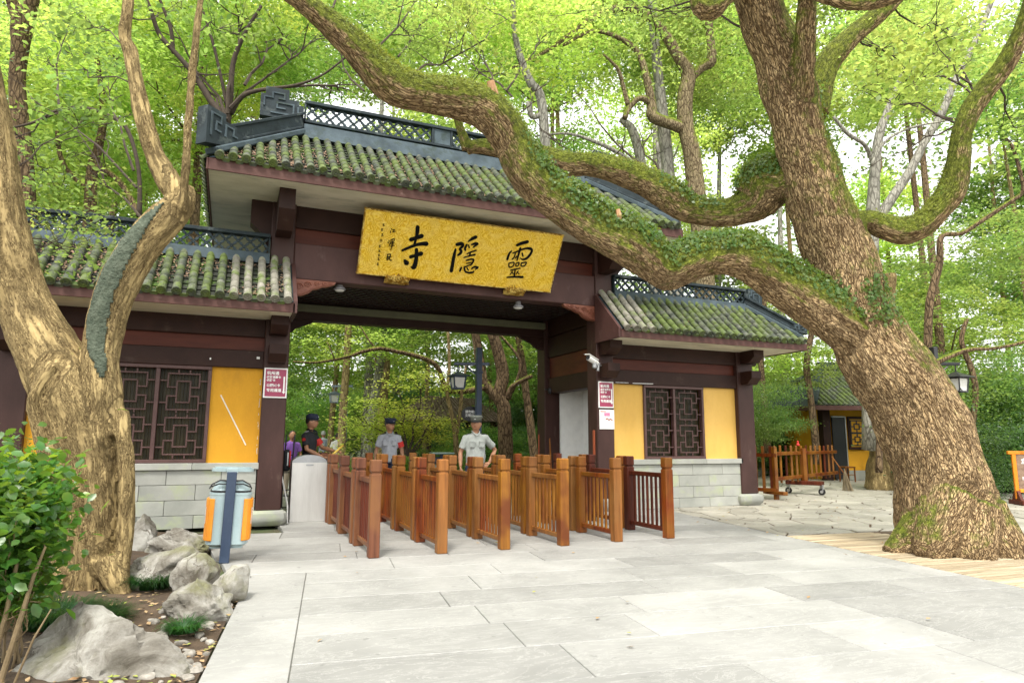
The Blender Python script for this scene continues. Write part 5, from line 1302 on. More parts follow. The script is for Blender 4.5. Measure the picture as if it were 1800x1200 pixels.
def person(loc, rz, label, S=1.03, arms=None, shirt='sky_shirt', trousers='navy_cloth', cap='cap', sleeve=.62, headturn=0, lean=0, hair='hair', skin='skin', belly=0, group=None, stripes=None):
    """local frame: facing -Y, standing at z=0; S scales 1.72 m"""
    o = empty('person', loc, rz, label=label, cat='person', group=group)
    sk, to = MB(), MB(); V = Vector
    def z(h): return h*S
    lx = lambda zz: V((0, -lean*max(0, zz-.95*S), 0))
    def P_(x, y, h): h *= S; return V((x*S, y*S, h))+lx(h)
    # torso core, neck
    sk.tube([P_(0, .01, .92), P_(0, .0, 1.1), P_(0, -.005, 1.3), P_(0, .01, 1.41), P_(0, .015, 1.46)], [.13*S, .12*S, .135*S, .115*S, .06*S], 14, flat=(1, 0, 0), sq=.65)
    sk.tube([P_(0, .015, 1.42), P_(0, .0, 1.54)], [.058*S, .055*S], 12)
    hs = 1.1; H = P_(0, -.012, 1.615); Rt = Matrix.Rotation(headturn, 3, 'Z')
    ell(sk, H, (.088*S, .104*S, .124*S), 16, 12, Rt); ell(sk, H+Rt @ V((0, -.026*S, -.06*S)), (.066*S, .07*S, .058*S), 12, 8, Rt)
    ell(sk, H+Rt @ V((0, -.06*S, -.02*S)), (.052*S, .044*S, .064*S), 12, 8, Rt)
    sk.tube([H+Rt @ V((0, -.088*S, .015*S)), H+Rt @ V((0, -.112*S, -.03*S)), H+Rt @ V((0, -.092*S, -.04*S))], [.009*S, .015*S, .014*S], 8)
    for s_ in (-1, 1): ell(sk, H+Rt @ V((s_*.086*S, .008*S, -.012*S)), (.011*S, .022*S, .032*S), 8, 6, Rt)
    arms = arms or {}
    sh = {}
    for s_, nm in ((-1, 'R'), (1, 'L')):
        shp = P_(s_*.168, .01, 1.372)
        el, wr, hd, pl, cu = arms.get(nm, ((s_*.25, .03, 1.12), (s_*.27, -.05, .88), (0, -.15, -1), (-s_, 0, 0), .5))
        E_, W_ = V(el)*S+lx(el[2]*S), V(wr)*S+lx(wr[2]*S)
        sk.tube([P_(s_*.09, .01, 1.385), shp, shp.lerp(E_, .5), E_, E_.lerp(W_, .35), W_], [.045*S, .05*S, .047*S, .039*S, .041*S, .026*S], 10)
        sh[nm] = (shp, E_, W_, hd, pl, cu, s_)
    for s_ in (-1, 1):
        sk.tube([P_(s_*.09, .01, .95), P_(s_*.1, 0, .72), P_(s_*.1, -.01, .5), P_(s_*.105, .01, .3), P_(s_*.11, .03, .08)], [.085*S, .078*S, .055*S, .052*S, .036*S], 10)
    me = remesh(sk, .0135*S, iters=1)
    hb_ = MB()
    for nm, (shp, E_, W_, hd, pl, cu, s_) in sh.items(): hand(hb_, W_, hd, pl, s_*(-1), cu, S)
    me.materials.clear(); me.materials.append(M_[skin])
    body = place('body', me, o)
    hm = hb_.mesh('hands', M_[skin], True)
    # join hands into the body mesh
    bmv = [tuple(v.co) for v in me.vertices]+[tuple(v.co) for v in hm.vertices]; n0 = len(me.vertices)
    fcs = [tuple(p.vertices) for p in me.polygons]+[tuple(i+n0 for i in p.vertices) for p in hm.polygons]
    m2 = bpy.data.meshes.new('body'); m2.from_pydata(bmv, [], fcs); m2.materials.append(M_[skin]); m2.shade_smooth(); body.data = m2
    # shirt
    b = MB(); g_ = .022*S
    b.tube([P_(0, .01, .9), P_(0, -.01-belly*.3, 1.05), P_(0, -.005, 1.28), P_(0, .01, 1.39), P_(0, .018, 1.445), P_(0, .012, 1.475)], [.155*S+g_*.3, .15*S+belly, .16*S, .135*S, .09*S, .064*S], 18, flat=(1, 0, 0), sq=.72)
    for nm, (shp, E_, W_, hd, pl, cu, s_) in sh.items():
        b.tube([P_(s_*.06, .012, 1.39), P_(s_*.12, .012, 1.385), shp+V((0, 0, .0)), shp.lerp(E_, .45), shp.lerp(E_, sleeve+.12)], [.05*S, .056*S, .062*S, .064*S, .068*S], 12)
    sm = remesh(b, .0145*S, iters=2)
    for v in sm.vertices:
        v.co += v.normal*((.009*noise.noise((v.co.x*13, v.co.y*13, v.co.z*9))+.006*noise.noise((v.co.x*30, v.co.y*26, v.co.z*14)))*S)
    sm.materials.clear(); sm.materials.append(M_[shirt]); so_ = place('shirt', sm, o)
    # collar, placket, pockets, epaulettes
    if stripes is None:
        b = MB()
        for s_ in (-1, 1): b.tube([P_(s_*.012, -.135, 1.4), P_(s_*.045, -.085, 1.452), P_(s_*.068, .0, 1.482), P_(s_*.03, .062, 1.485)], [.012*S, .017*S, .016*S, .014*S], 6, sq=.5)
        place('collar', b.mesh('collar', M_[shirt], True), o)
        if shirt != 'black_cloth':
            b = MB()
            for s_ in (-1, 1):
                c_ = P_(s_*.085, -.128-belly*.3, 1.26); b.cbox(c_-V((.045, .014, .05))*S, c_+V((.045, .016, .05))*S, .006); b.cbox(c_+V((-.05, -.02, .03))*S, c_+V((.05, .01, .06))*S, .005)
            place('pocket', b.mesh('pocket', M_[shirt]), o)
        b = MB()
        for s_ in (-1, 1): b.bar(P_(s_*.085, .01, 1.45), P_(s_*.165, .012, 1.43), .045*S, .012*S, up=(0, 0, 1), c=.003)
        place('epaulettes', b.mesh('epaulettes', M_['black' if shirt != 'black_cloth' else 'ink2']), o)
    else:
        b = MB()
        for k in range(11):
            h = .97+k*.04; wx = .178*S if h < 1.34 else .172*S
            b.tube([P_(0, .006, h), P_(0, .006, h+.012)], [wx, wx], 18, flat=(1, 0, 0), sq=.74, caps=False)
        place('stripes', b.mesh('stripes', M_[stripes]), o)
    # trousers, belt, shoes
    b = MB()
    b.tube([P_(0, .01, .97), P_(0, .01, .86)], [.158*S, .165*S], 16, flat=(1, 0, 0), sq=.72)
    for s_ in (-1, 1): b.tube([P_(s_*.085, .01, .9), P_(s_*.098, 0, .7), P_(s_*.1, -.005, .5), P_(s_*.105, .01, .3), P_(s_*.11, .02, .06)], [.095*S, .09*S, .075*S, .068*S, .062*S], 12)
    tm_ = remesh(b, .016*S, iters=1); tm_.materials.clear(); tm_.materials.append(M_[trousers]); place('trousers', tm_, o)
    for s_ in (-1, 1):
        b = MB(); ell(b, P_(s_*.112, -.05, .045), (.05*S, .135*S, .05*S), 12, 8); b.cbox((s_*.112*S-.05*S, -.18*S, 0), (s_*.112*S+.05*S, .08*S, .025*S), .008); place('shoe', b.mesh('shoe', M_['black'], True), o)
    # face
    fm = MB()
    for s_ in (-1, 1): ell(fm, H+Rt @ V((s_*.03*S, -.089*S, .012*S)), (.011*S, .006*S, .006*S), 8, 6, Rt); fm.bar(H+Rt @ V((s_*.016*S, -.094*S, .032*S)), H+Rt @ V((s_*.046*S, -.086*S, .032*S)), .006*S, .006*S)
    place('eyes_and_brows', fm.mesh('eyes', M_['hair']), o)
    fm = MB(); fm.tube([H+Rt @ V((-.022*S, -.088*S, -.062*S)), H+Rt @ V((0, -.097*S, -.06*S)), H+Rt @ V((.022*S, -.088*S, -.062*S))], [.003*S, .007*S, .003*S], 6); place('mouth', fm.mesh('mouth', M_['lips']), o)
    hm_ = MB(); 
    if hair: ell(hm_, H+Rt @ V((0, .012*S, .022*S)), (.092*S, .104*S, .108*S), 14, 10, Rt)
    if hair:
        hv = hm_.mesh('hair', M_[hair], True)
        # cut the face side away by pushing it back
        for v in hv.vertices:
            q = Rt.transposed() @ (v.co-H)
            if q.y < -.035*S and q.z < .06*S: q.y = -.03*S; v.co = H+Rt @ q
        place('hair', hv, o)
    if cap:
        b = MB(); T = Matrix.Translation(H+V((0, 0, .045*S))) @ Rt.to_4x4() @ Matrix.Rotation(R(4), 4, 'X')
        if cap == 'cap': prof = [(.097, 0), (.099, .035), (.093, .07), (.066, .096), (.02, .105)]
        else: prof = [(.095, 0), (.097, .035), (.112, .065), (.115, .08), (.09, .094), (.02, .097)]
        b.lathe([(r_*S, h*S) for r_, h in prof], 18, T @ Matrix.Diagonal((1, 1.15, 1, 1))); co = place('cap', b.mesh('cap', M_[{'cap': 'navy_cloth', 'peaked': 'navy_cloth', 'grey': 'greycap'}[cap]], True), o)
        b = MB(); vs = []; N_ = 9
        for k in range(N_):
            t = math.pi+math.pi*k/(N_-1)
            vs.append(T @ V((.084*S*math.cos(t), .098*S*math.sin(t), .006*S))); vs.append(T @ V((.084*S*math.cos(t)*1.02, (.098+.07)*S*math.sin(t), -.012*S)))
        vs += [v-V((0, 0, .006*S)) for v in vs]; n2 = 2*N_
        b.add(vs, [(2*k, 2*k+1, 2*k+3, 2*k+2) for k in range(N_-1)]+[(n2+2*k, n2+2*k+2, n2+2*k+3, n2+2*k+1) for k in range(N_-1)]+[(2*k+1, n2+2*k+1, n2+2*k+3, 2*k+3) for k in range(N_-1)])
        place('visor', b.mesh('visor', M_['black']), o)
        b = MB(); b.cbox((-.016*S, -.112*S, .03*S), (.016*S, -.098*S, .06*S), .004, T); place('badge', b.mesh('badge', M_['white']), o)
    return o, H, sh
M_['lips'] = plain('lips', (.25, .07, .05), .5); M_['greycap'] = plain('grey_green_cap', (.12, .13, .11), .8)
M_['grey_hair'] = plain('grey_hair', (.55, .55, .53), .8); M_['stripe_shirt'] = plain('white_knit', (.6, .63, .68), .9); M_['stripe'] = plain('blue_stripe', (.12, .17, .3), .9)
M_['white_shirt'] = plain('white_shirt', (.75, .73, .68), .9); M_['purple'] = plain('purple_cloth', (.22, .1, .4), .9); M_['yellowplastic'] = plain('yellow_wand', (.75, .52, .08), .4); M_['beige'] = plain('beige_cloth', (.35, .3, .22), .9)
# guard in black, side on, wand in hand, behind the steel box
p = at(541, 800, 12.4); p.z = 0
g1, H1, s1 = person(p, R(58), 'guard in black shirt and cap holding a yellow baton behind the steel box', S=1.055, shirt='black_cloth', cap='cap', lean=.06,
    arms={'R': ((-.24, -.08, 1.13), (-.16, -.36, 1.0), (.1, -1, -.15), (0, -.2, -1), .35), 'L': ((.24, -.14, 1.16), (.2, -.4, 1.1), (0, -1, .05), (0, 0, -1), .9)}, headturn=R(8))
b = MB(); b.tube([Vector((.05, -.44, 1.04))*1.055, Vector((.3, -.52, 1.2))*1.055], .022, 10); o = place('handheld_wand', b.mesh('wand', M_['yellowplastic'], True)); o.location = p; o.rotation_euler = (0, 0, R(58)); tag(o, 'yellow baton held level by the guard in black', 'baton')
def band(g, sh, nm, S, mt='red', t0=.35, t1=.75, r_=.074):
    shp, E_ = sh[nm][0], sh[nm][1]; b = MB(); b.tube([shp.lerp(E_, t0), shp.lerp(E_, t1)], [r_*S, (r_-.004)*S], 14, caps=False); place('armband', b.mesh('armband', M_[mt], True), g)
band(g1, s1, 'L', 1.055)
b = MB(); shp = s1['R'][0].lerp(s1['R'][1], .3); b.lathe([(.0, 0), (.035, .002), (.035, .006)], 10, Matrix.Translation(shp+Vector((-.066, 0, 0))) @ Matrix.Rotation(R(-90), 4, 'Y')); place('sleeve_badge', b.mesh('sleeve_badge', M_['red']), g1)
# middle guard, arms down, head turned
p = at(684, 800, 13.7); p.z = 0
g2, H2, s2 = person(p, R(-8), 'guard in grey shirt with a red armband and navy cap behind the queue barriers', S=1.04, shirt='sky_shirt', cap='peaked', headturn=R(38))
band(g2, s2, 'L', 1.04)
# right guard, hands on hips
p = at(836, 800, 11.75); p.z = 0
g3, H3, s3 = person(p, R(-10), 'stout guard in pale shirt and grey peaked cap, one hand on his hip', S=1.03, shirt='khaki_shirt', cap='grey', belly=.025, headturn=R(-20),
    arms={'L': ((.36, .1, 1.16), (.23, -.06, .96), (-.6, -.6, -.4), (0, .6, -1), .4), 'R': ((-.26, .02, 1.12), (-.27, -.08, .88), (0, -.1, -1), (1, 0, 0), .5)})
p = at(567, 800, 25.5); p.z = 0
person(p, R(170), 'grey haired man in a striped shirt walking away behind the guard in black', S=1.0, shirt='stripe_shirt', stripes='stripe', cap=None, hair='grey_hair', trousers='navy_cloth')
p = at(592, 800, 24); p.z = 0
person(p, R(150), 'dark haired visitor in a white shirt beside the straight tan trunk', S=.94, shirt='white_shirt', cap=None, trousers='beige', stripes='white_shirt')
p = at(512, 800, 16.5); p.z = 0
person(p, R(10), 'visitor in purple half hidden behind the left main pillar', S=.92, shirt='purple', cap=None, trousers='beige', stripes='purple')
# ================================================================ bark, moss, leaves
def barkmat(name, cA, cB, crack, sc=9, mossy=.5, attr='bark', st=(1, 1, 1), mosscol=((.055, .085, .01), (.3, .36, .035)), depth=.03, wide=.12, dist=.1, broken=0, dark=.55):
    mt, n, l, b = NM(name); v = src(n, l, attr, st)
    d = n.new('ShaderNodeTexNoise'); d.inputs['Scale'].default_value = sc*.45; d.inputs['Detail'].default_value = 3; l.new(v, d.inputs['Vector'])
    dv = n.new('ShaderNodeVectorMath'); dv.operation = 'MULTIPLY_ADD'; l.new(d.outputs['Color'], dv.inputs[0]); dv.inputs[1].default_value = (dist, dist, dist); l.new(v, dv.inputs[2])
    vo = n.new('ShaderNodeTexVoronoi'); vo.feature = 'DISTANCE_TO_EDGE'; vo.inputs['Scale'].default_value = sc; l.new(dv.outputs[0], vo.inputs['Vector'])
    vo2 = n.new('ShaderNodeTexVoronoi'); vo2.feature = 'DISTANCE_TO_EDGE'; vo2.inputs['Scale'].default_value = sc*2.4; l.new(dv.outputs[0], vo2.inputs['Vector'])
    plate = ramp(n, l, vo.outputs[0], [(0, (0, 0, 0)), (wide, (1, 1, 1))]); plate2 = ramp(n, l, vo2.outputs[0], [(0, (.55, .55, .55)), (.12, (1, 1, 1))])
    h = math_(n, l, 'MULTIPLY', plate, plate2)
    if broken:
        bk = ramp(n, l, noi(n, l, v, sc*.6, 4, .7), [(.46, (0, 0, 0)), (.58, (1, 1, 1))]); h = math_(n, l, 'MAXIMUM', h, math_(n, l, 'MULTIPLY', bk, broken))
    pos = src(n, l, 'pos'); f = noi(n, l, pos, 2.2, 7, .65); f2 = noi(n, l, v, 30, 5, .7)
    c = ramp(n, l, f2, [(.3, cA), (.65, cB)])
    c = mixc(n, l, ramp(n, l, f, [(.48, (0, 0, 0)), (.72, (.75, .75, .75))]), c, tuple((x*dark) for x in cA))
    c = mixc(n, l, h, crack, c)
    g = n.new('ShaderNodeNewGeometry'); sx = n.new('ShaderNodeSeparateXYZ'); l.new(g.outputs['Normal'], sx.inputs[0])
    mf = noi(n, l, pos, 5.5, 9, .78); up_ = n.new('ShaderNodeMapRange'); l.new(sx.outputs[2], up_.inputs[0]); up_.inputs[1].default_value = -.6; up_.inputs[2].default_value = .9
    at_ = n.new('ShaderNodeAttribute'); at_.attribute_name = 'moss'
    mk = math_(n, l, 'ADD', math_(n, l, 'MULTIPLY', up_.outputs[0], .62), math_(n, l, 'ADD', math_(n, l, 'MULTIPLY', mf, .8), math_(n, l, 'MULTIPLY', at_.outputs['Fac'], .45)))
    k = ramp(n, l, mk, [(1.02-mossy*.5 if 1.02-mossy*.5 < 1 else .98, (0, 0, 0)), (min(1, 1.16-mossy*.5), (.9, .9, .9))])
    mc = ramp(n, l, noi(n, l, pos, 17, 6, .7), [(.35, mosscol[0]), (.7, mosscol[1])])
    c = mixc(n, l, k, c, mc)
    l.new(c, b.inputs['Base Color']); b.inputs['Roughness'].default_value = .9; b.inputs['Specular IOR Level'].default_value = .2
    hh = math_(n, l, 'ADD', math_(n, l, 'MULTIPLY', h, .8), math_(n, l, 'MULTIPLY', f2, .45))
    bump(n, l, hh, b, 1.0, depth); return mt
M_['bark'] = barkmat('camphor_bark', (.42, .27, .125), (.8, .58, .32), (.08, .042, .018), sc=32, mossy=.5, depth=.035, wide=.15, dist=.12, dark=.45)
M_['bark2'] = barkmat('ochre_smooth_bark', (.23, .165, .07), (.5, .375, .175), (.11, .06, .025), sc=24, mossy=.12, depth=.022, wide=.05, dist=.4, broken=1, dark=.42)
M_['fill'] = mat('green_grey_cavity_render', (.04, .058, .036), (.15, .175, .125), 14, rough=.95, bs=.9, bd=.03, kind='pos', fine=45)
M_['bark_bg'] = barkmat('background_bark', (.13, .085, .045), (.3, .21, .12), (.04, .025, .015), sc=12, mossy=.5, attr='pos', st=(1, 1, .3), depth=.02)
M_['bark_moss'] = barkmat('mossy_trunk_bark', (.2, .15, .08), (.42, .34, .2), (.07, .045, .025), sc=14, mossy=.75, attr='pos', st=(1, 1, .3), depth=.02)
M_['bark_tan'] = barkmat('tan_trunk_bark', (.3, .22, .1), (.46, .36, .18), (.12, .08, .04), sc=12, mossy=.3, attr='pos', st=(1, 1, .3), depth=.01)
M_['bark_grey'] = barkmat('grey_trunk_bark', (.25, .24, .2), (.45, .43, .36), (.12, .11, .09), sc=9, mossy=.3, attr='pos', st=(1, 1, .3), depth=.01)
M_['twig'] = mat('dark_twig', (.04, .028, .02), (.09, .065, .045), 12, rough=.9, bs=.2)
def leafmat(name, d, t, var=.3, rough=.45, mixf=.5, sc=.5):
    mt, n, l, b = NM(name); oi = n.new('ShaderNodeObjectInfo'); pos = src(n, l, 'pos')
    f = noi(n, l, pos, sc, 4, .6); f2 = noi(n, l, pos, 9, 2)
    h = n.new('ShaderNodeHueSaturation'); k = n.new('ShaderNodeMapRange'); l.new(f, k.inputs[0]); k.inputs[1].default_value = .3; k.inputs[2].default_value = .7; k.inputs[3].default_value = .47; k.inputs[4].default_value = .53
    l.new(k.outputs[0], h.inputs['Hue']); k2 = n.new('ShaderNodeMapRange'); l.new(math_(n, l, 'ADD', math_(n, l, 'MULTIPLY', f2, .7), math_(n, l, 'MULTIPLY', oi.outputs['Random'], .5)), k2.inputs[0])
    k2.inputs[1].default_value = .2; k2.inputs[2].default_value = 1; k2.inputs[3].default_value = 1-var; k2.inputs[4].default_value = 1+var; l.new(k2.outputs[0], h.inputs['Value']); h.inputs['Color'].default_value = (*d, 1)
    h2 = n.new('ShaderNodeHueSaturation'); l.new(k.outputs[0], h2.inputs['Hue']); l.new(k2.outputs[0], h2.inputs['Value']); h2.inputs['Color'].default_value = (*t, 1)
    l.new(h.outputs[0], b.inputs['Base Color']); b.inputs['Roughness'].default_value = rough
    tr = n.new('ShaderNodeBsdfTranslucent'); l.new(h2.outputs[0], tr.inputs[0]); ms = n.new('ShaderNodeMixShader'); ms.inputs[0].default_value = mixf
    l.new(b.outputs[0], ms.inputs[1]); l.new(tr.outputs[0], ms.inputs[2]); l.new(ms.outputs[0], n['Material Output'].inputs[0]); return mt
M_['leaf_bright'] = leafmat('spring_green_leaf', (.11, .18, .03), (.6, .77, .165), mixf=.56, var=.55)
M_['leaf_mid'] = leafmat('mid_green_leaf', (.06, .13, .028), (.39, .57, .125), mixf=.54, var=.55)
M_['leaf_dark'] = leafmat('dark_green_leaf', (.045, .1, .03), (.2, .37, .08), mixf=.46, var=.5)
M_['leaf_maple'] = leafmat('yellow_green_maple_leaf', (.2, .25, .03), (.76, .84, .16), mixf=.55)
M_['leaf_shrub'] = leafmat('glossy_shrub_leaf', (.08, .2, .035), (.34, .6, .06), var=.5, rough=.3, mixf=.4, sc=6)
M_['leaf_new'] = leafmat('young_shrub_leaf', (.2, .3, .02), (.5, .65, .05), var=.3, rough=.3, mixf=.4, sc=6)
M_['leaf_ivy'] = leafmat('ivy_leaf', (.08, .14, .03), (.25, .36, .05), var=.5, rough=.4, mixf=.35, sc=5)
M_['leaf_mosst'] = leafmat('moss_tuft', (.16, .2, .02), (.4, .46, .04), var=.5, rough=.6, mixf=.3, sc=5)
M_['grass'] = leafmat('mondo_grass', (.02, .075, .015), (.08, .22, .03), var=.4, rough=.35, mixf=.35, sc=6)
def leafcloud(C, size, aspect=.5, up=.45, droop=.2, r_=None, jitter=.35, six=False):
    """C (n,3) leaf positions -> vertices and quads; leaves face mostly upward"""
    r_ = r_ or rng; n = len(C)
    nrm = r_.normal(size=(n, 3)); nrm[:, 2] = np.abs(nrm[:, 2])+up*2; nrm /= np.linalg.norm(nrm, axis=1)[:, None]
    a = r_.normal(size=(n, 3)); a -= nrm*(a*nrm).sum(1)[:, None]; a /= np.linalg.norm(a, axis=1)[:, None]
    a[:, 2] -= droop; a /= np.linalg.norm(a, axis=1)[:, None]
    s = np.cross(nrm, a); s /= np.linalg.norm(s, axis=1)[:, None]
    L = size*(1+jitter*r_.uniform(-1, 1, n))[:, None]; W = L*aspect*.5
    if not six:
        V = np.stack([C, C+a*L*.45+s*W+nrm*L*.06, C+a*L, C+a*L*.45-s*W+nrm*L*.06], 1).reshape(-1, 3)
        return V, np.arange(n*4).reshape(n, 4)
    V = np.stack([C, C+a*L*.22+s*W*.75+nrm*L*.05, C+a*L*.6+s*W+nrm*L*.07, C+a*L*1.0-nrm*L*.04, C+a*L*.6-s*W+nrm*L*.07, C+a*L*.22-s*W*.75+nrm*L*.05, C+a*L*.3, C+a*L*.65+nrm*L*.01], 1).reshape(-1, 3)
    i = np.arange(n)[:, None]*8
    F = np.concatenate([i+np.array([[0, 1, 6, 5]])*1, i+np.array([[1, 2, 7, 6]]), i+np.array([[2, 3, 4, 7]]), i+np.array([[6, 7, 4, 5]])])
    return V, F
def catmull(P_, m=5):
    out_ = []
    n = len(P_)
    for i in range(n-1):
        a, p, q, d_ = (np.array(P_[max(i-1, 0)]), np.array(P_[i]), np.array(P_[i+1]), np.array(P_[min(i+2, n-1)]))
        for s in range(m):
            t = s/m; out_.append(.5*((2*p)+(-a+q)*t+(2*a-5*p+4*q-d_)*t*t+(-a+3*p-3*q+d_)*t**3))
    out_.append(np.array(P_[-1])); return out_
def limb(pts):
    """(px, py, depth, half width in px) -> [(x, y, z, radius)]"""
    o = []
    for px, py, D, r_ in pts:
        p = at(px, py, D); o.append((p.x, p.y, p.z, r_*D/FPX/ray(px, py).length))   # a round limb seen off the axis looks wider than it is
    return o
def barked_tree(limbs, vox, mt, amp, seed=0, sides=14, zmin=-.1, lump=1.0, flat=1.0):
    b = MB(); S_, A_x, R_, Sx, Fu = [], [], [], [], []; off = 0
    for li, L in enumerate(limbs):
        C = catmull(L, 4 if li else 6); b.tube([c[:3] for c in C], [max(.012, c[3]) for c in C], sides)
        Pn = np.array([c[:3] for c in C]); T = np.gradient(Pn, axis=0); T /= np.linalg.norm(T, axis=1)[:, None]
        ln = np.concatenate([[0], np.cumsum(np.linalg.norm(np.diff(Pn, axis=0), axis=1))])
        u = np.cross(T[0], [0, 1, .2]); u /= np.linalg.norm(u)
        for i in range(len(Pn)):
            u = u-T[i]*u.dot(T[i]); u /= np.linalg.norm(u); S_.append(Pn[i]); A_x.append(T[i]); Fu.append(u.copy()); Sx.append(off+ln[i]); R_.append(C[i][3])
        off += 0
    me = remesh(b, vox, iters=1); nv = len(me.vertices)
    V = np.empty(nv*3); me.vertices.foreach_get('co', V); V = V.reshape(-1, 3)
    Nn = np.empty(nv*3, np.float32); me.vertices.foreach_get('normal', Nn); Nn = Nn.reshape(-1, 3).astype(float)
    S_, A_x, R_, Sx, Fu = map(np.array, (S_, A_x, R_, Sx, Fu))
    idx = np.empty(nv, int)
    for a in range(0, nv, 8000):
        d = ((V[a:a+8000, None, :]-S_[None])**2).sum(2)/(R_[None]**2+.02); idx[a:a+8000] = d.argmin(1)
    rel = V-S_[idx]; ax = (rel*A_x[idx]).sum(1); fu = Fu[idx]; fv = np.cross(A_x[idx], fu)
    bc = np.stack([(rel*fu).sum(1), (rel*fv).sum(1), (Sx[idx]+ax)*.22], 1)
    # lumps and ridges
    disp = np.empty(nv)
    for i in range(nv):
        q = bc[i]; w_ = V[i]
        rr = min(1.0, R_[idx[i]]/.4)
        disp[i] = amp*rr*(noise.noise((w_[0]*1.7+seed, w_[1]*1.7, w_[2]*1.7))*.9*lump+noise.noise((q[0]*5, q[1]*5, q[2]*5+seed))*.5+noise.noise((q[0]*14, q[1]*14, q[2]*12))*.3) + .012*noise.noise((q[0]*30, q[1]*30, q[2]*26))
    V2 = V+Nn*disp[:, None]
    me.vertices.foreach_set('co', V2.astype(np.float32).ravel()); me.materials.clear(); me.materials.append(mt)
    at_ = me.attributes.new('bark', 'FLOAT_VECTOR', 'POINT'); at_.data.foreach_set('vector', bc.astype(np.float32).ravel())
    me.update(); return me, V2, Nn, idx
def surf_leaves(me, V, Nn, spots, n, size, mt, name, parent, upbias=-.1, aspect=.7, lift=.02):
    """leaves rooted on the bark near given centres"""
    pick = []
    for c_, r_, k in spots:
        d = np.linalg.norm(V-np.array(c_)[None], axis=1); cand = np.where((d < r_) & (Nn[:, 2] > upbias))[0]
        if len(cand): 
            w_ = np.exp(-(d[cand]/r_)**2*1.5); w_ /= w_.sum(); pick.append(rng.choice(cand, int(n*k), p=w_))
    pick = np.concatenate(pick); C = V[pick]+Nn[pick]*lift+rng.normal(scale=.02, size=(len(pick), 3))
    k = len(pick); nr = Nn[pick]+rng.normal(scale=.5, size=(k, 3)); nr /= np.linalg.norm(nr, axis=1)[:, None]
    a = rng.normal(size=(k, 3)); a -= nr*(a*nr).sum(1)[:, None]; a /= np.linalg.norm(a, axis=1)[:, None]; s = np.cross(nr, a)
    L = size*rng.uniform(.5, 1.3, k)[:, None]
    Vv_ = np.stack([C, C+a*L*.45+s*L*aspect*.5+nr*L*.1, C+a*L, C+a*L*.45-s*L*aspect*.5+nr*L*.1], 1).reshape(-1, 3)
    Vv_ -= np.array(ORG[parent])[None]
    o = place(name, npmesh(name, Vv_, np.arange(k*4).reshape(k, 4), mt), parent); tag(o, kind='stuff'); return o
# ================================================================ THE GIANT LEANING TREE
trunk = limb([(1692, 1000, 8.6, 118), (1682, 960, 8.6, 108), (1662, 880, 8.65, 96), (1648, 820, 8.7, 90), (1618, 740, 8.75, 84), (1578, 668, 8.8, 80), (1530, 600, 8.85, 74), (1494, 530, 8.9, 66), (1480, 458, 8.9, 61), (1444, 375, 8.85, 59), (1410, 250, 8.7, 50), (1382, 130, 8.5, 51), (1345, 42, 8.35, 49), (1315, -60, 8.2, 47), (1280, -220, 8.0, 42), (1230, -420, 7.8, 34)])
lower = limb([(1540, 610, 8.85, 60), (1480, 566, 8.8, 56), (1415, 520, 8.75, 48), (1350, 476, 8.7, 44), (1290, 448, 8.65, 40), (1240, 447, 8.6, 40), (1200, 466, 8.55, 38), (1172, 478, 8.5, 34), (1145, 455, 8.5, 40), (1100, 422, 8.45, 42), (1050, 396, 8.4, 41), (1005, 366, 8.4, 40), (962, 334, 8.4, 38), (925, 296, 8.35, 37), (902, 252, 8.3, 37), (880, 214, 8.2, 38), (850, 186, 8.15, 38), (808, 172, 8.1, 37), (760, 166, 8.0, 36), (712, 157, 7.9, 36), (672, 132, 7.8, 35), (632, 92, 7.7, 32), (590, 52, 7.6, 28), (548, 15, 7.5, 25), (500, -20, 7.4, 22), (420, -80, 7.3, 19), (300, -160, 7.2, 14)])
elbow = limb([(1200, 455, 8.6, 38), (1180, 486, 8.52, 28), (1172, 502, 8.5, 14)])
mids = limb([(1420, 290, 8.9, 40), (1378, 318, 9.0, 40), (1345, 318, 9.15, 46), (1330, 352, 9.25, 44), (1290, 372, 9.35, 30), (1240, 374, 9.45, 26), (1205, 366, 9.5, 27), (1178, 344, 9.5, 28), (1130, 318, 9.5, 26), (1080, 300, 9.5, 24), (1035, 290, 9.5, 22), (998, 288, 9.5, 21), (955, 274, 9.5, 19), (920, 264, 9.5, 17), (880, 262, 9.5, 17), (848, 258, 9.5, 13), (822, 260, 9.5, 12)])
mids2 = limb([(822, 262, 9.5, 11), (812, 236, 9.45, 8), (803, 206, 9.4, 7), (795, 170, 9.3, 5)])
rightl = limb([(1490, 400, 8.9, 34), (1525, 388, 8.85, 20), (1555, 398, 8.8, 24), (1588, 406, 8.75, 27), (1622, 396, 8.7, 26), (1652, 364, 8.65, 25), (1674, 330, 8.6, 26), (1684, 285, 8.55, 25), (1690, 240, 8.5, 22), (1706, 196, 8.45, 22), (1732, 158, 8.4, 22), (1764, 118, 8.3, 22), (1788, 74, 8.2, 21), (1806, 30, 8.1, 20), (1825, -50, 8.0, 18), (1870, -180, 7.9, 14)])
fk2 = limb([(1412, 185, 8.5, 22), (1414, 130, 8.2, 21), (1416, 60, 8.0, 20), (1419, -10, 7.8, 19), (1424, -120, 7.6, 17), (1440, -260, 7.4, 12)])
fk3 = limb([(1428, 200, 8.8, 30), (1452, 120, 8.9, 25), (1488, 72, 9.0, 22), (1530, 36, 9.1, 20), (1580, -10, 9.2, 18), (1650, -90, 9.3, 14)])
top = limb([(1350, -60, 8.0, 30), (1410, -30, 7.7, 20), (1455, -8, 7.5, 16), (1500, 6, 7.4, 15), (1545, 2, 7.4, 15), (1590, -10, 7.4, 14), (1640, -16, 7.4, 12), (1700, -60, 7.4, 10)])
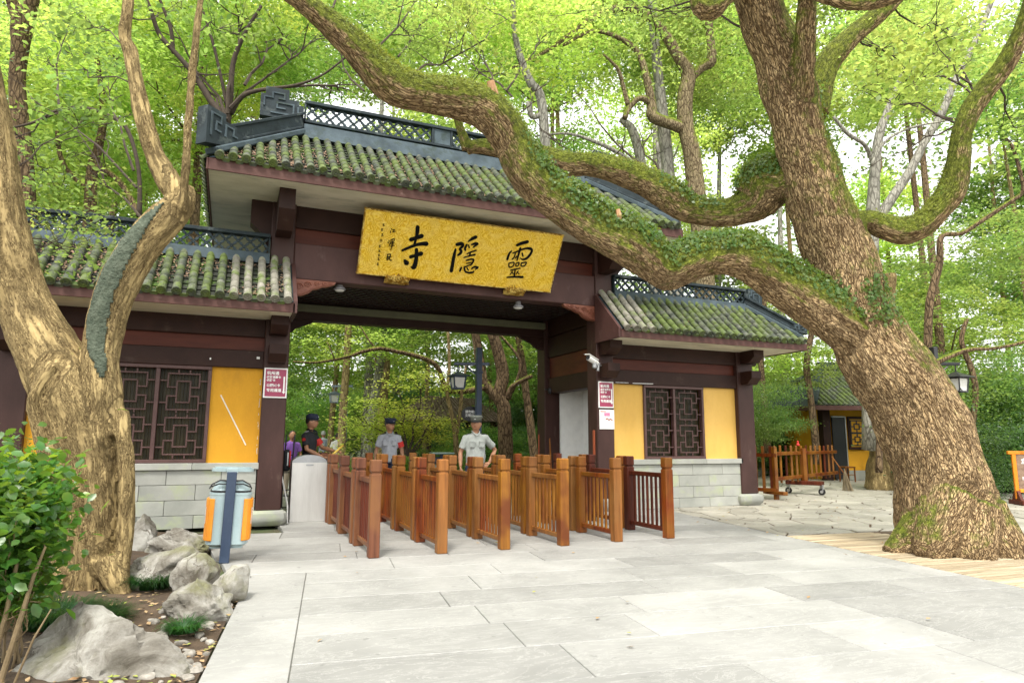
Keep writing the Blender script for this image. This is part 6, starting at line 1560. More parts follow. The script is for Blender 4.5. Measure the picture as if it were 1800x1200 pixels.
knob = limb([(1310, -40, 8.0, 30), (1275, -14, 7.8, 26), (1246, 12, 7.7, 27), (1232, -4, 7.7, 22), (1222, -60, 7.6, 14)])
roots = [limb([(1660, 900, 8.5, 60), (1600, 950, 8.45, 40), (1560, 972, 8.35, 16)]), limb([(1720, 900, 8.4, 60), (1770, 975, 8.1, 50), (1810, 1010, 7.9, 30)]), limb([(1670, 880, 8.35, 60), (1640, 965, 8.05, 40), (1628, 985, 7.95, 22)]), limb([(1700, 900, 8.3, 60), (1712, 980, 7.95, 42), (1716, 1002, 7.85, 20)]), limb([(1680, 900, 8.9, 80), (1740, 960, 9.3, 60), (1780, 970, 9.5, 30)])]
me, V, Nn, idx = barked_tree([trunk, lower, elbow, mids, mids2, rightl, fk2, fk3, top, knob]+roots, .026, M_['bark'], .075, seed=2, sides=16)
TB = at(1690, 985, 8.6); TB.z = 0
big = empty('giant_camphor_tree', TB, label='giant leaning tree with cracked bark whose mossy limb crosses in front of the gate roof', cat='tree')
# moss amount: more along the long limbs
xs = np.array([c[:2] for c in V]); 
mo = np.clip((V[:, 2]-1.9)/1.6, 0, 1)*np.where(idx < 91, .3, .86)
mo = np.where((idx < 91) & (V[:, 2] > 4.2), .62, mo)
at_ = me.attributes.new('moss', 'FLOAT', 'POINT'); at_.data.foreach_set('value', (mo*.9).astype(np.float32))
me.transform(Matrix.Translation(-TB)); place('trunk', me, big)
SP = lambda px, py, D, r_, k: (tuple(at(px, py, D)), r_, k)
surf_leaves(me, V, Nn, [SP(1250, 405, 8.6, .55, 1.1), SP(1330, 440, 8.6, .6, 1.1), SP(1420, 490, 8.6, .55, .8), SP(1520, 530, 8.6, .5, .7), SP(1330, 300, 9.1, .4, .7), SP(1210, 345, 9.4, .5, .6), SP(1060, 380, 8.3, .5, .7), SP(1120, 410, 8.3, .45, .6), SP(940, 290, 8.2, .4, .5), SP(1180, 430, 8.4, .4, .5), SP(1450, 230, 8.6, .7, .35), SP(1010, 340, 8.3, .4, .5)], 1000, .055, M_['leaf_ivy'], 'ivy_leaves', big, upbias=-.05)
surf_leaves(me, V, Nn, [SP(1050, 380, 8.3, .7, 1), SP(900, 230, 8.2, .7, 1), SP(760, 140, 7.9, .8, 1), SP(1100, 300, 9.4, 1.2, 1.3), SP(650, 90, 7.7, .7, .8), SP(1380, 200, 8.3, .9, .8), SP(1250, 420, 8.6, .8, 1), SP(1650, 350, 8.6, .8, .6)], 3800, .026, M_['leaf_mosst'], 'moss_tufts', big, upbias=.1, aspect=.5, lift=.004)
# broken stub
b = MB(); C = limb([(872, 200, 8.1, 13), (868, 170, 8.05, 11), (862, 142, 8.0, 7)]); b.tube([c[:3] for c in C], [c[3] for c in C], 9); 
M_['splinter'] = wood('fresh_splintered_wood', (.35, .17, .08), (.55, .32, .17)); b.build('broken_stub', M_['splinter'], big, smooth=False)
b = MB(); C = limb([(1090, 395, 8.25, 5), (1088, 378, 8.2, 5), (1086, 368, 8.2, 4)]); b.tube([c[:3] for c in C], [c[3] for c in C], 7); b.build('broken_stub', M_['splinter'], big)
def twigs(b, p0, p1, r0, seed, n=7, depth=2, spread=.5):
    """forking twig from p0 to p1; returns tips"""
    r_ = random.Random(seed); tips = []
    p0, p1 = Vector(p0), Vector(p1); L = (p1-p0).length
    P_ = [p0.lerp(p1, t)+Vector((r_.uniform(-1, 1), r_.uniform(-1, 1), r_.uniform(-1, 1)))*L*.06*math.sin(math.pi*t) for t in [k/5 for k in range(6)]]
    b.tube(P_, [r0*(1-.16*k) for k in range(6)], 5)
    tips.append(P_[-1])
    if depth:
        for k in range(n):
            t = r_.uniform(.3, .98); i = min(4, int(t*5)); q = P_[i].lerp(P_[i+1], t*5-i)
            d = (p1-p0).normalized()*r_.uniform(.2, .8)+Vector((r_.uniform(-1, 1), r_.uniform(-1, 1), r_.uniform(-.6, .9)))
            tips += twigs(b, q, q+d.normalized()*L*spread*r_.uniform(.4, .9), r0*.5, r_.random(), max(2, n//2), depth-1, spread)
    return tips
def spray(root, lst, size, mt, name='foliage', seed=1, per=60, rad=.22, r0=.02, six=False, n=6, aspect=.45):
    """twigs with leaves at their tips; lst of (start, end)"""
    b = MB(); T = []
    for k, (p, q) in enumerate(lst): T += twigs(b, p, q, r0, seed*100+k, n=n)
    b.build('twigs', M_['twig'], root)
    T = np.array(T); C = np.repeat(T, per, axis=0); C = C+rng.normal(scale=rad, size=C.shape)*np.array([1, 1, .5])
    V_, F_ = leafcloud(C, size, aspect=aspect, six=six); V_ -= np.array(ORG[root])
    o = place(name, npmesh(name, V_, F_, mt), root); return o
spray(big, [(at(640, 110, 7.9), at(760, -20, 9.5)), (at(700, 150, 8.2), at(900, 30, 10)), (at(1330, 60, 8.4), at(1130, -40, 9.5)), (at(560, 20, 7.8), at(640, -60, 9)), (at(1300, 0, 8.4), at(1010, 20, 10.5)), (at(880, 200, 8.3), at(830, 60, 9.5))], .085, M_['leaf_bright'], seed=3, per=26, rad=.2, r0=.018)
spray(big, [(at(1500, 60, 9.0), at(1600, 130, 9.8)), (at(1690, 220, 8.8), at(1500, 150, 9.6)), (at(1720, 180, 8.6), at(1640, 60, 9.4)), (at(1560, 0, 9.2), at(1700, 80, 10)), (at(1750, 140, 8.5), at(1790, 260, 9.5))], .1, M_['leaf_bright'], seed=5, per=16, rad=.22, r0=.016, aspect=.6)
# ================================================================ THE FORKED TREE ON THE LEFT
tl = limb([(160, 1075, 6.15, 72), (163, 1040, 6.15, 63), (166, 960, 6.15, 60), (164, 860, 6.15, 62), (152, 770, 6.15, 70), (122, 685, 6.15, 70), (78, 605, 6.15, 60), (40, 525, 6.2, 52), (12, 425, 6.2, 47), (-2, 320, 6.2, 42), (-16, 210, 6.2, 38), (-34, 100, 6.2, 36), (-60, -30, 6.2, 34), (-100, -240, 6.2, 28)])
t2 = limb([(185, 760, 6.15, 42), (182, 690, 6.12, 36), (178, 620, 6.15, 34), (192, 545, 6.2, 36), (220, 478, 6.25, 38), (254, 425, 6.3, 37), (290, 388, 6.35, 34), (318, 355, 6.4, 28), (322, 330, 6.45, 22)])
t3 = limb([(318, 350, 6.4, 24), (296, 318, 6.45, 24), (276, 282, 6.5, 20), (262, 245, 6.5, 18), (250, 198, 6.5, 17), (240, 150, 6.55, 15), (230, 95, 6.6, 15), (220, 66, 6.6, 13), (224, 20, 6.6, 12), (228, -60, 6.7, 11), (240, -200, 6.8, 9)])
t4 = limb([(320, 372, 6.3, 9), (325, 320, 6.25, 8.5), (330, 230, 6.25, 8), (337, 140, 6.3, 8), (345, 60, 6.35, 7.5), (352, 0, 6.4, 7), (362, -120, 6.5, 6)])
t5 = limb([(215, 720, 6.1, 14), (222, 820, 6.05, 16), (222, 920, 6.05, 16), (212, 1040, 6.0, 14)])
t6 = limb([(95, 640, 5.9, 12), (60, 700, 5.85, 13), (75, 790, 5.85, 13), (100, 880, 5.9, 12), (110, 980, 5.95, 14), (95, 1060, 5.9, 16)])
stub = limb([(312, 350, 6.35, 16), (308, 312, 6.4, 10), (304, 296, 6.4, 4)])
rts = [limb([(120, 980, 6.0, 30), (95, 1060, 5.9, 22), (80, 1085, 5.85, 10)]), limb([(190, 980, 6.0, 30), (215, 1050, 5.9, 20), (222, 1075, 5.85, 8)])]
me, V, Nn, idx = barked_tree([tl, t2, t3, t4, t5, t6, stub]+rts, .02, M_['bark2'], .032, seed=9, sides=14)
TL_ = at(165, 1060, 6.15); TL_.z = 0
lt = empty('forked_tree', TL_, label='thick forked tree with flaking ochre bark and a green grey patched hollow at the left', cat='tree')
# the rendered cavity on the second limb: faces near the limb's middle line that face the path
cl = [at(x, y, D) for x, y, D in ((174, 660, 5.95), (162, 610, 5.97), (165, 560, 6.0), (178, 510, 6.02), (198, 465, 6.05), (226, 420, 6.1), (255, 386, 6.15), (284, 356, 6.2))]
rad = [.03, .075, .095, .1, .1, .088, .06, .02]
dirs = np.array([FW.x, FW.y, FW.z])
Q = np.concatenate([np.linspace(np.array(cl[i]), np.array(cl[i+1]), 8) for i in range(len(cl)-1)]); QR = np.concatenate([np.linspace(rad[i], rad[i+1], 8) for i in range(len(cl)-1)])
hit = np.zeros(len(V), bool)
for a in range(0, len(V), 8000):
    rel = V[a:a+8000, None, :]-Q[None]; rel = rel-dirs[None, None]*(rel@dirs)[:, :, None]; d = np.linalg.norm(rel, axis=2)
    hit[a:a+8000] = ((d < QR[None]).any(1)) & ((Nn[a:a+8000]@dirs) < -.15) & (V[a:a+8000]@dirs < 6.9)
fcs = np.array([[v for v in p.vertices][:4] for p in me.polygons if len(p.vertices) == 4]); fh = hit[fcs].all(1)
if fh.any():
    sel = fcs[fh]; uq, inv = np.unique(sel, return_inverse=True); pv = V[uq]+Nn[uq]*.012
    pm = npmesh('patched_hollow', pv-np.array(TL_)[None], inv.reshape(-1, 4), M_['fill'], True)
    po = place('patched_hollow', pm, lt); sd_ = po.modifiers.new('t', 'SOLIDIFY'); sd_.thickness = .03; sd_.offset = -1
me.transform(Matrix.Translation(-TL_)); place('trunk', me, lt)
spray(lt, [(at(20, 300, 6.3), at(180, 190, 7.0)), (at(240, 150, 6.6), at(80, 110, 7.4)), (at(235, 100, 6.6), at(120, 10, 7.2)), (at(225, 30, 6.7), at(330, 20, 8)), (at(10, 420, 6.3), at(150, 440, 7.6)), (at(0, 200, 6.4), at(110, 330, 7.6)), (at(340, 60, 6.6), at(410, 40, 7.6))], .075, M_['leaf_mid'], seed=8, per=9, rad=.13, r0=.009, aspect=.5, six=True)
spray(lt, [(at(30, 480, 6.4), at(110, 400, 8.6)), (at(60, 430, 7), at(190, 400, 9.0))], .055, M_['leaf_bright'], seed=12, per=14, rad=.12, r0=.008, aspect=.5)
# ================================================================ ROCKS
def rockmat():
    mt, n, l, b = NM('weathered_limestone'); v = src(n, l, 'pos'); oi = n.new('ShaderNodeObjectInfo')
    f = noi(n, l, v, 2.6, 10, .7, .8); c = ramp(n, l, f, [(.34, (.075, .063, .045)), (.46, (.21, .193, .16)), (.62, (.43, .415, .37))])
    g = ramp(n, l, noi(n, l, v, 1.7, 7, .7), [(.52, (0, 0, 0)), (.66, (.7, .7, .7))]); c = mixc(n, l, g, c, (.17, .17, .06))
    vo = n.new('ShaderNodeTexVoronoi'); vo.feature = 'DISTANCE_TO_EDGE'; vo.inputs['Scale'].default_value = 3.2
    d = noi(n, l, v, 3, 5); dv = n.new('ShaderNodeVectorMath'); dv.operation = 'ADD'; l.new(v, dv.inputs[0]); cmb = n.new('ShaderNodeCombineXYZ'); l.new(d, cmb.inputs[0]); l.new(d, cmb.inputs[1]); l.new(cmb.outputs[0], dv.inputs[1]); l.new(dv.outputs[0], vo.inputs['Vector'])
    cr = math_(n, l, 'MAXIMUM', ramp(n, l, vo.outputs[0], [(0, (0, 0, 0)), (.03, (1, 1, 1))]), ramp(n, l, noi(n, l, v, 2.1, 3), [(.42, (0, 0, 0)), (.5, (1, 1, 1))])); c = mixc(n, l, cr, (.12, .1, .075), c)
    l.new(c, b.inputs['Base Color']); b.inputs['Roughness'].default_value = .9
    bump(n, l, math_(n, l, 'ADD', math_(n, l, 'MULTIPLY', noi(n, l, v, 13, 10, .8), 1.6), math_(n, l, 'MULTIPLY', cr, .35)), b, .8, .02); return mt
M_['rock'] = rockmat()
def rockmesh(dims, seed, sub=4, cuts=13, rough=.1):
    import bmesh
    bm = bmesh.new(); bmesh.ops.create_icosphere(bm, subdivisions=sub, radius=1); r_ = random.Random(seed)
    pl = []
    for k in range(cuts):
        d = Vector((r_.uniform(-1, 1), r_.uniform(-1, 1), r_.uniform(-.4, 1))).normalized(); pl.append((d, r_.uniform(.5, .88)))
    for v in bm.verts:
        for d, h in pl:
            k = v.co.dot(d)
            if k > h: v.co -= d*(k-h)*.93
        n_ = noise.fractal(v.co*1.6+Vector((seed, 0, 0)), .9, 2.1, 5); v.co += v.co.normalized()*n_*rough
        n2 = noise.fractal(v.co*4.5+Vector((seed, 3, 0)), .8, 2.2, 4); rd = abs(noise.noise(v.co*2.4+Vector((1, seed, 0)))); v.co += v.co.normalized()*(n2*.035-max(0, .12-rd)*.55*rough*5)
        v.co = Vector((v.co.x*dims[0]/2, v.co.y*dims[1]/2, v.co.z*dims[2]/2))
    m_ = bpy.data.meshes.new('rock'); bm.to_mesh(m_); bm.free(); m_.materials.append(M_['rock']); m_.shade_smooth()
    try: m_.set_sharp_from_angle(angle=R(38))
    except Exception: pass
    return m_
def rock(cx, cy, D, dims, seed, label, rz=0, rough=.1, flip=0):
    c_ = at(cx, cy, D); o = bpy.data.objects.new('rock', rockmesh(dims, seed, 5 if dims[0] > .5 else 4, rough=rough)); COL.objects.link(o)
    o.location = c_; o.rotation_euler = (0, flip, rz); tag(o, label, 'rock', 'limestone rocks edging the planting bed'); return o
rock(150, 1180, 3.95, (1.25, .85, .86), 4, 'largest grey limestone boulder in the lower left corner', R(-18), .17, R(-7))
rock(350, 1068, 5.15, (.64, .5, .5), 7, 'pale angular limestone rock jutting over the paving edge', R(20), .18, R(10))
rock(286, 1000, 6.3, (.8, .6, .56), 12, 'rounded pale limestone rock beside the forked tree', R(5), .1)
rock(352, 1012, 6.0, (.5, .42, .42), 15, 'mossy limestone rock directly behind the angular rock', R(25))
rock(408, 1022, 5.75, (.36, .42, .36), 18, 'cracked pale rock in front of the foot of the litter bin', R(-10))
rock(250, 948, 8.2, (.42, .4, .72), 22, 'upright yellowish rock against the granite base of the left wing', R(10), .16)
rock(322, 956, 8.2, (.85, .5, .5), 27, 'low knobbly brown rock between the upright rock and the litter bin', R(0), .22)
rock(312, 1112, 5.0, (.2, .24, .2), 31, 'small rock wedged under the angular rock', R(0))
# pebbles: pieces of the bed
peb = [rockmesh((1, .75, .5), 50+k, 2, 5, .05) for k in range(5)]
M_['pebble'] = mat('river_pebble', (.2, .18, .15), (.4, .37, .32), 4, rough=.7, bs=.2, kind='obj', objvar=.3)
for p_ in peb: p_.materials.clear(); p_.materials.append(M_['pebble'])
random.seed(33); cnt = 0; taken = []
while cnt < 190:
    y = 2.6+5*random.random()**1.2; lim = -.1-(4.36-y)*.117 if y < 7.25 else -.16
    x = lim-.03-.5*random.random()**1.3
    s = random.uniform(.045, .125)
    if any((x-a)**2+(y-c_)**2 < ((s+d)*.42)**2 for a, c_, d in taken): 
        if random.random() < .97: continue
    taken.append((x, y, s)); o = place('pebble', peb[cnt % 5], bedo, (x, y, bedz(x, y)+s*.08), (random.uniform(-.2, .2), random.uniform(-.2, .2), random.uniform(0, 6)), (s, s, s)); cnt += 1
# fallen leaves on the bed, on the paving and the yard
def fallen(n, fn, size, name, mt, zf):
    C = []; 
    for _ in range(n):
        x, y = fn(); C.append((x, y, zf(x, y)+.012))
    C = np.array(C); k = len(C); V_, F_ = leafcloud(C, size, .55, up=2.5, droop=0); o = place(name, npmesh(name, V_, F_, mt)); return tag(o, kind='stuff')
M_['dryleaf'] = mat('fallen_dry_leaf', (.25, .14, .06), (.55, .4, .22), 9, rough=.8, bs=.1, spots=((.3, .35, .06), 3, .55, .6))
def onbed():
    y = 2.6+6*random.random(); lim = -.1-(4.36-y)*.117 if y < 7.25 else -.16
    return lim-.0-1.6*random.random()**1.5, y
fallen(900, onbed, .05, 'fallen_leaves', M_['dryleaf'], bedz)
fallen(26, lambda: (random.uniform(.3, 7.2), random.uniform(2.5, 9)), .05, 'fallen_leaves', M_['dryleaf'], lambda x, y: .004)
fallen(160, lambda: (random.uniform(7.3, 13), random.uniform(6.5, 16)), .05, 'fallen_leaves', M_['dryleaf'], lambda x, y: .01)
# ================================================================ GRASS TUFTS
def tuft(c_, r_, n, L, label, seed, direction=None):
    rr = np.random.default_rng(seed); b = MB(); c_ = Vector(c_)
    VV, FF = [], []
    for k in range(n):
        a = rr.uniform(0, 2*math.pi); q = r_*.45*math.sqrt(rr.uniform(0, 1)); p = c_+Vector((math.cos(a)*q, math.sin(a)*q, 0)); ln = L*rr.uniform(.6, 1.15)
        a2 = a+rr.normal()*.5; out_ = Vector((math.cos(a2), math.sin(a2), 0)); s = Vector((-out_.y, out_.x, 0))*.0045*rr.uniform(.7, 1.5); n0 = len(VV)
        for t in (0, .35, .7, 1):
            z_ = ln*(t*1.0-.62*t*t*rr.uniform(.7, 1.3)); o_ = ln*.75*t**1.5; w_ = (1-t*.85); m_ = p+out_*o_+Vector((0, 0, max(z_, .01)))
            VV += [m_-s*w_, m_+s*w_]
        for i in range(3): FF.append((n0+2*i, n0+2*i+1, n0+2*i+3, n0+2*i+2))
    o = bpy.data.objects.new('grass_tuft', npmesh('grass_tuft', np.array(VV)-np.array(c_)[None], np.array(FF), M_['grass'])); COL.objects.link(o); o.location = c_; tag(o, label, 'grass tuft', 'dark grass tufts in the planting bed'); return o
def gz(px, py): g = gnd(px, py); return (g.x, g.y, max(0, bedz(g.x, g.y)-.01))
tuft(gz(272, 1032), .42, 1300, .3, 'broad dark grass tuft between the forked tree and the pale rocks', 1)
tuft(gz(322, 1112), .2, 420, .17, 'small grass tuft under the angular rock at the paving edge', 2)
tuft(gz(232, 965), .35, 700, .26, 'grass tuft behind the forked tree beside the upright rock', 3)
tuft(gz(95, 1102), .45, 1500, .3, 'grass tuft spreading between the near shrub and the forked tree', 4)
tuft(gz(160, 1100), .4, 1100, .24, 'grass tuft at the foot of the forked tree behind the largest boulder', 5)
tuft(gz(20, 1090), .4, 900, .3, 'grass tuft under the near shrub at the left edge', 6)
# ================================================================ NEAR SHRUB
sh0 = at(20, 1190, 3.9); sh0.z = 0
shb = empty('near_shrub', sh0, label='glossy green shrub with young leaves in front of the forked tree', cat='shrub')
b = MB(); T = []
random.seed(77)
for k, (px, py, D) in enumerate([(0, 830, 4.2), (40, 850, 4.1), (70, 900, 4.0), (80, 960, 3.9), (30, 930, 3.7), (-50, 900, 3.9), (60, 800, 4.4), (85, 870, 4.2), (20, 1010, 3.7), (-60, 1000, 3.7), (-80, 850, 4.3), (60, 1040, 3.7)]):
    T += twigs(b, sh0+Vector((random.uniform(-.1, .1), random.uniform(-.1, .1), .0)), at(px, py, D), .008, k, n=6, spread=.3)
C = limb([(0, 1200, 3.6, 7), (35, 1090, 3.65, 5.5), (60, 1010, 3.75, 4), (80, 960, 3.8, 2.5)]); b.tube([c[:3] for c in C], [c[3] for c in C], 7)
C = limb([(-20, 1190, 3.6, 6), (10, 1080, 3.65, 5), (30, 990, 3.75, 4)]); b.tube([c[:3] for c in C], [c[3] for c in C], 7)
C = limb([(25, 1200, 3.5, 3), (60, 1120, 3.5, 2.5), (90, 1070, 3.55, 1.5)]); b.tube([c[:3] for c in C], [c[3] for c in C], 6)
b.build('stems', M_['twigpale'] if 'twigpale' in M_ else mat('pale_brown_stem', (.14, .1, .05), (.3, .22, .12), 9, rough=.85), shb)
T = np.array(T); T = T[T[:, 2] > .45]
cen = np.array(at(5, 900, 4.0)); 
C = np.repeat(T, 9, axis=0)+rng.normal(scale=.055, size=(len(T)*9, 3)); 
ex = rng.normal(size=(2300, 3))*np.array([.16, .22, .17])+cen; ex2 = rng.normal(size=(900, 3))*np.array([.08, .15, .15])+np.array(at(-25, 1040, 3.8)); C = np.concatenate([C, ex, ex2])
mm = (C[:, 2] > .35) & (((C-np.array(CAMP))@np.array(FW)) > 3.1); C = C[mm]
# keep the outline of the shrub inside its rounded mass
V_, F_ = leafcloud(C, .068, aspect=.62, six=True, up=.3); V_ -= np.array(sh0); place('leaves', npmesh('leaves', V_, F_, M_['leaf_shrub']), shb)
tipz = C[rng.choice(len(C), 330)]; tipz = tipz[tipz[:, 2] > np.median(C[:, 2])]+np.array([0, 0, .02]); V_, F_ = leafcloud(tipz+rng.normal(scale=.02, size=tipz.shape), .075, aspect=.6, six=True, up=.5); V_ -= np.array(sh0); place('young_leaves', npmesh('young_leaves', V_, F_, M_['leaf_new']), shb)
s2 = at(30, 870, 8.2); s2.z = 0; sb2 = empty('fine_shrub', s2, label='finely twigged dark shrub against the left ochre panel', cat='shrub')
b = MB(); T = []
for k, (px, py) in enumerate([(5, 800), (30, 775), (60, 785), (85, 800), (-30, 790), (60, 820), (20, 830)]): T += twigs(b, s2, at(px, py, 8.3+.1*k), .012, 40+k, n=5, spread=.3)
b.build('stems', M_['twig'], sb2); T = np.array(T); C = np.repeat(T, 14, axis=0)+rng.normal(scale=.06, size=(len(T)*14, 3)); V_, F_ = leafcloud(C, .04, aspect=.4); V_ -= np.array(s2); place('leaves', npmesh('leaves', V_, F_, M_['leaf_dark']), sb2)
# ================================================================ BACKGROUND TREES
def crown(seed, rx=3.2, rz=2.4, clusters=84, per=88, size=.16, cr=.42, aspect=.5):
    r_ = np.random.default_rng(seed); P_ = []
    while len(P_) < clusters:
        p = r_.uniform(-1, 1, 3); d = np.linalg.norm(p)
        if d < 1 and d > .25: P_.append(p*np.array([rx, rx, rz]))
    P_ = np.array(P_); n = clusters*per
    C = np.repeat(P_, per, axis=0)+r_.normal(size=(n, 3))*np.array([cr, cr, cr*.3])
    V_, F_ = leafcloud(C, size, aspect, r_=r_, up=.35)
    b = MB()
    for q in P_[::6]:
        m1 = Vector((r_.normal()*.35, r_.normal()*.35, -rz*r_.uniform(.2, .6))); b.tube([Vector((0, 0, -rz)), m1, (m1+Vector(q))/2+Vector(r_.normal(size=3))*.25, Vector(q)], [.04, .03, .018, .008], 4, caps=False)
    return npmesh('crown_leaves', V_, F_, M_['leaf_mid']), b.mesh('branches', M_['twig'])
CR = [crown(100+k) for k in range(4)]
CRL = [crown(200+k, rx=3.4, rz=2.6, clusters=95, per=75, size=.26, cr=.5) for k in range(2)]
CRS = [crown(300+k, rx=2.0, rz=1.5, clusters=70, per=260, size=.09, cr=.36) for k in range(2)]
def putcrown(parent, rel, cm, mtname, s=(1, 1, 1), rz=0, tilt=0, br=True):
    o = place('crown', cm[0], parent, rel, (tilt, 0, rz), s); o.material_slots[0].link = 'OBJECT'; o.material_slots[0].material = M_[mtname]
    if br: place('branches', cm[1], parent, rel, (tilt, 0, rz), s)
    return o
KIND = {'leaf_bright': 'light green', 'leaf_mid': 'mid green', 'leaf_dark': 'dark green', 'leaf_maple': 'yellow green'}
def hero(name, label, base, limbs, mt, crowns=(), r_=8):
    o = empty(name, base, label=label, cat='tree')
    b = MB()
    for L in limbs: 
        C = catmull(limb(L), 4); b.tube([c[:3] for c in C], [max(.008, c[3]) for c in C], r_)
    b.build('trunk', M_[mt], o, smooth=True)
    for (px, py, D, s, mtn, k) in crowns:
        p = at(px, py, D)-Vector(base); putcrown(o, p, (CR+CRS)[k], mtn, s, rz=px*.01, br=False)
    return o
def base(px, D): p = at(px, 790, D); p.z = 0; return p
# seen through the gate opening
hero('forked_wood_tree', 'forked reddish trunk with a mossy arching limb seen through the right of the gate opening', base(890, 18.5),
     [[(890, 822, 18.5, 15), (888, 760, 18.5, 14), (885, 715, 18.5, 13), (878, 692, 18.5, 12), (884, 660, 18.5, 12), (876, 620, 18.4, 11), (862, 570, 18.3, 10), (850, 500, 18.2, 9)],
      [(884, 715, 18.5, 10), (866, 690, 18.5, 9), (850, 672, 18.5, 10), (845, 645, 18.5, 9), (838, 600, 18.4, 8), (830, 560, 18.3, 7), (815, 480, 18.2, 6)],
      [(850, 680, 18.4, 6), (820, 686, 18.2, 6), (785, 684, 18, 6), (778, 668, 18, 5), (765, 640, 17.8, 4.6), (735, 626, 17.6, 4.6), (700, 618, 17.3, 4.2), (665, 612, 17, 4), (630, 620, 16.8, 3.6), (610, 627, 16.6, 3.2), (580, 633, 16.4, 2.8), (550, 637, 16.2, 2.2), (515, 635, 16, 1.6)],
      [(892, 700, 18.5, 7), (900, 680, 18.4, 5), (915, 670, 18.3, 4), (935, 660, 18.2, 4)],
      [(665, 616, 17, 1.8), (650, 600, 17, 1.5), (630, 570, 17, 1.2), (612, 560, 17, 1)], [(588, 630, 16.4, 1.2), (575, 600, 16.4, 1)], [(900, 690, 18.5, 3), (915, 640, 18.5, 3), (890, 600, 18.5, 2.4), (855, 570, 18.5, 2)]],
     'bark_bg', [(600, 590, 20, (.7, .7, .42), 'leaf_bright', 0), (800, 560, 21, (.8, .8, .6), 'leaf_bright', 1), (960, 560, 21, (.7, .7, .6), 'leaf_bright', 2), (700, 540, 22, (.8, .8, .5), 'leaf_mid', 3)])
hero('straight_wood_tree', 'straight tan trunk rising behind the grey blue lantern', base(600, 19.6), [[(600, 815, 19.55, 8), (602, 740, 19.55, 7.5), (606, 680, 19.55, 7), (610, 630, 19.55, 6.5), (613, 560, 19.55, 6), (618, 420, 19.55, 5), (620, 250, 19.55, 4)]], 'bark_tan', [(620, 600, 26, (1, 1, .7), 'leaf_bright', 1), (560, 560, 25, (1, 1, .7), 'leaf_bright', 2)])
hero('twin_wood_tree', 'twin pale trunks in the middle of the gate opening', base(672, 22.8), [[(672, 815, 22.8, 8), (672, 740, 22.8, 8), (674, 690, 22.8, 9), (680, 640, 22.8, 6), (678, 560, 22.8, 4), (676, 400, 22.8, 3.5)], [(672, 700, 22.8, 6), (664, 660, 22.8, 4), (660, 620, 22.8, 2.5)]], 'bark_tan', [(680, 560, 33, (1.2, 1.2, .8), 'leaf_bright', 3)])
hero('slender_wood_tree', 'slender yellowish forked tree left of the dark blue lantern post', base(790, 19), [[(803, 822, 17.5, 5), (800, 760, 17.5, 5), (792, 720, 17.5, 4), (786, 690, 17.5, 3.5), (790, 640, 17.5, 3), (786, 560, 17.5, 2.5)], [(801, 770, 17.5, 4), (808, 730, 17.5, 3.5), (812, 690, 17.5, 3), (820, 640, 17.5, 2)]], 'bark_tan', [])
hero('leaning_wood_tree', 'reddish leaning trunk behind the right edge of the gate opening', base(935, 20), [[(940, 815, 20, 8), (934, 760, 20, 8), (926, 700, 20, 7), (918, 640, 20, 7), (912, 600, 20, 6), (905, 540, 20, 6)]], 'bark_bg', [(900, 620, 24, (.8, .8, .8), 'leaf_mid', 0)])
mp = base(700, 17); mpo = empty('maple_tree', mp, label='yellow green maple spreading in layers behind the middle guard', cat='tree')
b = MB()
T = []
for k, (px, py) in enumerate([(620, 720), (660, 690), (700, 660), (750, 665), (800, 680), (640, 755), (690, 730), (740, 720), (780, 740), (600, 765)]): T += twigs(b, at(718, 800, 16.8), at(px, py, 17+.15*k), .03, 60+k, n=6, spread=.35)
b.build('trunk', M_['twig'], mpo); T = np.array(T); C = np.repeat(T, 30, axis=0)+rng.normal(scale=1, size=(len(T)*30, 3))*np.array([.3, .3, .06]); V_, F_ = leafcloud(C, .075, .7, up=1.2); V_ -= np.array(mp); place('crown', npmesh('crown', V_, F_, M_['leaf_maple']), mpo)
# above the roofs
hero('grey_forest_tree', 'smooth grey trunk rising behind the right end of the main roof', base(1188, 20.5), [[(1190, 800, 20.4, 16), (1188, 600, 20.4, 15), (1184, 400, 20.4, 14), (1176, 330, 20.4, 13), (1168, 240, 20.4, 12), (1160, 160, 20.4, 10), (1150, 60, 20.4, 9), (1140, -100, 20.4, 8)], [(1180, 360, 20.4, 8), (1166, 330, 20.16, 6), (1140, 305, 19.8, 5), (1105, 280, 19.56, 4), (1060, 255, 19.2, 4), (1000, 235, 18.96, 2.5), (940, 240, 18.72, 1.5)], [(1184, 420, 20.4, 6), (1165, 380, 20.16, 5), (1135, 350, 19.8, 4), (1100, 325, 19.56, 3), (1040, 318, 19.2, 2.5), (980, 325, 18.96, 1.5)], [(1170, 390, 20.16, 5), (1162, 320, 19.92, 4), (1155, 250, 19.8, 3)]], 'bark_grey', [(1120, 40, 22, (1, 1, .8), 'leaf_bright', 0), (1250, 120, 22, (.9, .9, .8), 'leaf_bright', 2)])
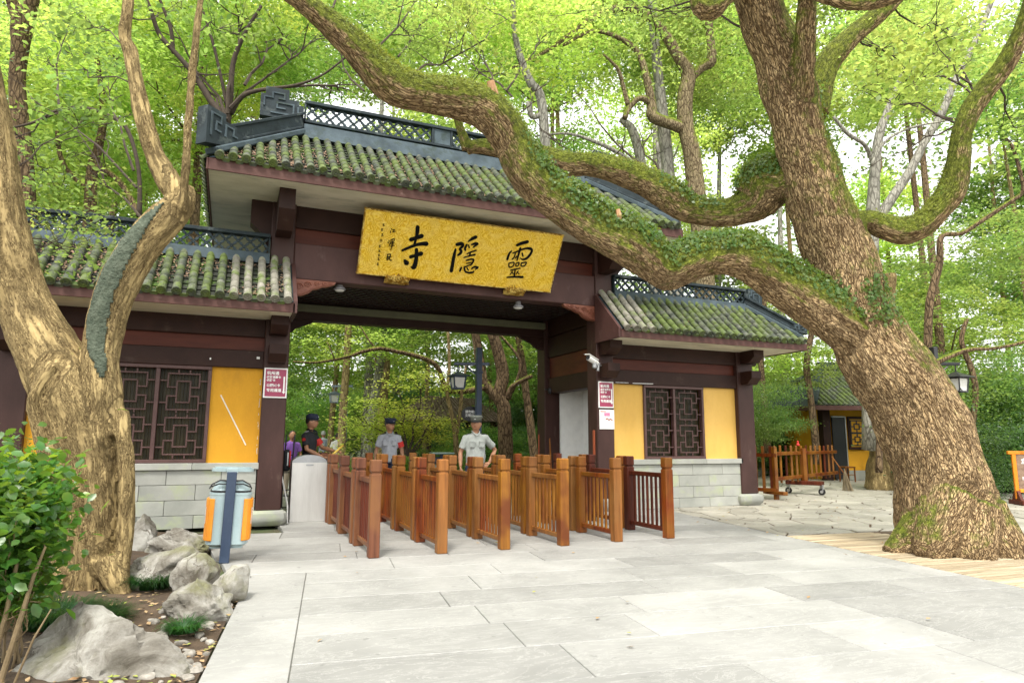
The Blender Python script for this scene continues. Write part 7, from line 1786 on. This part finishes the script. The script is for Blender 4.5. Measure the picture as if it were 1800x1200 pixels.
hero('mossy_forest_tree', 'tall mossy trunk with an arching branch behind the main roof', base(1235, 20), [[(1262, 800, 19.98, 22), (1245, 600, 19.98, 20), (1232, 400, 19.98, 18), (1224, 340, 19.98, 17), (1216, 270, 19.98, 16), (1205, 220, 19.98, 15), (1204, 170, 19.98, 15), (1210, 130, 19.98, 14), (1190, 95, 19.84, 11), (1165, 55, 19.71, 10), (1130, 22, 19.58, 9), (1085, 14, 19.44, 8), (1040, 32, 19.31, 7), (1000, 62, 19.17, 5), (960, 90, 19.17, 4), (900, 120, 18.9, 2.5)],
      [(1210, 140, 19.98, 9), (1235, 118, 19.98, 9), (1250, 108, 19.98, 11), (1250, 80, 19.98, 8), (1246, 30, 19.98, 8), (1250, -60, 19.98, 7)], [(1200, 225, 19.98, 12), (1180, 218, 19.84, 11), (1148, 205, 19.71, 11), (1145, 180, 19.71, 9), (1135, 130, 19.58, 7), (1120, 90, 19.58, 6), (1085, 65, 19.44, 5), (1040, 55, 19.31, 4), (990, 80, 19.17, 3)], [(1145, 182, 19.71, 7), (1125, 172, 19.58, 6), (1105, 190, 19.58, 6), (1098, 208, 19.44, 5)], [(1104, 185, 19.58, 5), (1095, 150, 19.58, 4), (1085, 120, 19.44, 3.5), (1060, 95, 19.31, 2)]], 'bark_moss', [(1010, -10, 24, (.8, .8, .6), 'leaf_bright', 1), (1140, -90, 23, (.9, .9, .7), 'leaf_bright', 3)])
hero('pale_forest_tree', 'pale trunk standing behind the middle of the main ridge', base(955, 18.5), [[(985, 800, 18.5, 15), (965, 400, 18.5, 12), (958, 250, 18.5, 10), (950, 170, 18.5, 9), (930, 140, 18.4, 8), (905, 60, 18.3, 6), (900, -80, 18.2, 5)], [(955, 200, 18.5, 6), (935, 205, 18.4, 5), (930, 180, 18.4, 6)]], 'bark_grey', [(920, 60, 20, (1, 1, .7), 'leaf_bright', 2), (800, 60, 20, (1, 1, .7), 'leaf_bright', 0)])
hero('left_red_tree', 'reddish rough trunk behind the forked tree at the left edge', base(40, 15.5), [[(60, 790, 15.5, 24), (50, 500, 15.5, 22), (42, 300, 15.5, 20), (34, 200, 15.5, 18), (30, 140, 15.5, 17), (36, 80, 15.5, 19), (40, 40, 15.5, 24), (60, -30, 15.5, 16), (75, -160, 15.5, 12)], [(40, 60, 15.5, 14), (20, 0, 15.5, 12), (0, -100, 15.5, 10)]], 'bark_bg', [(120, 60, 17, (.9, .9, .7), 'leaf_bright', 0), (60, 250, 18, (1, 1, .8), 'leaf_bright', 1)])
hero('stump_like_tree', 'reddish trunk rising behind the ridge of the left wing', base(160, 17.5), [[(140, 790, 17.5, 14), (150, 500, 17.5, 13), (158, 370, 17.5, 12), (162, 300, 17.5, 11), (172, 262, 17.5, 9), (182, 200, 17.5, 7), (170, 100, 17.5, 5)], [(165, 290, 17.5, 7), (195, 305, 17.4, 6), (222, 335, 17.3, 6), (245, 380, 17.2, 5)], [(150, 330, 17.5, 5), (120, 300, 17.4, 5), (105, 270, 17.4, 5), (100, 230, 17.3, 4)]], 'bark_bg', [(230, 250, 20, (1, 1, .7), 'leaf_bright', 3), (130, 180, 21, (1, 1, .8), 'leaf_mid', 2)])
hero('dark_branching_tree', 'dark many branched tree behind the left corner of the main roof', base(400, 16.5), [[(390, 790, 16.5, 13), (395, 500, 16.5, 12), (398, 300, 16.5, 11), (392, 210, 16.5, 9), (372, 180, 16.5, 7), (340, 130, 16.4, 6), (310, 95, 16.3, 5), (280, 60, 16.2, 5), (262, 10, 16, 4), (240, -40, 16, 3)], [(398, 220, 16.5, 8), (405, 170, 16.5, 6), (410, 110, 16.5, 5), (430, 60, 16.4, 4), (460, 10, 16.3, 3)], [(405, 200, 16.5, 6), (425, 170, 16.4, 5), (460, 158, 16.3, 4), (520, 150, 16.2, 3), (570, 130, 16.1, 2), (620, 90, 16, 2)], [(305, 95, 16.3, 4), (300, 50, 16.2, 4), (285, 10, 16.1, 3), (270, -30, 16, 3)], [(400, 190, 16.5, 4), (385, 120, 16.4, 3), (370, 60, 16.3, 3), (350, 0, 16.2, 2)], [(245, 380, 15.5, 5), (244, 300, 15.5, 4), (225, 230, 15.5, 4), (195, 205, 15.4, 4), (150, 190, 15.3, 4), (115, 192, 15.2, 3), (60, 215, 15, 3), (20, 225, 15, 2)]], 'twig', [(420, 20, 19, (1, 1, .8), 'leaf_bright', 0), (330, 100, 20, (1, 1, .8), 'leaf_bright', 2), (560, 40, 20, (1, 1, .8), 'leaf_mid', 1)])
hero('right_twin_tree', 'pale twin trunks between the upright bole and the curved right limb of the giant tree', base(1540, 19), [[(1530, 790, 19, 16), (1530, 500, 19, 14), (1534, 380, 19, 13), (1538, 300, 19, 10), (1545, 240, 19, 9), (1562, 190, 19, 7), (1590, 120, 19, 4)], [(1536, 400, 19, 11), (1560, 360, 19, 10), (1600, 300, 19, 9), (1625, 250, 19, 8), (1655, 200, 19, 8), (1680, 140, 19, 7), (1720, 60, 19, 6), (1760, -40, 19, 5)], [(1536, 290, 19, 5), (1520, 255, 18.8, 4), (1490, 235, 18.6, 4), (1465, 205, 18.5, 3)], [(1532, 290, 18, 3.5), (1555, 250, 18, 3), (1600, 225, 18, 2.5), (1665, 212, 18, 2)]], 'bark_grey', [(1600, 120, 22, (.9, .9, .7), 'leaf_bright', 1)])
hero('right_far_tree', 'thin crooked tree to the right of the giant tree behind its curved limb', base(1650, 17), [[(1630, 790, 17, 8), (1632, 560, 17, 8), (1642, 500, 17, 8), (1652, 460, 17, 7), (1655, 415, 17, 6), (1690, 410, 17, 5), (1730, 385, 17, 5), (1775, 355, 17, 5), (1798, 335, 17, 4), (1790, 290, 17, 4), (1778, 255, 17, 3), (1765, 240, 17, 2.5)]], 'bark_bg', [(1720, 440, 20, (.8, .8, .5), 'leaf_mid', 2)])
hero('yard_tree', 'dark thin trunk just right of the right wing', base(1345, 22), [[(1350, 800, 22, 7), (1345, 720, 22, 6), (1338, 640, 22, 5), (1342, 560, 22, 5), (1350, 420, 22, 4)]], 'bark_bg', [(1400, 640, 23, (.6, .6, .35), 'leaf_bright', 1), (1350, 560, 24, (.7, .7, .5), 'leaf_bright', 0)])
hero('thin_wood_tree', 'thin tan trunk left of the straight tan trunk in the opening', base(580, 25), [[(580, 800, 25, 6), (583, 740, 25, 5.5), (588, 690, 25, 5), (596, 600, 25, 4)]], 'bark_tan')
hero('plain_wood_tree', 'thin straight trunk behind the yellow green maple', base(745, 27), [[(745, 815, 27, 5), (748, 740, 27, 4.5), (752, 650, 27, 4), (750, 560, 27, 3.5)]], 'bark_tan')
hero('dark_wood_tree', 'dim straight trunk just left of the forked reddish trunk', base(868, 26), [[(868, 815, 26, 5), (866, 740, 26, 5), (862, 680, 26, 4), (860, 560, 26, 4)]], 'bark_bg')
hero('bent_forest_tree', 'bent pale trunk left of the smooth grey trunk above the main roof', base(1150, 21), [[(1150, 800, 21, 11), (1148, 400, 21, 10), (1130, 300, 21, 9), (1112, 230, 21, 8), (1090, 210, 21, 5)]], 'bark_grey')
hero('hedge_tree', 'brown trunk rising from the shrubs right of the hanging lantern', base(1700, 18), [[(1700, 800, 18, 7), (1715, 700, 18, 6), (1708, 650, 18, 6), (1690, 600, 18, 5), (1700, 560, 18, 4)]], 'bark_bg')
hero('long_branch_tree', 'long bare branch stretching right from behind the giant tree above the lantern', base(1545, 14), [[(1545, 830, 14, 7), (1548, 740, 14, 6), (1560, 690, 14, 5), (1640, 640, 14, 6), (1700, 615, 14, 5), (1745, 612, 14, 4), (1800, 600, 14, 4), (1860, 570, 14, 3)]], 'bark_bg')
hero('roadside_tree', 'thin dark trunk behind the left end of the ticket house roof', base(1432, 22), [[(1436, 815, 22, 7), (1432, 760, 22, 7), (1425, 700, 22, 6), (1418, 640, 22, 6), (1430, 560, 22, 5), (1440, 420, 22, 5)]], 'bark_bg')
def barebranches(name, label, D, lst, r0=.035, mt='twig', seed=0, n=5):
    o = empty(name, base(lst[0][0][0], D), label=label, cat='branch'); b = MB()
    for k, (p, q) in enumerate(lst): twigs(b, at(p[0], p[1], D), at(q[0], q[1], D+.6), r0, seed+k, n=n, spread=.42)
    return b.build('twigs', M_[mt], o)
barebranches('bare_branch', 'dark forking bare branches against the sky above the left end of the main ridge', 16.3, [((398, 210), (300, 40)), ((400, 200), (420, 20)), ((404, 190), (560, 60)), ((392, 215), (345, 120)), ((470, 156), (640, 150)), ((430, 150), (500, 60))], .045, seed=5, n=7)
barebranches('bare_branch', 'dark forking bare branches in front of the leaves left of the forked tree top', 9.5, [((250, 385), (130, 220)), ((240, 330), (60, 180)), ((235, 300), (190, 130)), ((110, 190), (20, 250)), ((105, 190), (100, 60))], .02, seed=25, n=6)
barebranches('bare_branch', 'thin dark branches spreading between the upright bole and the curved right limb', 12.5, [((1710, 150), (1570, 60)), ((1700, 155), (1460, 60)), ((1710, 158), (1650, 20)), ((1690, 215), (1520, 300)), ((1680, 210), (1590, 180))], .022, seed=45, n=6)
barebranches('bare_branch', 'long thin dark branches left of the smooth grey trunk above the main roof', 16, [((1180, 330), (960, 240)), ((1165, 380), (960, 330)), ((1140, 300), (1010, 160)), ((1170, 340), (1120, 220))], .035, seed=65, n=5)
barebranches('bare_branch', 'dark twigs hanging behind the mossy limb near the top middle of the view', 12, [((900, 170), (760, 60)), ((890, 160), (960, 60)), ((700, 100), (770, 10)), ((860, 230), (960, 150)), ((640, 160), (560, 40))], .022, seed=85, n=6)
# mottled old stump-like trunk in front of the ticket house
ml = [limb([(1552, 858, 19.5, 33), (1550, 830, 19.5, 28), (1548, 790, 19.5, 22), (1550, 770, 19.5, 24), (1550, 740, 19.5, 16), (1548, 700, 19.5, 15), (1556, 600, 19.5, 14), (1565, 480, 19.5, 12)]), limb([(1552, 782, 19.4, 24), (1550, 776, 19.4, 28), (1552, 770, 19.5, 24)])]
me, V, Nn, idx = barked_tree(ml, .05, M_['bark2'], .08, seed=4, sides=12); bs_ = base(1545, 19.5)
o = empty('mottled_tree', bs_, label='old mottled trunk with a swollen foot in front of the small ticket house', cat='tree'); me.transform(Matrix.Translation(-bs_)); place('trunk', me, o)
# generic wood, layer by layer
random.seed(101)
tcount = 0
ROWN = {20.5: 'first', 26: 'second', 33: 'third', 43: 'farthest'}
ORD = ['first', 'second', 'third', 'fourth', 'fifth', 'sixth', 'seventh', 'eighth', 'ninth', 'tenth', 'eleventh', 'twelfth', 'thirteenth', 'fourteenth', 'fifteenth', 'sixteenth', 'seventeenth', 'eighteenth', 'nineteenth', 'twentieth', 'twenty-first', 'twenty-second', 'twenty-third', 'twenty-fourth', 'twenty-fifth']
SROW = {24: 'nearest row', 30: 'middle row', 37: 'rear row', 28.5: 'short row by the yard'}
def forest(D, step, z0, z1, dz, mts, cm, drop, px0=-350, px1=2150, sc=1.0, cond=None, trunkr=.16):
    global tcount
    px = px0; kk = 0
    while px < px1:
        j = random.uniform(-.3, .3)*step*FPX/D; x = px+j; px += step*FPX/D
        if cond and not cond(x): continue
        d_ = D+random.uniform(-1.5, 1.5); bp = at(x, 790, d_); bp.z = 0
        if bp.y < 16.2 and bp.x < 12: bp.y = 16.2+random.random()
        mt_ = random.choice(mts); zz = []
        z_ = z0+random.uniform(0, 1.5)
        lvl = []
        while z_ < z1:
            if random.random() > drop(x, z_, d_): lvl.append(z_)
            z_ += dz*random.uniform(.8, 1.2)
        if not lvl: continue
        side = 'left' if x < 500 else 'middle' if x < 1100 else 'right'
        o = empty('forest_tree', bp, label=f'{KIND[mt_]} woodland tree, {ORD[min(kk, 19)]} from the left in the {ROWN[D]} row behind the gate', cat='tree', group='woodland trees behind the gate'); kk += 1
        b = MB(); top_ = lvl[-1]+1; lx_, ly_ = random.uniform(-1, 1), random.uniform(-1, 1)
        b.tube([(0, 0, -.1), (lx_*.2, ly_*.2, top_*.3), (lx_*.6, ly_*.5, top_*.65), (lx_, ly_, top_)], [trunkr*1.2, trunkr, trunkr*.75, .04], 7)
        for z_ in lvl:
            for q_ in range(5 if D < 30 else 3):
                a_ = random.uniform(0, 6.28); L_ = random.uniform(1.8, 3.2); t_ = min(.98, max(.1, (z_-1.6)/top_)); p0_ = Vector((lx_*t_, ly_*t_, z_-random.uniform(1, 2)))
                e_ = Vector((math.cos(a_)*L_, math.sin(a_)*L_, random.uniform(.4, 2.2)))
                pts_ = [p0_, p0_+e_*.35+Vector((0, 0, -.25)), p0_+e_*.7+Vector((random.uniform(-.3, .3), random.uniform(-.3, .3), .1)), p0_+e_]
                b.tube(pts_, [.055, .04, .025, .01], 5, caps=False)
                for w_ in (1, 2): 
                    e2 = Vector((random.uniform(-1, 1), random.uniform(-1, 1), random.uniform(-.2, 1))); b.tube([pts_[w_], pts_[w_]+e2*.5, pts_[w_]+e2*1.1+Vector((0, 0, .15))], [.024, .015, .006], 4, caps=False)
        b.build('trunk', M_[random.choice(['bark_bg', 'bark_grey', 'bark_tan'])], o, smooth=True, world=False)
        for z_ in lvl:
            s = random.uniform(.8, 1.15)*sc; putcrown(o, (random.uniform(-1.3, 1.3), random.uniform(-1, 1), z_), random.choice(cm), mt_, (s, s, s*random.uniform(.75, 1.0)), rz=random.uniform(0, 6.28), tilt=random.uniform(-.15, .15), br=False)
        tcount += 1
def drop1(x, z, D):
    py = 786-(z-1.35)/D*FPX
    k = .4
    if 1280 < x < 1460 and py < 400: k = .5
    if x > 1650 and 150 < py < 480: k = .8
    if 1440 < x < 1650 and 180 < py < 420: k = .55
    if 820 < x < 1100 and 100 < py < 260: k = .45
    if py < 60: k += .1
    return k
forest(20.5, 6.0, 6.2, 17, 4.2, ['leaf_bright', 'leaf_bright', 'leaf_mid', 'leaf_maple'], CR, lambda x, z, D: min(1, drop1(x, z, D)+.28), sc=.9, cond=lambda x: not (1380 < x < 1760) and not (930 < x < 1310))
forest(26, 5.6, 4.4, 20, 4.4, ['leaf_bright', 'leaf_mid', 'leaf_bright'], CR, drop1, cond=lambda x: not (1400 < x < 1640))
forest(33, 5.6, 3.0, 26, 4.2, ['leaf_mid', 'leaf_bright', 'leaf_mid'], CRL, drop1)
forest(43, 6.4, 2.6, 32, 5.0, ['leaf_mid', 'leaf_bright', 'leaf_mid'], CRL, drop1, sc=1.15)
# understorey shrubs
def shrubs(D, step, mts, h, px0, px1, cond=None, cm=CRS, side=''):
    px = px0; kk = 0
    while px < px1:
        x = px+random.uniform(-.3, .3)*step*FPX/D; px += step*FPX/D
        if cond and not cond(x): continue
        bp = at(x, 790, D+random.uniform(-1, 1)); bp.z = 0; mt_ = random.choice(mts); s = random.uniform(.8, 1.2)
        if bp.y < 17 and bp.x < 12: continue
        side = 'behind the left wing' if x < 480 else 'seen through the gate opening' if x < 950 else 'beyond the yard on the right'
        o = empty('shrub', bp, label=f'{KIND[mt_]} understorey shrub, {ORD[min(kk, 24)]} from the left in the {SROW[D]}', cat='shrub', group='understorey shrubs of the wood'); kk += 1
        putcrown(o, (0, 0, h*.5), random.choice(cm), mt_, (s, s, s*h/3), rz=random.uniform(0, 6), br=False)
shrubs(24, 3.0, ['leaf_dark', 'leaf_mid'], 2.2, -200, 2100, cond=lambda x: not (1330 < x < 1640) and not (470 < x < 700))
shrubs(30, 3.0, ['leaf_dark', 'leaf_dark', 'leaf_mid'], 4.0, -200, 2100)
shrubs(37, 3.4, ['leaf_dark', 'leaf_dark'], 5.0, -200, 2100)
shrubs(28.5, 2.6, ['leaf_mid', 'leaf_mid', 'leaf_dark'], 3.2, 1300, 1700)
YP = {1700: 'nearest beneath the hanging lantern', 1775: 'directly behind the warning board', 1830: 'at the right edge beyond the board', 1690: 'tall one under the curved limb', 1770: 'tallest one right of the lantern', 1850: 'tall one at the right edge', 1350: 'behind the wooden fence'}
for (px, D, mt_, s, h) in ((1700, 17.2, 'leaf_dark', (.7, .7, .75), 1.0), (1775, 19.0, 'leaf_dark', (.8, .8, .9), 1.3), (1830, 18.5, 'leaf_dark', (.8, .8, .9), 1.2), (1690, 19, 'leaf_mid', (1, 1, 1.1), 2.0), (1770, 19.5, 'leaf_mid', (1, 1, 1.2), 2.6), (1850, 19, 'leaf_mid', (1, 1, 1.1), 2.2), (1350, 20.5, 'leaf_mid', (.6, .6, .7), 2.4)):
    bp = base(px, D); o = empty('shrub', bp, label=f'{KIND[mt_]} shrub beside the yard, {YP[px]}', cat='shrub', group=f'{KIND[mt_]} shrubs beside the yard, '+('right' if px > 1600 else 'middle'))
    putcrown(o, (0, 0, h), CRS[px % 2], mt_, s, br=False)
# low planting and stones beyond the opening
for k, (px, py, D, w_) in enumerate([(640, 806, 19, .5), (725, 808, 18, .6), (770, 812, 17, .5), (850, 806, 19, .7), (905, 806, 19, .5), (690, 812, 19, .4)]):
    bp = base(px, D); o = bpy.data.objects.new('garden_stone', rockmesh((w_*1.6, w_, w_*1.0), 70+k, 3)); COL.objects.link(o); o.location = bp+Vector((0, 0, w_*.3)); tag(o, 'pale garden stone '+('left of the middle guard', 'right of the middle guard', 'near the far litter bin', 'behind the stout guard', 'at the foot of the forked reddish trunk', 'right behind the middle guard')[k]+' beyond the gate', 'rock', 'garden stones beyond the gate')
LOWP = {655: 'left of the middle guard', 735: 'right of the middle guard', 855: 'behind the stout guard', 700: 'behind the middle guard', 800: 'beside the slender forked tree'}
for k, (px, D) in enumerate([(655, 19), (735, 18), (855, 17), (700, 19.5), (800, 18.5)]):
    bp = base(px, D); o = empty('low_shrub', bp, label=f'low bright green shrub {LOWP[px]} beyond the gate opening', cat='shrub', group='low shrubs beyond the gate'); putcrown(o, (0, 0, .45), CRS[k % 2], 'leaf_mid', (.5, .5, .35), br=False)
# small tiled pavilion in the wood and a far bin
pv = base(790, 25); pv_o = empty('garden_pavilion', pv, R(20), label='small pavilion with a brown tiled roof half hidden in the wood', cat='pavilion')
b = MB(); b.add([(-2, -1.2, 2.1), (2, -1.2, 2.1), (2, 1.2, 2.1), (-2, 1.2, 2.1), (-1.2, 0, 3.0), (1.2, 0, 3.0)], [(0, 1, 5, 4), (1, 2, 5), (2, 3, 4, 5), (3, 0, 4), (3, 2, 1, 0)]); M_['browntile'] = mat('brown_tile', (.12, .08, .06), (.26, .19, .15), 9, rough=.9, bs=.4); b.build('roof', M_['browntile'], pv_o, world=False)
b = MB()
for i in range(20): b.bar((-1.9+i*.2, -1.22, 2.1), (-1.15+i*.12, -.02, 3.0), .07, .05)
tag(b.build('tile_rows', M_['browntile'], pv_o, world=False), kind='stuff')
b = MB(); [b.box((x-.06, y-.06, 0), (x+.06, y+.06, 2.1)) for x in (-1.6, 1.6) for y in (-.9, .9)]; b.build('posts', M_['beam'], pv_o, world=False)
fb = base(777, 17.2); fb_o = empty('far_litter_bin', fb, label='pale litter bin with a navy post beyond the gate opening', cat='bin')
b = MB(); b.cbox((-.3, -.17, 1.02), (.3, .17, 1.07), .02); b.build('cover', M_['binblue'], fb_o, world=False); b = MB(); b.cbox((-.05, -.03, 0), (.05, .03, 1.02), .005); b.cbox((-.22, -.1, .78), (.22, .1, .95), .02); b.build('post', M_['navy'], fb_o, world=False)
b = MB(); b.cbox((-.26, -.15, .2), (-.06, .15, .75), .03); b.cbox((.06, -.15, .2), (.26, .15, .75), .03); b.build('drums', M_['binblue'], fb_o, world=False)
# far wood closing the view: a mass nobody could count
r2 = np.random.default_rng(5); n = 150000
th = r2.uniform(R(-42), R(88), n); rr = r2.uniform(56, 72, n); zz = r2.uniform(0, 1, n)**1.25*26
cl_ = np.array([noise.noise((float(t*9), float(z*.16), 3.3)) for t, z in zip(th, zz)]); keep = cl_ > -.08
C = np.stack([np.sin(th)*rr, np.cos(th)*rr, zz], 1)[keep]; V_, F_ = leafcloud(C, .45, .6, up=.3)
tag(place('far_wood', npmesh('far_wood', V_, F_, M_['leaf_mid'])), kind='stuff')
print('objects', len(bpy.data.objects), 'trees', tcount)
